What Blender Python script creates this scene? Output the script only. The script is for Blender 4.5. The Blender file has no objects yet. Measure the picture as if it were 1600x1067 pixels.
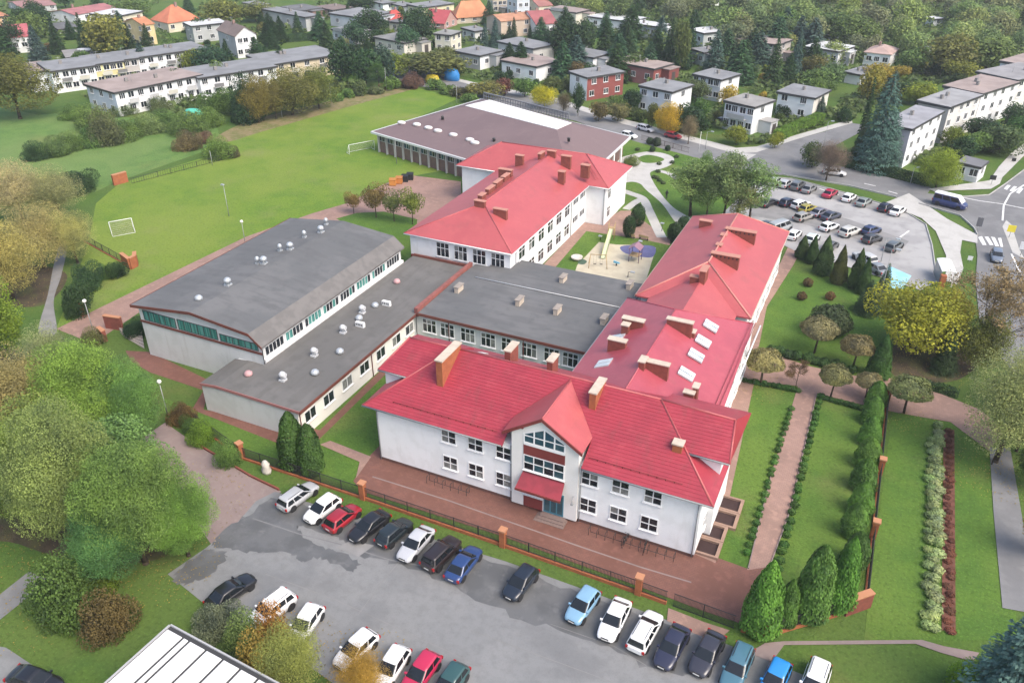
import bpy, bmesh, math, random
import numpy as np
from mathutils import Vector, Matrix
from mathutils.geometry import tessellate_polygon

# ---------------------------------------------------------------- camera, sky, sun, exposure
SC = bpy.context.scene
COL = SC.collection
F_PX, CAM_H = 1272.36, 55.0
YAW, PITCH = -0.4372, 0.53387           # heading left of +Y, looking down
cam_data = bpy.data.cameras.new('camera')
cam_data.sensor_width = 36.0
cam_data.lens = 36.0 * F_PX / 1600.0
cam_data.clip_start, cam_data.clip_end = 1.0, 9000.0
cam = bpy.data.objects.new('camera', cam_data)
COL.objects.link(cam)
FW = Vector((math.sin(YAW) * math.cos(PITCH), math.cos(YAW) * math.cos(PITCH), -math.sin(PITCH)))
RT = Vector((math.cos(YAW), -math.sin(YAW), 0.0))
UP = RT.cross(FW)
cam.matrix_world = Matrix(((RT.x, UP.x, -FW.x, 0), (RT.y, UP.y, -FW.y, 0), (RT.z, UP.z, -FW.z, CAM_H), (0, 0, 0, 1)))
SC.camera = cam

SUN_EL, SUN_ROT = math.radians(50), math.radians(108)     # a veiled sun, high on the right
world = bpy.data.worlds.new('World'); SC.world = world; world.use_nodes = True
wn = world.node_tree; wn.nodes.clear()
sky = wn.nodes.new('ShaderNodeTexSky'); sky.sky_type = 'NISHITA'; sky.sun_disc = False
sky.sun_elevation, sky.sun_rotation = SUN_EL, SUN_ROT
sky.air_density, sky.dust_density, sky.ozone_density = 1.0, 4.0, 1.0
bg = wn.nodes.new('ShaderNodeBackground'); bg.inputs['Strength'].default_value = 0.15
wo = wn.nodes.new('ShaderNodeOutputWorld')
wn.links.new(sky.outputs[0], bg.inputs[0]); wn.links.new(bg.outputs[0], wo.inputs[0])
sun_data = bpy.data.lights.new('sun', 'SUN'); sun_data.energy = 1.1; sun_data.angle = math.radians(38)
sun_data.color = (1.0, 0.93, 0.84)
sun = bpy.data.objects.new('sun', sun_data); COL.objects.link(sun)
sd = Vector((math.sin(SUN_ROT) * math.cos(SUN_EL), math.cos(SUN_ROT) * math.cos(SUN_EL), math.sin(SUN_EL)))
sun.rotation_euler = sd.to_track_quat('Z', 'Y').to_euler()
SC.view_settings.view_transform = 'Standard'; SC.view_settings.look = 'None'
SC.view_settings.exposure = 1.0; SC.view_settings.gamma = 1.0; SC.view_settings.use_curve_mapping = False
SC.cycles.max_bounces = 6; SC.cycles.diffuse_bounces = 3; SC.cycles.glossy_bounces = 3; SC.cycles.transmission_bounces = 3

rng = random.Random(7)
R_ = rng.uniform

# ---------------------------------------------------------------- survey: a sighted point -> metres on a level plane
def ray(px, py):
    return FW * F_PX + RT * (px - 800.0) - UP * (py - 533.5)
def at(px, py, z=0.0):
    d = ray(px, py); t = (z - CAM_H) / d.z
    return Vector((d.x * t, d.y * t, z))
def at_y(px, py, y):
    d = ray(px, py); t = y / d.y
    return Vector((d.x * t, y, CAM_H + d.z * t))
def project(p):
    q = Vector(p) - Vector((0, 0, CAM_H)); w = q.dot(FW)
    return 800 + F_PX * q.dot(RT) / w, 533.5 - F_PX * q.dot(UP) / w
def sighted_height(px, py, top):
    b = at(px, py); lo, hi = 0.0, 45.0
    for _ in range(30):
        m = (lo + hi) / 2
        if project((b.x, b.y, m))[1] > top: lo = m
        else: hi = m
    return lo

# ---------------------------------------------------------------- objects, tags
def tag(o, label=None, cat=None, group=None, kind=None):
    if label: o['label'] = label
    if cat: o['category'] = cat
    if group: o['group'] = group
    if kind: o['kind'] = kind
    return o
def link(name, data, mat=None, parent=None, loc=None, rz=0.0):
    o = bpy.data.objects.new(name, data); COL.objects.link(o)
    if mat is not None and data is not None and not data.materials: data.materials.append(mat)
    if parent is not None: o.parent = parent
    if loc is not None: o.location = loc
    if rz: o.rotation_euler = (0, 0, rz)
    return o
def thing(name, label, cat, loc=(0, 0, 0), rz=0.0, group=None):
    o = link(name, None, loc=loc, rz=rz); o.empty_display_size = 0.3
    return tag(o, label, cat, group)
def copy_tree(o, parent=None):
    c = o.copy(); COL.objects.link(c)
    if parent is not None: c.parent = parent
    for ch in o.children: copy_tree(ch, c)
    return c

class MB:
    """collects faces; build() links them as one mesh object"""
    def __init__(s): s.v, s.f, s.smooth = [], [], []
    def face(s, pts, sm=False):
        i = len(s.v); s.v += [tuple(p) for p in pts]; s.f.append(tuple(range(i, i + len(pts)))); s.smooth.append(sm); return s
    def box(s, a, b, M=None):
        x0, y0, z0 = a; x1, y1, z1 = b
        P = [(x0, y0, z0), (x1, y0, z0), (x1, y1, z0), (x0, y1, z0), (x0, y0, z1), (x1, y0, z1), (x1, y1, z1), (x0, y1, z1)]
        if M is not None: P = [tuple(M @ Vector(p)) for p in P]
        i = len(s.v); s.v += P
        for q in ((0, 3, 2, 1), (4, 5, 6, 7), (0, 1, 5, 4), (1, 2, 6, 5), (2, 3, 7, 6), (3, 0, 4, 7)):
            s.f.append(tuple(i + k for k in q)); s.smooth.append(False)
        return s
    def prism(s, poly, z0, z1):
        """vertical prism; z may be a number or one per corner"""
        n = len(poly); za = z0 if hasattr(z0, '__len__') else [z0] * n; zb = z1 if hasattr(z1, '__len__') else [z1] * n
        i = len(s.v)
        s.v += [(p[0], p[1], z) for p, z in zip(poly, za)] + [(p[0], p[1], z) for p, z in zip(poly, zb)]
        s.f.append(tuple(i + k for k in range(n))[::-1]); s.f.append(tuple(i + n + k for k in range(n))); s.smooth += [False, False]
        for k in range(n):
            j = (k + 1) % n; s.f.append((i + k, i + j, i + n + j, i + n + k)); s.smooth.append(False)
        return s
    def slab(s, pts, t):
        """a plate: the face pts and its copy t below, closed round the rim"""
        n = len(pts); i = len(s.v)
        s.v += [tuple(p) for p in pts] + [(p[0], p[1], p[2] - t) for p in pts]
        s.f.append(tuple(i + k for k in range(n))); s.f.append(tuple(i + n + k for k in range(n))[::-1]); s.smooth += [False, False]
        for k in range(n):
            j = (k + 1) % n; s.f.append((i + j, i + k, i + n + k, i + n + j)); s.smooth.append(False)
        return s
    def tube(s, p, q, r0, r1=None, n=6, cap=True, sm=True):
        p, q = Vector(p), Vector(q); r1 = r0 if r1 is None else r1
        d = (q - p); d = d.normalized() if d.length > 1e-9 else Vector((0, 0, 1))
        a = d.orthogonal().normalized(); b = d.cross(a); i = len(s.v)
        for c, r in ((p, r0), (q, r1)):
            for k in range(n):
                t = 2 * math.pi * k / n; s.v.append(tuple(c + (a * math.cos(t) + b * math.sin(t)) * r))
        for k in range(n):
            j = (k + 1) % n; s.f.append((i + k, i + j, i + n + j, i + n + k)); s.smooth.append(sm)
        if cap:
            s.f.append(tuple(i + k for k in range(n))[::-1]); s.f.append(tuple(i + n + k for k in range(n))); s.smooth += [False, False]
        return s
    def lathe(s, prof, c=(0, 0, 0), n=12, sx=1.0, sy=1.0):
        i = len(s.v)
        for r, z in prof:
            for k in range(n):
                t = 2 * math.pi * k / n; s.v.append((c[0] + r * sx * math.cos(t), c[1] + r * sy * math.sin(t), c[2] + z))
        for m in range(len(prof) - 1):
            for k in range(n):
                j = (k + 1) % n; s.f.append((i + m * n + k, i + m * n + j, i + (m + 1) * n + j, i + (m + 1) * n + k)); s.smooth.append(True)
        s.f.append(tuple(i + k for k in range(n))[::-1]); m = len(prof) - 1
        s.f.append(tuple(i + m * n + k for k in range(n))); s.smooth += [False, False]
        return s
    def mesh(s, name):
        me = bpy.data.meshes.new(name); me.from_pydata(s.v, [], s.f)
        me.polygons.foreach_set('use_smooth', s.smooth); me.update(); return me
    def build(s, name, mat=None, parent=None, loc=None, rz=0.0):
        return link(name, s.mesh(name), mat, parent, loc, rz)
    def struct(s, name, mat): return tag(s.build(name, mat), kind='structure')

# ---------------------------------------------------------------- materials
MATS = {}
def _new(name):
    m = bpy.data.materials.new(name); m.use_nodes = True; nt = m.node_tree
    return m, nt, nt.nodes['Principled BSDF']
def N(nt, typ, **kw):
    n = nt.nodes.new(typ)
    for k, v in kw.items():
        if k in n.inputs: n.inputs[k].default_value = v
        else: setattr(n, k, v)
    return n
def rgb(c): return (c[0], c[1], c[2], 1.0)
def noise_fac(nt, scale, detail=4.0, lo=0.35, hi=0.65, coord='pos', stretch=None, rough=0.55):
    if coord == 'pos': src = N(nt, 'ShaderNodeNewGeometry').outputs['Position']
    else: src = N(nt, 'ShaderNodeTexCoord').outputs['Object']
    if stretch:
        mp = N(nt, 'ShaderNodeMapping'); mp.inputs['Scale'].default_value = stretch; nt.links.new(src, mp.inputs[0]); src = mp.outputs[0]
    tx = N(nt, 'ShaderNodeTexNoise', Scale=scale, Detail=detail, Roughness=rough); nt.links.new(src, tx.inputs['Vector'])
    mr = N(nt, 'ShaderNodeMapRange'); mr.inputs[1].default_value = lo; mr.inputs[2].default_value = hi; mr.interpolation_type = 'SMOOTHSTEP'
    nt.links.new(tx.outputs[0], mr.inputs[0]); return mr.outputs[0], tx.outputs[0]
def mix(nt, fac, a, b, blend='MIX'):
    m = N(nt, 'ShaderNodeMix', data_type='RGBA', blend_type=blend)
    for sock, v in ((m.inputs[0], fac), (m.inputs[6], a), (m.inputs[7], b)):
        if isinstance(v, (int, float)): sock.default_value = v
        elif isinstance(v, tuple): sock.default_value = rgb(v)
        else: nt.links.new(v, sock)
    return m.outputs[2]
def surf(name, base, layers=(), rough=0.8, spec=0.3, bump=None, rough_noise=None, metallic=0.0):
    """base colour, then layers (colour, scale, lo, hi, amount[, stretch]) of noise patches; bump = (scale, distance)"""
    if name in MATS: return MATS[name]
    m, nt, b = _new(name); col = None; c = base
    for L in layers:
        lc, sc, lo, hi, amt = L[:5]
        f, _ = noise_fac(nt, sc, 5.0, lo, hi, stretch=L[5] if len(L) > 5 else None)
        mu = N(nt, 'ShaderNodeMath', operation='MULTIPLY'); nt.links.new(f, mu.inputs[0]); mu.inputs[1].default_value = amt
        c = mix(nt, mu.outputs[0], c, lc)
    if isinstance(c, tuple): b.inputs['Base Color'].default_value = rgb(c)
    else: nt.links.new(c, b.inputs['Base Color'])
    b.inputs['Roughness'].default_value = rough; b.inputs['Specular IOR Level'].default_value = spec; b.inputs['Metallic'].default_value = metallic
    if rough_noise:
        f, _ = noise_fac(nt, rough_noise[0], 4.0, 0.42, 0.58)
        mr = N(nt, 'ShaderNodeMapRange'); mr.inputs[3].default_value = rough; mr.inputs[4].default_value = rough_noise[1]
        nt.links.new(f, mr.inputs[0]); nt.links.new(mr.outputs[0], b.inputs['Roughness'])
    if bump:
        _, t = noise_fac(nt, bump[0], 4.0); bp = N(nt, 'ShaderNodeBump', Distance=bump[1], Strength=0.8)
        nt.links.new(t, bp.inputs['Height']); nt.links.new(bp.outputs[0], b.inputs['Normal'])
    MATS[name] = m; return m
def by_object(name, rough=0.35, spec=0.5, coat=0.0, noise=0.0, nscale=1.0, metallic=0.0):
    """one material for many: the colour is the object's own colour, with slight weathering"""
    if name in MATS: return MATS[name]
    m, nt, b = _new(name); oi = N(nt, 'ShaderNodeObjectInfo'); c = oi.outputs['Color']
    if noise:
        f, _ = noise_fac(nt, nscale, 6.0, 0.3, 0.7)
        lo = mix(nt, noise, c, (0.25, 0.24, 0.22), 'MULTIPLY'); c = mix(nt, f, lo, c)
    nt.links.new(c, b.inputs['Base Color']); b.inputs['Roughness'].default_value = rough
    b.inputs['Specular IOR Level'].default_value = spec; b.inputs['Coat Weight'].default_value = coat; b.inputs['Metallic'].default_value = metallic
    b.inputs['Coat Roughness'].default_value = 0.08
    MATS[name] = m; return m
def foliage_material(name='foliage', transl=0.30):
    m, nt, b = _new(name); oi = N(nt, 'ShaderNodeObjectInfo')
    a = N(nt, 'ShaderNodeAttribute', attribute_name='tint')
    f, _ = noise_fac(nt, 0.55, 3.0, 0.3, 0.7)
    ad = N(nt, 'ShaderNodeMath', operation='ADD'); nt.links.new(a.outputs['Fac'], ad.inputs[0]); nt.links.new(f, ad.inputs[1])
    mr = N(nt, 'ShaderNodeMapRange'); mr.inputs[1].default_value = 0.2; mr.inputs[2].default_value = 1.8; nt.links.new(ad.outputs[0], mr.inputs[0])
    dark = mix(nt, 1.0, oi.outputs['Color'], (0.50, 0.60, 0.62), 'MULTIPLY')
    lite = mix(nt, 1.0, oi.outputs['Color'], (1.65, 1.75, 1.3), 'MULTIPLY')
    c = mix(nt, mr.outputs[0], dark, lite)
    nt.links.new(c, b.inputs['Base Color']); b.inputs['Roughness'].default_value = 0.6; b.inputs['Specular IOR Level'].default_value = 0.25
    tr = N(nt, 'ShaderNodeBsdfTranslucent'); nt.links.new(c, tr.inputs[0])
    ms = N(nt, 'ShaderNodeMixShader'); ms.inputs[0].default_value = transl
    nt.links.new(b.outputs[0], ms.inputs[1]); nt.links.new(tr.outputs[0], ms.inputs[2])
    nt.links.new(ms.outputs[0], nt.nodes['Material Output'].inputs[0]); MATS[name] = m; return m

def grass_material(name, a, b_, c_, dry, sc=1.0, dryamt=0.5):
    return surf(name, a, ((b_, 0.35 * sc, 0.38, 0.62, 0.8), (c_, 0.055 * sc, 0.42, 0.6, 0.75), (dry, 0.12 * sc, 0.52, 0.72, dryamt),
                          (tuple(x * 0.45 for x in a), 2.6, 0.45, 0.75, 0.55), (tuple(min(1, x * 1.7) for x in a), 4.5, 0.52, 0.72, 0.5)), 0.9, 0.15, (5.0, 0.12))
GRASS = grass_material('grass', (0.080, 0.140, 0.026), (0.060, 0.118, 0.026), (0.100, 0.150, 0.035), (0.15, 0.14, 0.05))
LAWN = grass_material('lawn', (0.092, 0.168, 0.028), (0.066, 0.135, 0.025), (0.125, 0.195, 0.036), (0.17, 0.17, 0.06), 0.9, 0.45)
FIELD = grass_material('field_grass', (0.142, 0.222, 0.030), (0.100, 0.185, 0.026), (0.190, 0.245, 0.045), (0.21, 0.22, 0.08), 0.7, 0.6)
MEADOW = grass_material('meadow_grass', (0.125, 0.215, 0.055), (0.080, 0.160, 0.04), (0.155, 0.225, 0.07), (0.17, 0.17, 0.06), 0.7, 0.5)
WORN = surf('worn_turf', (0.21, 0.175, 0.085), (((0.12, 0.14, 0.04), 0.3, 0.4, 0.62, 0.8), ((0.26, 0.21, 0.13), 1.1, 0.45, 0.65, 0.6)), 0.95, 0.1, (4, .08))
SOIL = surf('soil', (0.10, 0.075, 0.05), (((0.05, 0.045, 0.03), 0.6, 0.4, 0.65, 0.7), ((0.10, 0.11, 0.04), 0.35, 0.45, 0.65, 0.6)), 0.95, 0.1, (5, .1))
LOT = surf('lot_asphalt', (0.215, 0.218, 0.215), (((0.165, 0.167, 0.166), 0.085, 0.49, 0.6, 0.7, (1, 1.6, 1)), ((0.25, 0.25, 0.245), 0.22, 0.5, 0.64, 0.45),
            ((0.15, 0.15, 0.148), 1.3, 0.42, 0.66, 0.35), ((0.13, 0.13, 0.13), 9.0, 0.5, 0.7, 0.3)), 0.75, 0.4, (30, .01), (0.085, 0.38))
ROAD = surf('road_asphalt', (0.20, 0.20, 0.20), (((0.15, 0.15, 0.152), 0.12, 0.42, 0.62, 0.7), ((0.24, 0.24, 0.235), 0.5, 0.48, 0.66, 0.4), ((0.14, 0.14, 0.14), 6, 0.5, 0.7, 0.3)), 0.85, 0.3, (30, .01))
PALE_ASPHALT = surf('pale_asphalt', (0.37, 0.365, 0.355), (((0.29, 0.285, 0.28), 0.15, 0.44, 0.6, 0.8), ((0.24, 0.235, 0.23), 0.6, 0.52, 0.7, 0.4)), 0.85, 0.3, (30, .01))
BAY = surf('bay_asphalt', (0.25, 0.245, 0.24), (((0.20, 0.2, 0.195), 0.4, 0.42, 0.62, 0.8),), 0.85, 0.3)
PALE_PAVE = surf('pale_paving', (0.47, 0.46, 0.43), (((0.38, 0.37, 0.34), 0.4, 0.45, 0.62, 0.6), ((0.40, 0.39, 0.37), 3.0, 0.5, 0.65, 0.5)), 0.85, 0.3)
def brick_paving(name, a, b, mortar, scale=1.0):
    m, nt, p = _new(name); g = N(nt, 'ShaderNodeNewGeometry')
    br = N(nt, 'ShaderNodeTexBrick', Scale=scale); br.inputs['Color1'].default_value = rgb(a); br.inputs['Color2'].default_value = rgb(b)
    br.inputs['Mortar'].default_value = rgb(mortar); br.inputs['Mortar Size'].default_value = 0.012; br.inputs['Brick Width'].default_value = 0.4; br.inputs['Row Height'].default_value = 0.2
    nt.links.new(g.outputs['Position'], br.inputs['Vector'])
    f, _ = noise_fac(nt, 0.25, 5, 0.4, 0.64); c = mix(nt, f, br.outputs[0], tuple(x * 0.74 for x in a))
    f2, _ = noise_fac(nt, 1.2, 5, 0.5, 0.68); c = mix(nt, f2, c, tuple(min(1, x * 1.15) for x in b))
    nt.links.new(c, p.inputs['Base Color']); p.inputs['Roughness'].default_value = 0.8; MATS[name] = m; return m
BRICKPAVE = brick_paving('red_brick_paving', (0.21, 0.092, 0.066), (0.175, 0.076, 0.056), (0.09, 0.06, 0.05))
PINKPAVE = brick_paving('pink_block_paving', (0.34, 0.215, 0.17), (0.305, 0.19, 0.15), (0.2, 0.13, 0.11))
PINKASPH = surf('pinkish_asphalt', (0.255, 0.195, 0.18), (((0.21, 0.165, 0.155), 0.2, 0.42, 0.62, 0.7), ((0.28, 0.23, 0.21), 1.5, 0.5, 0.66, 0.5)), 0.85, 0.3)
SAND = surf('sand', (0.53, 0.48, 0.36), (((0.45, 0.40, 0.3), 0.6, 0.4, 0.62, 0.7),), 0.95, 0.1)
BLUEPAD = surf('blue_rubber', (0.13, 0.135, 0.26), (((0.1, 0.1, 0.2), 1.0, 0.4, 0.6, 0.5),), 0.85, 0.2)
LIGHTBLUE = surf('light_blue_paint', (0.28, 0.60, 0.72), (((0.4, 0.62, 0.7), 0.7, 0.4, 0.6, 0.6),), 0.7, 0.3)
PAINT_W = surf('road_marking_white', (0.72, 0.72, 0.70), (((0.4, 0.4, 0.39), 1.5, 0.5, 0.66, 0.6),), 0.7, 0.3)
KERB = surf('kerb_concrete', (0.42, 0.41, 0.39), (((0.3, 0.3, 0.28), 1.0, 0.4, 0.6, 0.6),), 0.85, 0.3)

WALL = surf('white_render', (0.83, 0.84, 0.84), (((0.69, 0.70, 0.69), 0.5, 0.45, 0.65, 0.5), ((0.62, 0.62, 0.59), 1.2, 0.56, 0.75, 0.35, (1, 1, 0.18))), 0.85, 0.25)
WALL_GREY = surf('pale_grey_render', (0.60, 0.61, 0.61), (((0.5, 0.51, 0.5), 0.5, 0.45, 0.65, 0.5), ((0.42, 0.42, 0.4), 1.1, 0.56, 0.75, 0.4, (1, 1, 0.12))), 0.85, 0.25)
WALL_CREAM = surf('cream_render', (0.75, 0.72, 0.65), (((0.66, 0.63, 0.56), 0.5, 0.45, 0.65, 0.5),), 0.85, 0.25)
PLINTH = surf('brown_plinth', (0.16, 0.085, 0.07), (((0.1, 0.06, 0.05), 0.8, 0.4, 0.65, 0.6),), 0.85, 0.25)
REDMETAL = surf('red_roof_metal', (0.34, 0.038, 0.056), (((0.28, 0.034, 0.050), 0.35, 0.42, 0.62, 0.7), ((0.40, 0.062, 0.078), 0.9, 0.5, 0.68, 0.5), ((0.24, 0.05, 0.055), 0.8, 0.52, 0.7, 0.5, (1.6, .25, 1))), 0.42, 0.45)
REDMETAL2 = surf('red_roof_metal_sky_paled', (0.415, 0.092, 0.095), (((0.37, 0.08, 0.085), 0.2, 0.42, 0.62, 0.7), ((0.44, 0.11, 0.105), 0.7, 0.5, 0.68, 0.5), ((0.30, 0.085, 0.08), 0.5, 0.54, 0.72, 0.45), ((0.36, 0.08, 0.08), 2.5, 0.5, 0.7, 0.4)), 0.42, 0.45)  # roof red paled for haze and sky reflection, put into the colour
REDMETAL3 = surf('red_roof_metal_rosy', (0.39, 0.075, 0.098), (((0.34, 0.066, 0.088), 0.25, 0.42, 0.62, 0.7), ((0.42, 0.095, 0.112), 0.7, 0.5, 0.68, 0.5), ((0.29, 0.07, 0.078), 0.6, 0.54, 0.72, 0.45), ((0.33, 0.066, 0.082), 2.5, 0.5, 0.7, 0.4)), 0.40, 0.5)  # mid roof red, softened in the colour for the sky it reflects
REDTRIM = surf('red_trim', (0.42, 0.055, 0.07), (), 0.45, 0.4)
DARKRED = surf('dark_red_panel', (0.20, 0.045, 0.04), (((0.16, 0.035, 0.03), 0.6, 0.4, 0.6, 0.6),), 0.6, 0.3)
BROWNTRIM = surf('brown_fascia', (0.17, 0.055, 0.04), (((0.12, 0.05, 0.04), 0.7, 0.4, 0.6, 0.6),), 0.6, 0.3)
BITUMEN = surf('bitumen_felt', (0.125, 0.128, 0.128), (((0.16, 0.16, 0.158), 0.16, 0.42, 0.62, 0.8), ((0.095, 0.098, 0.098), 0.7, 0.5, 0.7, 0.5), ((0.11, 0.11, 0.11), 1.0, 0.48, 0.6, 0.5, (0.15, 1, 1))), 0.8, 0.3, (20, .01))
BITUMEN_W = surf('warm_bitumen_felt', (0.132, 0.128, 0.120), (((0.165, 0.158, 0.148), 0.16, 0.42, 0.62, 0.8), ((0.10, 0.098, 0.09), 0.7, 0.5, 0.7, 0.5), ((0.12, 0.115, 0.105), 1.0, 0.48, 0.6, 0.5, (1, 0.15, 1))), 0.8, 0.3, (20, .01))
SHINGLE = surf('mansard_shingle', (0.17, 0.162, 0.155), (((0.13, 0.125, 0.12), 0.8, 0.4, 0.6, 0.7),), 0.85, 0.2)
BROWNROOF = surf('brown_membrane', (0.175, 0.125, 0.125), (((0.155, 0.11, 0.112), 0.12, 0.42, 0.62, 0.8), ((0.195, 0.145, 0.14), 0.5, 0.5, 0.7, 0.5)), 0.7, 0.3)
GREYTRIM = surf('grey_gutter', (0.22, 0.23, 0.24), (), 0.5, 0.4)
WHITETRIM = surf('white_trim', (0.78, 0.78, 0.76), (), 0.55, 0.4)
WHITEFRAME = surf('white_frame', (0.80, 0.80, 0.79), (), 0.5, 0.4)
DARKFRAME = surf('dark_frame', (0.05, 0.05, 0.05), (), 0.5, 0.4)
GLASS = surf('dark_glass', (0.012, 0.016, 0.022), (((0.04, 0.05, 0.06), 1.5, 0.5, 0.6, 0.7),), 0.08, 0.6)
GLASSB = surf('blue_glass', (0.025, 0.07, 0.09), (((0.05, 0.11, 0.13), 1.1, 0.45, 0.6, 0.7),), 0.08, 0.6)
CURTAIN = surf('curtained_glass', (0.16, 0.165, 0.16), (((0.3, 0.3, 0.28), 2.2, 0.45, 0.6, 0.7),), 0.12, 0.5)
TEAL = surf('teal_curtain_glass', (0.03, 0.16, 0.14), (((0.12, 0.32, 0.29), 2.8, 0.45, 0.58, 0.8, (1, 1, 0.05)),), 0.15, 0.5)
BRICKWALL = surf('orange_brick', (0.36, 0.125, 0.055), (((0.28, 0.09, 0.045), 2.0, 0.4, 0.62, 0.7),), 0.8, 0.25)
BRICKDK = surf('dark_brick', (0.24, 0.075, 0.055), (((0.18, 0.06, 0.045), 2.0, 0.4, 0.62, 0.7),), 0.8, 0.25)
CAPSTONE = surf('cream_capstone', (0.55, 0.47, 0.38), (((0.45, 0.38, 0.3), 1.5, 0.4, 0.6, 0.6),), 0.8, 0.25)
GALV = surf('galvanised_steel', (0.50, 0.53, 0.55), (((0.4, 0.43, 0.45), 3.0, 0.4, 0.6, 0.6),), 0.45, 0.5, metallic=0.35)
IRON = surf('dark_iron', (0.035, 0.035, 0.035), (), 0.6, 0.3)
STEELPOLE = surf('grey_pole', (0.34, 0.35, 0.35), (), 0.5, 0.4)
GLOBE = surf('white_globe', (0.85, 0.84, 0.78), (), 0.4, 0.4)
BARK = surf('bark', (0.085, 0.066, 0.048), (((0.05, 0.04, 0.03), 4.0, 0.4, 0.6, 0.7),), 0.9, 0.1)
WOOD = surf('pale_wood', (0.42, 0.30, 0.16), (), 0.7, 0.3)
STONE = surf('pale_stone', (0.62, 0.58, 0.52), (((0.45, 0.42, 0.38), 2, 0.4, 0.6, 0.6),), 0.85, 0.2)
LEAF = foliage_material()
PLASTER = by_object('plaster', 0.85, 0.25, noise=0.2, nscale=0.35)
ROOFCOL = by_object('roofing', 0.75, 0.3, noise=0.35, nscale=0.25)
CARPAINT = by_object('car_paint', 0.32, 0.5, coat=0.7)
PLAIN = by_object('plain_paint', 0.55, 0.4)
TYRE = surf('tyre_rubber', (0.02, 0.02, 0.02), (), 0.85, 0.2)
RIM = surf('wheel_rim', (0.45, 0.46, 0.47), (), 0.35, 0.5, metallic=0.6)
CARGLASS = surf('car_glass', (0.012, 0.015, 0.018), (), 0.06, 0.6)
LAMPGLASS = surf('headlamp_glass', (0.62, 0.64, 0.66), (), 0.15, 0.6)
TAILRED = surf('tail_lamp_red', (0.35, 0.012, 0.012), (), 0.25, 0.5)
BLACKPL = surf('black_plastic', (0.025, 0.025, 0.027), (), 0.6, 0.3)
PLATE = surf('number_plate_white', (0.75, 0.75, 0.72), (), 0.5, 0.4)
# ================================================================ the ground, paths and roads
LAYER = [0.0]
def spline(pts, n=6, closed=True):
    P = [Vector(p) for p in pts]; out = []; m = len(P)
    for i in range(m if closed else m - 1):
        if closed: a, b, c, d = P[i - 1], P[i], P[(i + 1) % m], P[(i + 2) % m]
        else: a, b, c, d = P[max(i - 1, 0)], P[i], P[i + 1], P[min(i + 2, m - 1)]
        for k in range(n):
            t = k / n; out.append(0.5 * ((2 * b) + (c - a) * t + (2 * a - 5 * b + 4 * c - d) * t * t + (3 * b - a - 3 * c + d) * t ** 3))
    if not closed: out.append(P[-1])
    return out
def sheet(name, px, mat, smooth=False, world=False):
    LAYER[0] += 0.002
    P = [Vector((p[0], p[1], 0)) if world else at(*p) for p in px]
    if smooth: P = spline(P)
    z = LAYER[0]
    mb = MB(); V = [(p.x, p.y, z) for p in P]; mb.v = V
    for t in tessellate_polygon([[Vector(v) for v in V]]):
        a, b, c = (Vector(V[k]) for k in t)
        if (b - a).cross(c - a).z < 0: t = (t[0], t[2], t[1])
        mb.f.append(tuple(t)); mb.smooth.append(False)
    return mb.struct(name, mat)
def ribbon(mb, P, w, z0, z1):
    """a raised strip of width w along the plan points P"""
    n = len(P)
    for i in range(n - 1):
        a, b = Vector((P[i][0], P[i][1])), Vector((P[i + 1][0], P[i + 1][1])); d = b - a
        if d.length < 1e-6: continue
        q = Vector((-d.y, d.x)).normalized() * w / 2
        mb.prism([(a - q), (b - q), (b + q), (a + q)], z0, z1 + 0.003 * (i % 2))
    return mb
def line_sheet(name, px, w, mat, smooth=False):
    LAYER[0] += 0.002; P = [at(*p) for p in px]
    if smooth: P = spline(P, closed=False)
    mb = MB(); n = len(P); L = []; Rr = []
    for i in range(n):
        d = (P[min(i + 1, n - 1)] - P[max(i - 1, 0)]).normalized(); q = Vector((-d.y, d.x, 0)) * w / 2
        L.append(P[i] + q); Rr.append(P[i] - q)
    for i in range(n - 1):
        mb.face([(v.x, v.y, LAYER[0]) for v in (Rr[i], Rr[i + 1], L[i + 1], L[i])])
    return mb.struct(name, mat)
def kerb(px, name='kerb', smooth=False, mat=None, h=0.13, w=0.16):
    P = [at(*p) for p in px]
    if smooth: P = spline(P, closed=False)
    return ribbon(MB(), P, w, 0.0, LAYER[0] + h).struct(name, mat or KERB)

g = MB(); g.face([(-5000, -3000, 0), (5000, -3000, 0), (5000, 7000, 0), (-5000, 7000, 0)]); g.struct('ground', GRASS)
sheet('meadow', [(-150, 330), (-80, 150), (60, 180), (120, 175), (340, 200), (345, 228), (180, 285), (150, 300), (60, 290)], MEADOW)
sheet('sports_field', [(85, 520), (118, 440), (140, 370), (150, 318), (185, 288), (350, 236), (342, 214), (430, 186), (560, 150), (640, 136), (720, 152), (620, 200), (720, 262), (640, 276), (545, 318), (487, 336), (385, 372)], FIELD)
sheet('worn_strip', [(338, 214), (410, 183), (560, 149), (630, 134), (650, 138), (560, 163), (420, 203), (355, 222)], WORN, True)
sheet('bare_soil', [(0, 425), (60, 415), (105, 430), (80, 470), (40, 480), (0, 470)], SOIL, True)
sheet('tree_litter', [(-40, 560), (60, 560), (180, 640), (250, 760), (270, 860), (150, 880), (30, 850), (-60, 800)], SOIL, True)
sheet('conifer_litter', [(1385, 540), (1430, 520), (1490, 530), (1530, 560), (1500, 592), (1440, 598), (1395, 585)], SOIL, True)
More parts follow.
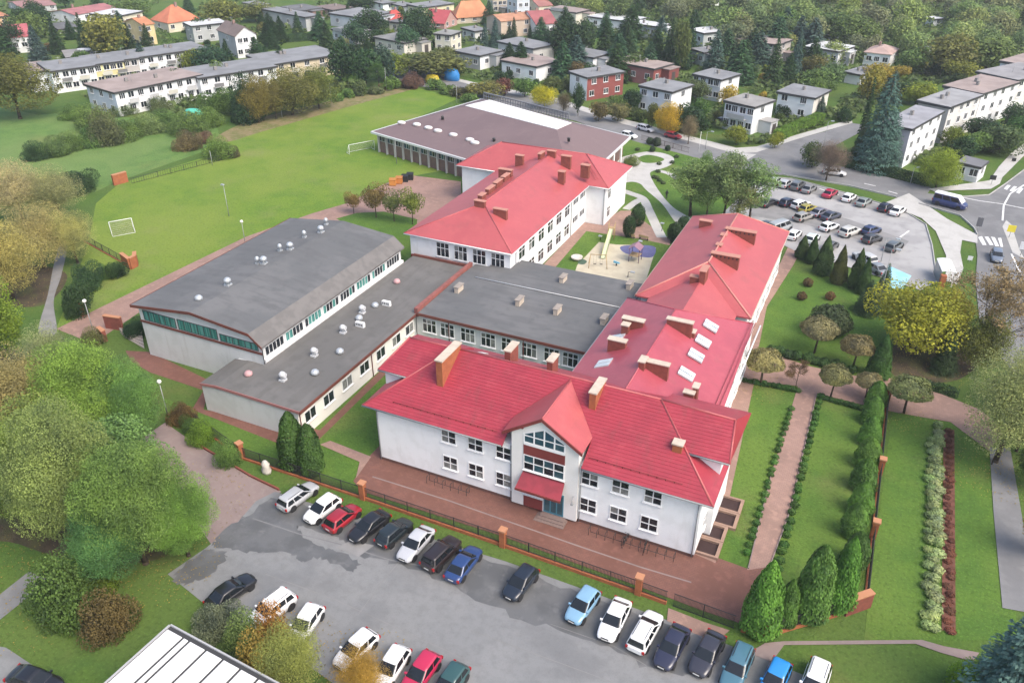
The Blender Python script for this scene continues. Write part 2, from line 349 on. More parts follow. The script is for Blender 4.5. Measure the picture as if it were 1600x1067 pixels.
# school lawns
sheet('front_lawn', [(250, 620), (320, 645), (430, 690), (490, 668), (607, 566), (625, 575), (590, 700), (566, 765), (420, 722), (300, 660)], LAWN)
sheet('garden_lawn', [(1118, 880), (1175, 575), (1250, 603), (1385, 618), (1362, 800), (1350, 930), (1200, 985), (1165, 890)], LAWN)
sheet('side_lawn', [(1240, 410), (1195, 480), (1175, 560), (1330, 590), (1390, 590), (1400, 500), (1380, 470), (1300, 430)], LAWN)
sheet('verge_lawn', [(1395, 640), (1500, 650), (1570, 700), (1590, 1000), (1350, 1000), (1358, 925)], LAWN)
# left paths
sheet('gym_path', [(88, 514), (385, 370), (487, 334), (545, 317), (600, 288), (640, 274), (720, 284), (722, 345), (660, 352), (470, 345), (215, 490), (150, 534), (128, 530)], PINKPAVE)
sheet('tree_island_lawn', [(525, 342), (558, 333), (600, 331), (652, 343), (650, 372), (640, 405), (600, 380)], LAWN)
sheet('gym_apron', [(196, 548), (235, 550), (330, 596), (318, 640), (500, 672), (610, 564), (622, 566), (495, 690), (440, 695), (300, 640), (318, 610), (235, 582), (205, 565)], BRICKPAVE)
sheet('lane', [(215, 690), (258, 660), (300, 690), (392, 745), (440, 768), (400, 800), (330, 850), (280, 780)], PINKASPH)
sheet('foot_path', [(-40, 960), (45, 893), (75, 905), (60, 920), (-40, 1000)], ROAD, False)
sheet('woodland_path', [(60, 520), (75, 460), (85, 410), (95, 380), (105, 385), (96, 430), (84, 470), (88, 520)], BAY, True)
# the front car park
sheet('front_car_park', [(322, 856), (372, 815), (400, 783), (430, 768), (520, 797), (640, 831), (790, 877), (935, 929), (1046, 970), (1160, 1016), (1300, 1072), (1420, 1140), (330, 1140), (520, 1067), (440, 1010), (388, 985), (318, 942), (262, 897)], LOT)
WET = surf('wet_asphalt', (0.130, 0.132, 0.131), (((0.095, 0.097, 0.096), 0.35, 0.42, 0.6, 0.8), ((0.19, 0.19, 0.188), 0.9, 0.55, 0.7, 0.5)), 0.5, 0.45, None, (0.3, 0.3))
def ragged(px, amp=.35, n=7):
    P = spline([at(*p) for p in px], n); return [(p.x + R_(-amp, amp), p.y + R_(-amp, amp)) for p in P]
sheet('damp_patch', ragged([(436, 778), (520, 803), (640, 838), (790, 884), (930, 936), (1050, 980), (1120, 1008), (1100, 1052), (1010, 1042), (930, 1000), (800, 962), (690, 905), (610, 880), (560, 866), (500, 850), (450, 838), (412, 822), (400, 800)]), WET, world=True)
sheet('damp_patch', ragged([(385, 806), (430, 812), (478, 838), (530, 862), (560, 880), (545, 892), (500, 872), (470, 880), (452, 862), (400, 862), (352, 858), (335, 846)], .25), WET, world=True)
sheet('damp_patch', ragged([(318, 862), (345, 860), (352, 872), (322, 902), (286, 912), (272, 898)], .3), WET, world=True)
sheet('dry_patch', ragged([(468, 822), (520, 838), (548, 856), (520, 860), (480, 842)], .2), LOT, world=True)
line_sheet('asphalt_patch_edge', [(395, 810), (470, 835), (530, 850), (610, 875), (700, 892)], 0.12, ROAD)
sheet('asphalt_patch', [(524, 856), (548, 845), (585, 852), (560, 870)], BAY)
for q in ([(415, 897), (520, 935), (640, 990), (760, 1045)], [(560, 960), (600, 905), (640, 860)], [(735, 985), (900, 1045), (960, 1067)], [(1010, 1040), (960, 1010), (860, 975)]):
    line_sheet('asphalt_crack', q, 0.05, BAY)
sheet('corner_asphalt', [(-60, 1000), (10, 1012), (60, 1045), (110, 1080), (80, 1120), (-60, 1120)], LOT)
# forecourt and garden paths
sheet('forecourt', [(552, 752), (578, 712), (600, 690), (640, 690), (1085, 850), (1122, 872), (1169, 889), (1203, 884), (1215, 960), (1190, 985), (1100, 955), (1000, 917), (785, 838), (566, 768)], BRICKPAVE)
line_sheet('drain_channel', [(582, 745), (700, 782), (900, 852), (1000, 886), (1080, 910)], 0.16, PINKASPH)
sheet('gate_apron', [(1044, 950), (1100, 972), (1140, 985), (1120, 1002), (1085, 990), (1042, 970)], PINKPAVE)
sheet('small_path', [(500, 695), (516, 689), (580, 714), (556, 748), (562, 722)], PINKPAVE)
sheet('building_apron', [(1085, 866), (1118, 880), (1180, 590), (1190, 545), (1160, 545), (1125, 640)], PINKPAVE)
sheet('garden_path', [(1167, 891), (1203, 886), (1234, 800), (1277, 614), (1247, 603), (1207, 734)], PINKPAVE)
sheet('cross_path', [(1140, 590), (1163, 560), (1200, 551), (1262, 572), (1330, 587), (1390, 591), (1445, 606), (1530, 640), (1570, 672), (1545, 705), (1485, 660), (1400, 645), (1340, 631), (1280, 616), (1247, 604)], PINKPAVE)
sheet('side_path', [(1150, 600), (1175, 480), (1215, 420), (1232, 385), (1248, 398), (1240, 414), (1198, 480), (1186, 540), (1170, 580)], PINKPAVE)
sheet('far_right_path', [(1546, 700), (1578, 700), (1604, 850), (1620, 960), (1566, 950), (1552, 800)], ROAD)
sheet('bottom_path', [(1195, 1005), (1225, 1002), (1440, 1000), (1475, 1010), (1530, 1020), (1520, 1034), (1470, 1020), (1430, 1006), (1225, 1008), (1205, 1035), (1170, 1020)], PINKASPH)
sheet('flower_bed_soil', [(1474, 672), (1491, 672), (1493, 985), (1471, 985)], surf('red_mulch', (0.17, 0.075, 0.055), (((0.10, 0.05, 0.035), 1.6, 0.42, 0.6, 0.7),), 0.95, 0.1, (6, .06)))
# playground court
sheet('court_lawn', [(866, 418), (916, 362), (1046, 378), (1020, 470), (900, 460)], LAWN)
sheet('court_paving', [(846, 418), (912, 348), (937, 352), (962, 334), (986, 322), (1052, 362), (1046, 384), (1000, 374), (916, 362), (868, 418)], PINKPAVE)
sheet('play_sand', [(936, 379), (902, 415), (890, 450), (1000, 470), (1025, 388), (1010, 384), (962, 383)], SAND)
sheet('blue_pad', [(969, 387), (984, 384), (1022, 386), (1020, 402), (1000, 402), (976, 396)], BLUEPAD, True)
sheet('green_pad', [(903, 410), (908, 405), (917, 409), (912, 414), (904, 413)], surf('green_rubber', (0.08, 0.13, 0.09), (), 0.85, 0.2), True)
# entrance park: pale paths
sheet('park_lawn', [(900, 330), (930, 240), (990, 205), (1060, 230), (1190, 275), (1130, 340), (1080, 350), (1040, 372), (985, 330)], LAWN)
sheet('ring_path', [(940, 262), (965, 249), (985, 243), (1010, 238), (1035, 240), (1052, 247), (1050, 257), (1035, 264), (1020, 268), (1016, 275), (1030, 300), (1052, 325), (1082, 345), (1060, 352), (1035, 320), (1010, 298), (1000, 288), (985, 285), (960, 290), (945, 285)], PALE_PAVE, True)
sheet('ring_lawn', [(997, 248), (1010, 243), (1026, 245), (1038, 250), (1026, 255), (1006, 255)], LAWN, True)
line_sheet('pale_path', [(965, 296), (985, 303), (1004, 311), (1014, 330), (1028, 360), (1034, 372)], 1.7, PALE_PAVE, True)
line_sheet('pale_path', [(978, 328), (994, 316), (1006, 311)], 1.5, PALE_PAVE, True)
line_sheet('pale_path', [(1030, 268), (1045, 272), (1058, 280)], 1.4, PALE_PAVE, True)
# roads
sheet('street', [(600, 92), (640, 106), (700, 124), (760, 139), (870, 160), (960, 190), (1060, 216), (1150, 240), (1182, 238), (1240, 220), (1290, 206), (1330, 193), (1362, 198), (1330, 215), (1290, 236), (1270, 252), (1330, 264), (1400, 281), (1455, 294), (1440, 318), (1400, 309), (1325, 291), (1225, 274), (1190, 276), (1130, 259), (1060, 240), (1000, 224), (945, 207), (900, 190), (830, 174), (745, 154), (640, 132), (580, 110)], ROAD)
sheet('crossing_paving', [(1140, 250), (1158, 240), (1182, 242), (1158, 256)], PALE_PAVE)
sheet('main_road', [(1440, 302), (1500, 309), (1545, 306), (1570, 289), (1606, 262), (1690, 225), (1800, 240), (1760, 760), (1640, 660), (1565, 560), (1530, 500), (1524, 440), (1527, 400), (1522, 358), (1500, 338), (1435, 319)], ROAD)
sheet('pavement', [(560, 86), (640, 102), (700, 120), (760, 134), (870, 154), (960, 183), (1060, 209), (1150, 232), (1182, 230), (1240, 213), (1330, 187), (1332, 193), (1240, 220), (1182, 239), (1150, 241), (1060, 217), (960, 191), (870, 161), (760, 140), (640, 107)], PALE_PAVE)
sheet('corner_pavement', [(1372, 322), (1402, 310), (1420, 303), (1446, 320), (1480, 343), (1527, 368), (1527, 381), (1503, 376), (1500, 395), (1505, 420), (1495, 445), (1478, 440), (1478, 400), (1462, 362), (1440, 342), (1405, 328)], PALE_PAVE)
sheet('kiosk_pavement', [(1450, 296), (1480, 292), (1546, 283), (1560, 262), (1580, 240), (1610, 218), (1618, 228), (1596, 248), (1566, 278), (1562, 288), (1548, 296), (1500, 298), (1460, 300)], PALE_PAVE)
sheet('rear_car_park', [(1110, 352), (1190, 277), (1240, 281), (1300, 297), (1372, 318), (1420, 336), (1446, 352), (1456, 385), (1464, 440), (1440, 455), (1370, 432), (1240, 392), (1180, 362)], PALE_ASPHALT)
sheet('parking_bays', [(1196, 276), (1240, 283), (1300, 299), (1372, 320), (1405, 332), (1392, 337), (1300, 312), (1196, 286)], BAY)
sheet('parking_bays', [(1175, 318), (1250, 322), (1330, 345), (1420, 378), (1405, 396), (1330, 372), (1250, 350), (1170, 338)], BAY)
sheet('blue_bay', [(1388, 416), (1424, 432), (1410, 452), (1372, 452)], LIGHTBLUE)
sheet('traffic_island', [(1566, 355), (1572, 345), (1580, 352), (1592, 390), (1600, 405), (1582, 396)], PALE_PAVE)
for q in ([(1528, 372), (1534, 370), (1541, 384), (1535, 384)], [(1538, 371), (1544, 371), (1552, 384), (1546, 384)], [(1548, 371), (1554, 372), (1561, 386), (1555, 386)], [(1559, 373), (1564, 373), (1567, 387), (1563, 387)],
          [(1568, 296), (1574, 290), (1579, 291), (1573, 298)], [(1577, 299), (1584, 292), (1589, 293), (1582, 301)], [(1587, 302), (1594, 294), (1599, 296), (1592, 304)]):
    sheet('crossing_stripe', q, PAINT_W)
for q in ([(1500, 309), (1530, 315), (1566, 320), (1600, 327)], [(1600, 290), (1578, 304), (1568, 322), (1566, 346)], [(1580, 398), (1590, 420), (1602, 440)], [(1280, 296), (1310, 306)], [(1350, 288), (1368, 292)], [(1388, 300), (1402, 304)], [(1406, 372), (1420, 362)]):
    line_sheet('lane_marking', q, 0.3, PAINT_W)
for q in ([(1435, 319), (1500, 338), (1522, 358), (1527, 368)], [(1225, 274), (1325, 291), (1400, 309)], [(1190, 277), (1240, 281), (1300, 297), (1372, 318), (1420, 336), (1446, 352), (1456, 385), (1464, 440)], [(1500, 309), (1545, 306), (1570, 289), (1606, 262)]):
    kerb(q)
kerb([(300, 690), (392, 745), (436, 766)], h=0.12, mat=BRICKDK)
kerb([(1207, 734), (1169, 889)], h=0.03, w=0.1, mat=PINKASPH); kerb([(1276, 614), (1234, 800), (1203, 884)], h=0.03, w=0.1, mat=PINKASPH)
# ================================================================ building helpers
_win = {}
PANE_PICK = [GLASS, GLASS, GLASS, GLASS, CURTAIN]
def window(parent, o, rz, w, h, nc=2, nr=2, frame=None, panes=None, fw=0.09, name='window', sill=True, z_up=None, ratio=None, single=False):
    """a framed window on a wall face: o = lower left corner, rz = turn of the wall (0 looks to -Y). window > pane"""
    frame = frame or WHITEFRAME; key = (round(w, 2), round(h, 2), nc, nr, fw, sill, frame.name, ratio, single)
    if key not in _win:
        xs = [w * i / nc for i in range(nc + 1)]
        zs = [h * i / nr for i in range(nr + 1)] if not (ratio and nr == 2) else [0, h * ratio, h]
        m = MB(); t = fw
        m.box((-t / 2, -0.07, -t / 2), (w + t / 2, 0.01, t / 2)).box((-t / 2, -0.07, h - t / 2), (w + t / 2, 0.01, h + t / 2))
        for i, x in enumerate(xs): m.box((x - t / 2, -0.068, t / 2), (x + t / 2, 0.01, h - t / 2))
        for z in zs[1:-1]:
            for i in range(nc): m.box((xs[i] + t / 2, -0.062, z - t / 2), (xs[i + 1] - t / 2, 0.01, z + t / 2))
        if sill: m.box((-0.12, -0.2, -t / 2 - 0.06), (w + 0.12, -0.002, -t / 2 - 0.004))
        fr = m.mesh('window_frame'); fr.materials.append(frame); cells = []
        for r in range(nr):
            for c in range(nc):
                p = MB().box((0, -0.025, 0), (xs[c + 1] - xs[c] - t, 0.0, zs[r + 1] - zs[r] - t)).mesh('pane'); p.materials.append(GLASS)
                cells.append((p, xs[c] + t / 2, zs[r] + t / 2))
        if single:
            m2 = MB()
            for p, x, z in cells:
                m2.box((x, -0.025, z), (x + w / nc - t, 0.0, z + (zs[1] - zs[0]) - t))
            p = m2.mesh('pane'); p.materials.append(GLASS); cells = [(p, 0, 0)]
        _win[key] = (fr, cells)
    fr, cells = _win[key]
    wo_ = link(name, fr, None, parent, o, rz)
    for p, x, z in cells:
        q = link('pane', p, None, wo_, (x, 0, z)); mt = rng.choice(panes or PANE_PICK)
        q.material_slots[0].link = 'OBJECT'; q.material_slots[0].material = mt
    return wo_
E_FACE, N_FACE, W_FACE = math.pi / 2, math.pi, -math.pi / 2     # turn so that a window looks to +X, +Y, -X
def strip_box(mb, a, b, w, z0, z1, zb0=None, zb1=None):
    """a wall-like box between plan points a and b"""
    a, b = Vector(a[:2]), Vector(b[:2]); d = (b - a).normalized(); q = Vector((-d.y, d.x)) * w / 2
    zb0 = z0 if zb0 is None else zb0; zb1 = z1 if zb1 is None else zb1
    return mb.prism([a - q, b - q, b + q, a + q], [z0, zb0, zb0, z0], [z1, zb1, zb1, z1])
def clip(poly, key, lo, hi):
    def half(P, f):
        out = []
        for i in range(len(P)):
            a, b = P[i - 1], P[i]; fa, fb = f(a), f(b)
            if (fa >= 0) != (fb >= 0): out.append(a.lerp(b, fa / (fa - fb)))
            if fb >= 0: out.append(b)
        return out
    P = half(poly, lambda p: key(p) - lo)
    return half(P, lambda p: hi - key(p)) if P else []
def courses(parent, pts, mat, step=0.36, lift=0.045):
    """metal tile courses: each a stepped strip lying on the roof face pts, a sub-part of the roof"""
    pts = [Vector(p) for p in pts]; nrm = Vector((0, 0, 0))
    for i in range(len(pts)): nrm += pts[i - 1].cross(pts[i])
    nrm.normalize()
    if nrm.z < 0: nrm = -nrm
    up = Vector((0, 0, 1)) - nrm * nrm.z; up.normalize(); key = lambda p: p.dot(up)
    lo, hi = min(map(key, pts)), max(map(key, pts)); n = max(2, round((hi - lo) / step)); st = (hi - lo) / n
    for k in range(n):
        a, b = lo + k * st, lo + (k + 1) * st; P = clip(pts, key, a, b)
        if len(P) < 3: continue
        off = lambda p: nrm * (lift - (lift - 0.012) * (key(p) - a) / st)
        T = [p + off(p) for p in P]; B = [p - nrm * 0.03 for p in P]; m = MB(); m.face(T)
        if (T[1] - T[0]).cross(T[2] - T[1]).dot(nrm) < 0: m = MB(); T.reverse(); B.reverse(); m.face(T)
        for i in range(len(P)):
            j = (i + 1) % len(P); m.face([T[i], B[i], B[j], T[j]])
        m.build('tile_course', mat, parent)
def caps(parent, lines, mat, r=0.11, name='ridge_cap'):
    for a, b in lines: MB().tube(a, b, r, r, 6).build(name, mat, parent)
def chimney(parent, x0, y0, x1, y1, zb, zt, mat=None, cap=None, zb1=None, slots=0, capt=0.14):
    """a masonry stack x0..x1, y0..y1 with an overhanging capstone; a part with the cap as sub-part"""
    m = MB().box((x0, y0, zb), (x1, y1, zt)); c = m.build('chimney', mat or BRICKWALL, parent)
    k = MB().box((x0 - 0.1, y0 - 0.1, zt + 0.002), (x1 + 0.1, y1 + 0.1, zt + capt))
    k.build('chimney_cap', cap or CAPSTONE, c)
    if slots:
        L = (x1 - x0) > (y1 - y0); s = MB()
        for i in range(slots):
            t = (i + 0.5) / slots
            if L: s.box((x0 + (x1 - x0) * t - 0.09, y0 - 0.02, zt - 0.38), (x0 + (x1 - x0) * t + 0.09, y0 - 0.003, zt - 0.12))
            else: s.box((x1 + 0.003, y0 + (y1 - y0) * t - 0.09, zt - 0.38), (x1 + 0.02, y0 + (y1 - y0) * t + 0.09, zt - 0.12))
        s.build('flue_openings', BLACKPL, c)
    return c
def pipe(parent, x, y, z0, z1, mat=None, r=0.055): MB().tube((x, y, z0), (x, y, z1), r, r, 6).build('downpipe', mat or GREYTRIM, parent)
def gutter(parent, a, b, mat=None, r=0.09): MB().tube(a, b, r, r, 6).build('gutter', mat or GREYTRIM, parent)

# ================================================================ front school building: white, tiled red roof
fb = thing('school_building', 'white two-storey school building with tiled red roof and gabled entrance facing the car park', 'building', (0, 0, 0))
X0, X1, Y0, Y1, ZE, ZR = -41.6, -7.85, 56.0, 69.6, 7.0, 11.6
RY = 62.8
MB().prism([(X0, Y0), (X1, Y0), (X1, Y1), (X0, Y1)], 0.45, ZE).build('wall', WALL, fb)
MB().prism([(X0 + .05, Y0 + .05), (X1 - .05, Y0 + .05), (X1 - .05, Y1), (X0 + .05, Y1)], 0, 0.45).build('plinth', PLINTH, fb)
# wings that stand out a little at both ends
MB().prism([(-42.5, 59.5), (-38.5, 59.5), (-38.5, 66.1), (-42.5, 66.1)], 0.0, 9.12).build('wing_wall', WALL, fb)
MB().prism([(-11.0, 59.5), (-7.2, 59.5), (-7.2, 66.3), (-11.0, 66.3)], 0.0, 9.12).build('wing_wall', WALL, fb)
zE = 7.15
L0, L1, F0, B0 = -42.75, -6.75, 55.35, 70.3          # eaves
RA, RB = (-35.8, RY, ZR), (-13.95, RY, ZR)
eL, eR, eBL, eBR = (L0, F0, zE), (L1, F0, zE), (-44.6, B0, zE), (L1, B0, zE)
roof = MB()
GX, GZ_, GW = -22.9, 11.45, 4.0                      # entrance gable: centre, apex height, half width
pitch = (ZR - zE) / (RY - F0)
def on_front(x, z): return (x, F0 + (z - zE) / pitch, z)
gy0 = 55.92; gez = 8.8
# gable meets the front slope
gback = on_front(GX, GZ_); gl, gr = on_front(GX - GW, gez), on_front(GX + GW, gez)
hipL = lambda t: (L0 + (RA[0] - L0) * t, F0 + (RY - F0) * t, zE + (ZR - zE) * t)
tw = (62.0 - F0) / (RY - F0)
front = [eL, (GX - GW, F0, zE), gl, gback, gr, (GX + GW, F0, zE), eR, RB, RA]
frontA = [eL, (GX - GW, F0, zE), gl, gback, (GX, RY, ZR), RA]
frontB = [(GX, RY, ZR), gback, gr, (GX + GW, F0, zE), eR, RB]
backA = [RB, eBR, (L0, B0, zE), RA]
# hip ends cut by the wing eaves
hl = [eL, RA, (-35.8 - 0.3, RY, ZR - 0.1), (L0, 62.0, zE)]
leftHip = [eL, RA, (L0, 62.0, zE)]
rightHip = [eR, (L1, 62.0, zE), RB]
# raised wings at both ends: the front slope runs on past the hips to higher eaves
WZ = 9.3; wy = F0 + (WZ - zE) / pitch; wy2 = 2 * RY - wy + .3; tw = (wy - F0) / (RY - F0)
hl_x, hr_x = L0 + (RA[0] - L0) * tw, L1 + (RB[0] - L1) * tw
lwF = [(-42.95, wy, WZ + .03), (hl_x - .05, wy, WZ + .03), (RA[0] - .05, RY, ZR - .02), (-41.3, RY, ZR - .1)]
lwE = [(-42.95, wy, WZ + .03), (-41.3, RY, ZR - .1), (-42.95, wy2, WZ + .03)]
lwB = [(-41.3, RY, ZR - .1), (RA[0] - .05, RY, ZR - .02), (RA[0] - .05, wy2, WZ + .03), (-42.95, wy2, WZ + .03)]
rwF = [(hr_x + .05, wy, WZ + .03), (-6.45, wy, WZ + .03), (-7.0, RY, ZR - .25), (RB[0] + .05, RY, ZR - .02)]
rwB = [(RB[0] + .05, RY, ZR - .02), (-7.0, RY, ZR - .25), (-6.2, wy2 + .6, WZ + .03), (RB[0] + .05, wy2 + .6, WZ + .03)]
rwE = [(-6.45, wy, WZ + .03), (-6.2, wy2 + .6, WZ + .03), (-7.0, RY, ZR - .25)]
leftHip = [eL, RA, (L0, B0, zE)]; rightHip = [eR, (L1, B0, zE), RB]
for P in (frontA, frontB, backA, leftHip, rightHip, lwF, lwE, lwB, rwF, rwB, rwE): roof.slab(P, 0.16)
rf = roof.build('roof', REDMETAL, fb)
for P in (frontA, frontB, lwF, rwF): courses(rf, P, REDMETAL)
gable = MB()
gA, gAf = Vector((GX, gy0 - .55, GZ_)), None
for sgn in (-1, 1):
    gable.slab([(GX, gy0 - 0.55, GZ_), (GX + sgn * (GW + .0), gy0 - 0.55, gez), (GX + sgn * GW, gl[1] + 0.4, gez), (GX, gback[1] + 0.5, GZ_)][::sgn], 0.14)
gb_ = gable.build('gable_roof', REDMETAL2, fb)
for sgn in (-1, 1):
    m = MB(); a, b = Vector((GX, gy0 - .6, GZ_ + .03)), Vector((GX + sgn * (GW + .03), gy0 - .6, gez + .03))
    m.face([a, b, b - Vector((0, 0, .34)), a - Vector((0, 0, .34))]); m.face([a + Vector((0, .12, 0)), a - Vector((0, -.12, .34)), b - Vector((0, -.12, .34)), b + Vector((0, .12, 0))])
    m.face([a, a + Vector((0, .12, 0)), b + Vector((0, .12, 0)), b]); m.face([a - Vector((0, 0, .34)), b - Vector((0, 0, .34)), b - Vector((0, -.12, .34)), a - Vector((0, -.12, .34))])
    m.build('verge_board', DARKRED, gb_)
    MB().box((GX + sgn * 2.0 - .12, gy0 - .5, 9.7), (GX + sgn * 2.0 + .12, gy0 - .3, 9.95)).build('rafter_end', DARKRED, gb_)
caps(rf, [(RA, RB), (eL, RA), (eR, RB), ((-41.3, RY, ZR - .08), RA), (RB, (-7.0, RY, ZR - .23)), ((-6.45, wy, WZ), (-7.0, RY, ZR - .23)), ((-42.95, wy, WZ), (-41.3, RY, ZR - .08))], REDMETAL2)
caps(rf, [((GX, gy0 - .5, GZ_ + .02), gback)], REDMETAL2, 0.09)
for a, b in (((L0, F0 - .06, zE - .06), (GX - GW - .1, F0 - .06, zE - .06)), ((GX + GW + .1, F0 - .06, zE - .06), (L1, F0 - .06, zE - .06)), ((-42.95, wy - .06, WZ - .06), (hl_x, wy - .06, WZ - .06)), ((hr_x, wy - .06, WZ - .06), (-6.45, wy - .06, WZ - .06))):
    gutter(rf, a, b)
# snow guards along the front eaves: a rail on small brackets
for xa, xb in ((L0 + 3.2, GX - GW - 1.0), (GX + GW + 0.4, L1 - 3.0)):
    sg = MB(); zz = zE + 0.95 * pitch + 0.16; yy = F0 + 0.95
    sg.tube((xa, yy, zz), (xb, yy, zz), 0.025, n=5)
    x = xa
    while x < xb: sg.box((x - .03, yy - .03, zz - .18), (x + .03, yy + .03, zz + .03)); x += 0.8
    sg.build('snow_guard', DARKRED, rf)
# entrance bay
bx0, bx1, by = -26.05, -19.25, 55.65
bay = MB()
rz_at = lambda x: GZ_ - .16 - (GZ_ - gez) * abs(x - GX) / GW
bay.prism([(bx0, by), (GX, by), (bx1, by), (bx1, by + 2.4), (GX, by + 2.4), (bx0, by + 2.4)], 0.3, [rz_at(bx0), rz_at(GX), rz_at(bx1)] + [rz_at(bx1), rz_at(GX), rz_at(bx0)])
bay.build('entrance_bay', surf('warm_white_render', (0.76, 0.75, 0.72), (((0.68, 0.67, 0.63), 0.5, 0.45, 0.65, 0.5),), 0.85, 0.25), fb)
px0, pw = -24.75, 4.1
MB().box((px0 - .05, by - .05, 6.72), (px0 + pw + .05, by - .003, 7.85)).build('spandrel_panel', DARKRED, fb)
MB().box((px0 - .05, by - .05, 4.2), (px0 + pw + .05, by - .004, 4.82)).build('spandrel_panel', DARKRED, fb)
window(fb, (px0, by, 4.95), 0, pw, 1.7, 4, 2, panes=[GLASS, GLASS, GLASSB])
# the window under the gable: four lights with sloping tops
tz0 = 8.1
tw_ = MB(); cw = pw / 4
def top_at(x): return 10.2 - 0.5 * abs(x - px0 - pw / 2)
xs = [px0 + i * cw for i in range(5)]
gw = MB()
for i in range(4):
    a, b = xs[i] + .06, xs[i + 1] - .06
    tw_.face([(a, by - .02, tz0 + .1), (b, by - .02, tz0 + .1), (b, by - .02, top_at(b) - .1), (a, by - .02, top_at(a) - .1)])
for x in xs: gw.box((x - .07, by - .06, tz0), (x + .07, by - .002, top_at(x)))
gw.box((px0, by - .07, tz0 - .25), (px0 + pw, by - .003, tz0 + .1)); gw.box((px0, by - .055, tz0 + .78), (px0 + pw, by - .004, tz0 + .88))
for i in range(4):
    a, b = xs[i], xs[i + 1]; za, zb = top_at(a), top_at(b)
    gw.face([(a, by - .058, za - .13), (b, by - .058, zb - .13), (b, by - .058, zb + .02), (a, by - .058, za + .02)])
gwo = gw.build('gable_window', WHITEFRAME, fb); tw_.build('pane', GLASSB, gwo)
aw = MB().slab([(px0 - .45, by - 1.15, 3.2), (px0 + pw + .15, by - 1.15, 3.2), (px0 + pw + .1, by - .02, 4.6), (px0 - .1, by - .02, 4.6)], 0.1)
awo = aw.build('entrance_canopy', surf('deep_red_sheet', (.33, .045, .06), (((.22, .035, .045), .8, .4, .6, .6),), .5, .4), fb)
MB().box((px0 - .45, by - 1.2, 3.05), (px0 + pw + .15, by - 1.1, 3.27)).build('canopy_trim', DARKRED, awo)
window(fb, (px0, by, 1.9), 0, 2.0, 1.1, 3, 1, panes=[GLASSB]); MB().box((px0, by - .05, .35), (px0 + 2.0, by - .004, 1.75)).build('spandrel_panel', DARKRED, fb)
dr = MB().box((px0 + 2.15, by - .06, .4), (px0 + pw + .1, by - .002, 3.05)).build('entrance_door', surf('blue_door', (0.06, 0.20, 0.27), (), 0.4, 0.4), fb)
for k in range(3): MB().box((px0 + 2.25 + k * .66, by - .075, .6), (px0 + 2.78 + k * .66, by - .062, 2.9)).build('pane', GLASSB, dr)
st = MB()
for k in range(3): st.box((px0 + 1.6 + .2 * k, by - 1.3 + .32 * k, 0.03), (px0 + pw + .6 - .1 * k, by - .08, 0.12 * (k + 1)))
st.build('entrance_steps', surf('step_concrete', (0.22, 0.16, 0.14), (), 0.85, 0.2), fb)
MB().tube((bx1 - .3, by - .03, 3.4), (bx1 - .3, by - .5, 3.35), .03).tube((bx1 - .3, by - .5, 3.37), (bx1 - .3, by - .5, 2.9), .03).box((bx1 - .42, by - .62, 2.7), (bx1 - .18, by - .4, 2.92)).build('wall_lamp', STEELPOLE, fb)
# windows of the front wall
for px_ in ((701, 679), (743, 691), (787, 704), (922, 745), (970, 758), (1021, 773)):
    p = at_y(px_[0], px_[1], Y0)
    window(fb, (p.x - .8, Y0, p.z - .98), 0, 1.6, 1.46, panes=PANE_PICK + [CURTAIN])
for px_ in ((704, 723), (744, 735), (787, 749), (919, 789), (966, 803), (1014, 818)):
    p = at_y(px_[0], px_[1], Y0)
    window(fb, (p.x - .8, Y0, p.z - .78), 0, 1.6, 1.56, panes=PANE_PICK + [CURTAIN])
for y in (58.5, 61): window(fb, (X1, y, 4.3), E_FACE, 1.6, 1.6); window(fb, (X1, y, 1.3), E_FACE, 1.6, 1.6)
pipe(fb, X0 + .15, Y0 - .1, 0.2, ZE); pipe(fb, X1 - .2, Y0 - .1, .2, ZE); pipe(fb, bx1 + .2, Y0 - .1, .2, ZE); pipe(fb, bx0 - .2, Y0 - .1, .2, ZE)
# chimney walls standing on the front slope
chimney(fb, -35.9, 58.9, -35.2, 62.9, 8.6, 12.25, BRICKWALL, CAPSTONE)
chimney(fb, -20.2, 60.4, -19.55, 63.2, 9.5, 12.0, BRICKWALL, CAPSTONE)
chimney(fb, -11.55, 58.7, -10.7, 59.5, 8.6, 10.0, BRICKWALL, CAPSTONE)
chimney(fb, -30.9, 64.3, -30.25, 66.3, 9.0, 11.7, BRICKDK, CAPSTONE); chimney(fb, -26.3, 64.6, -25.7, 66.2, 9.0, 11.5, BRICKDK, CAPSTONE)
sk = MB().slab([(-33.9, 64.1, 10.95), (-33.2, 64.1, 10.95), (-33.2, 65.2, 10.3), (-33.9, 65.2, 10.3)], .05).build('skylight', WHITETRIM, rf)
# sunk light wells with tan borders along the right side
TAN = surf('tan_border', (.33, .22, .165), (((.27, .18, .14), 1.0, .4, .6, .6),), .85, .2)
for k, (ya, yb) in enumerate([(56.6 + 2.25 * i, 58.6 + 2.25 * i) for i in range(4)] + [(70.6 + 2.25 * i, 72.6 + 2.25 * i) for i in range(4)]):
    xa = -7.19 if ya > 59 and ya < 66 else -7.84
    if ya > 69: xa = -9.88
    w_ = MB().box((xa, ya, .02), (xa + 2.05, ya + .22, .34)).box((xa, yb - .02, .02), (xa + 2.05, yb + .2, .345)).box((xa + 1.75, ya + .22, .02), (xa + 2.05, yb - .02, .342)).build('light_well', TAN, fb)
    MB().box((xa, ya + .22, .02), (xa + 1.75, yb - .02, .12)).build('grating', surf('dark_brown_grating', (.05, .03, .028), (), .7, .2), w_)
fb['group'] = 'school buildings'

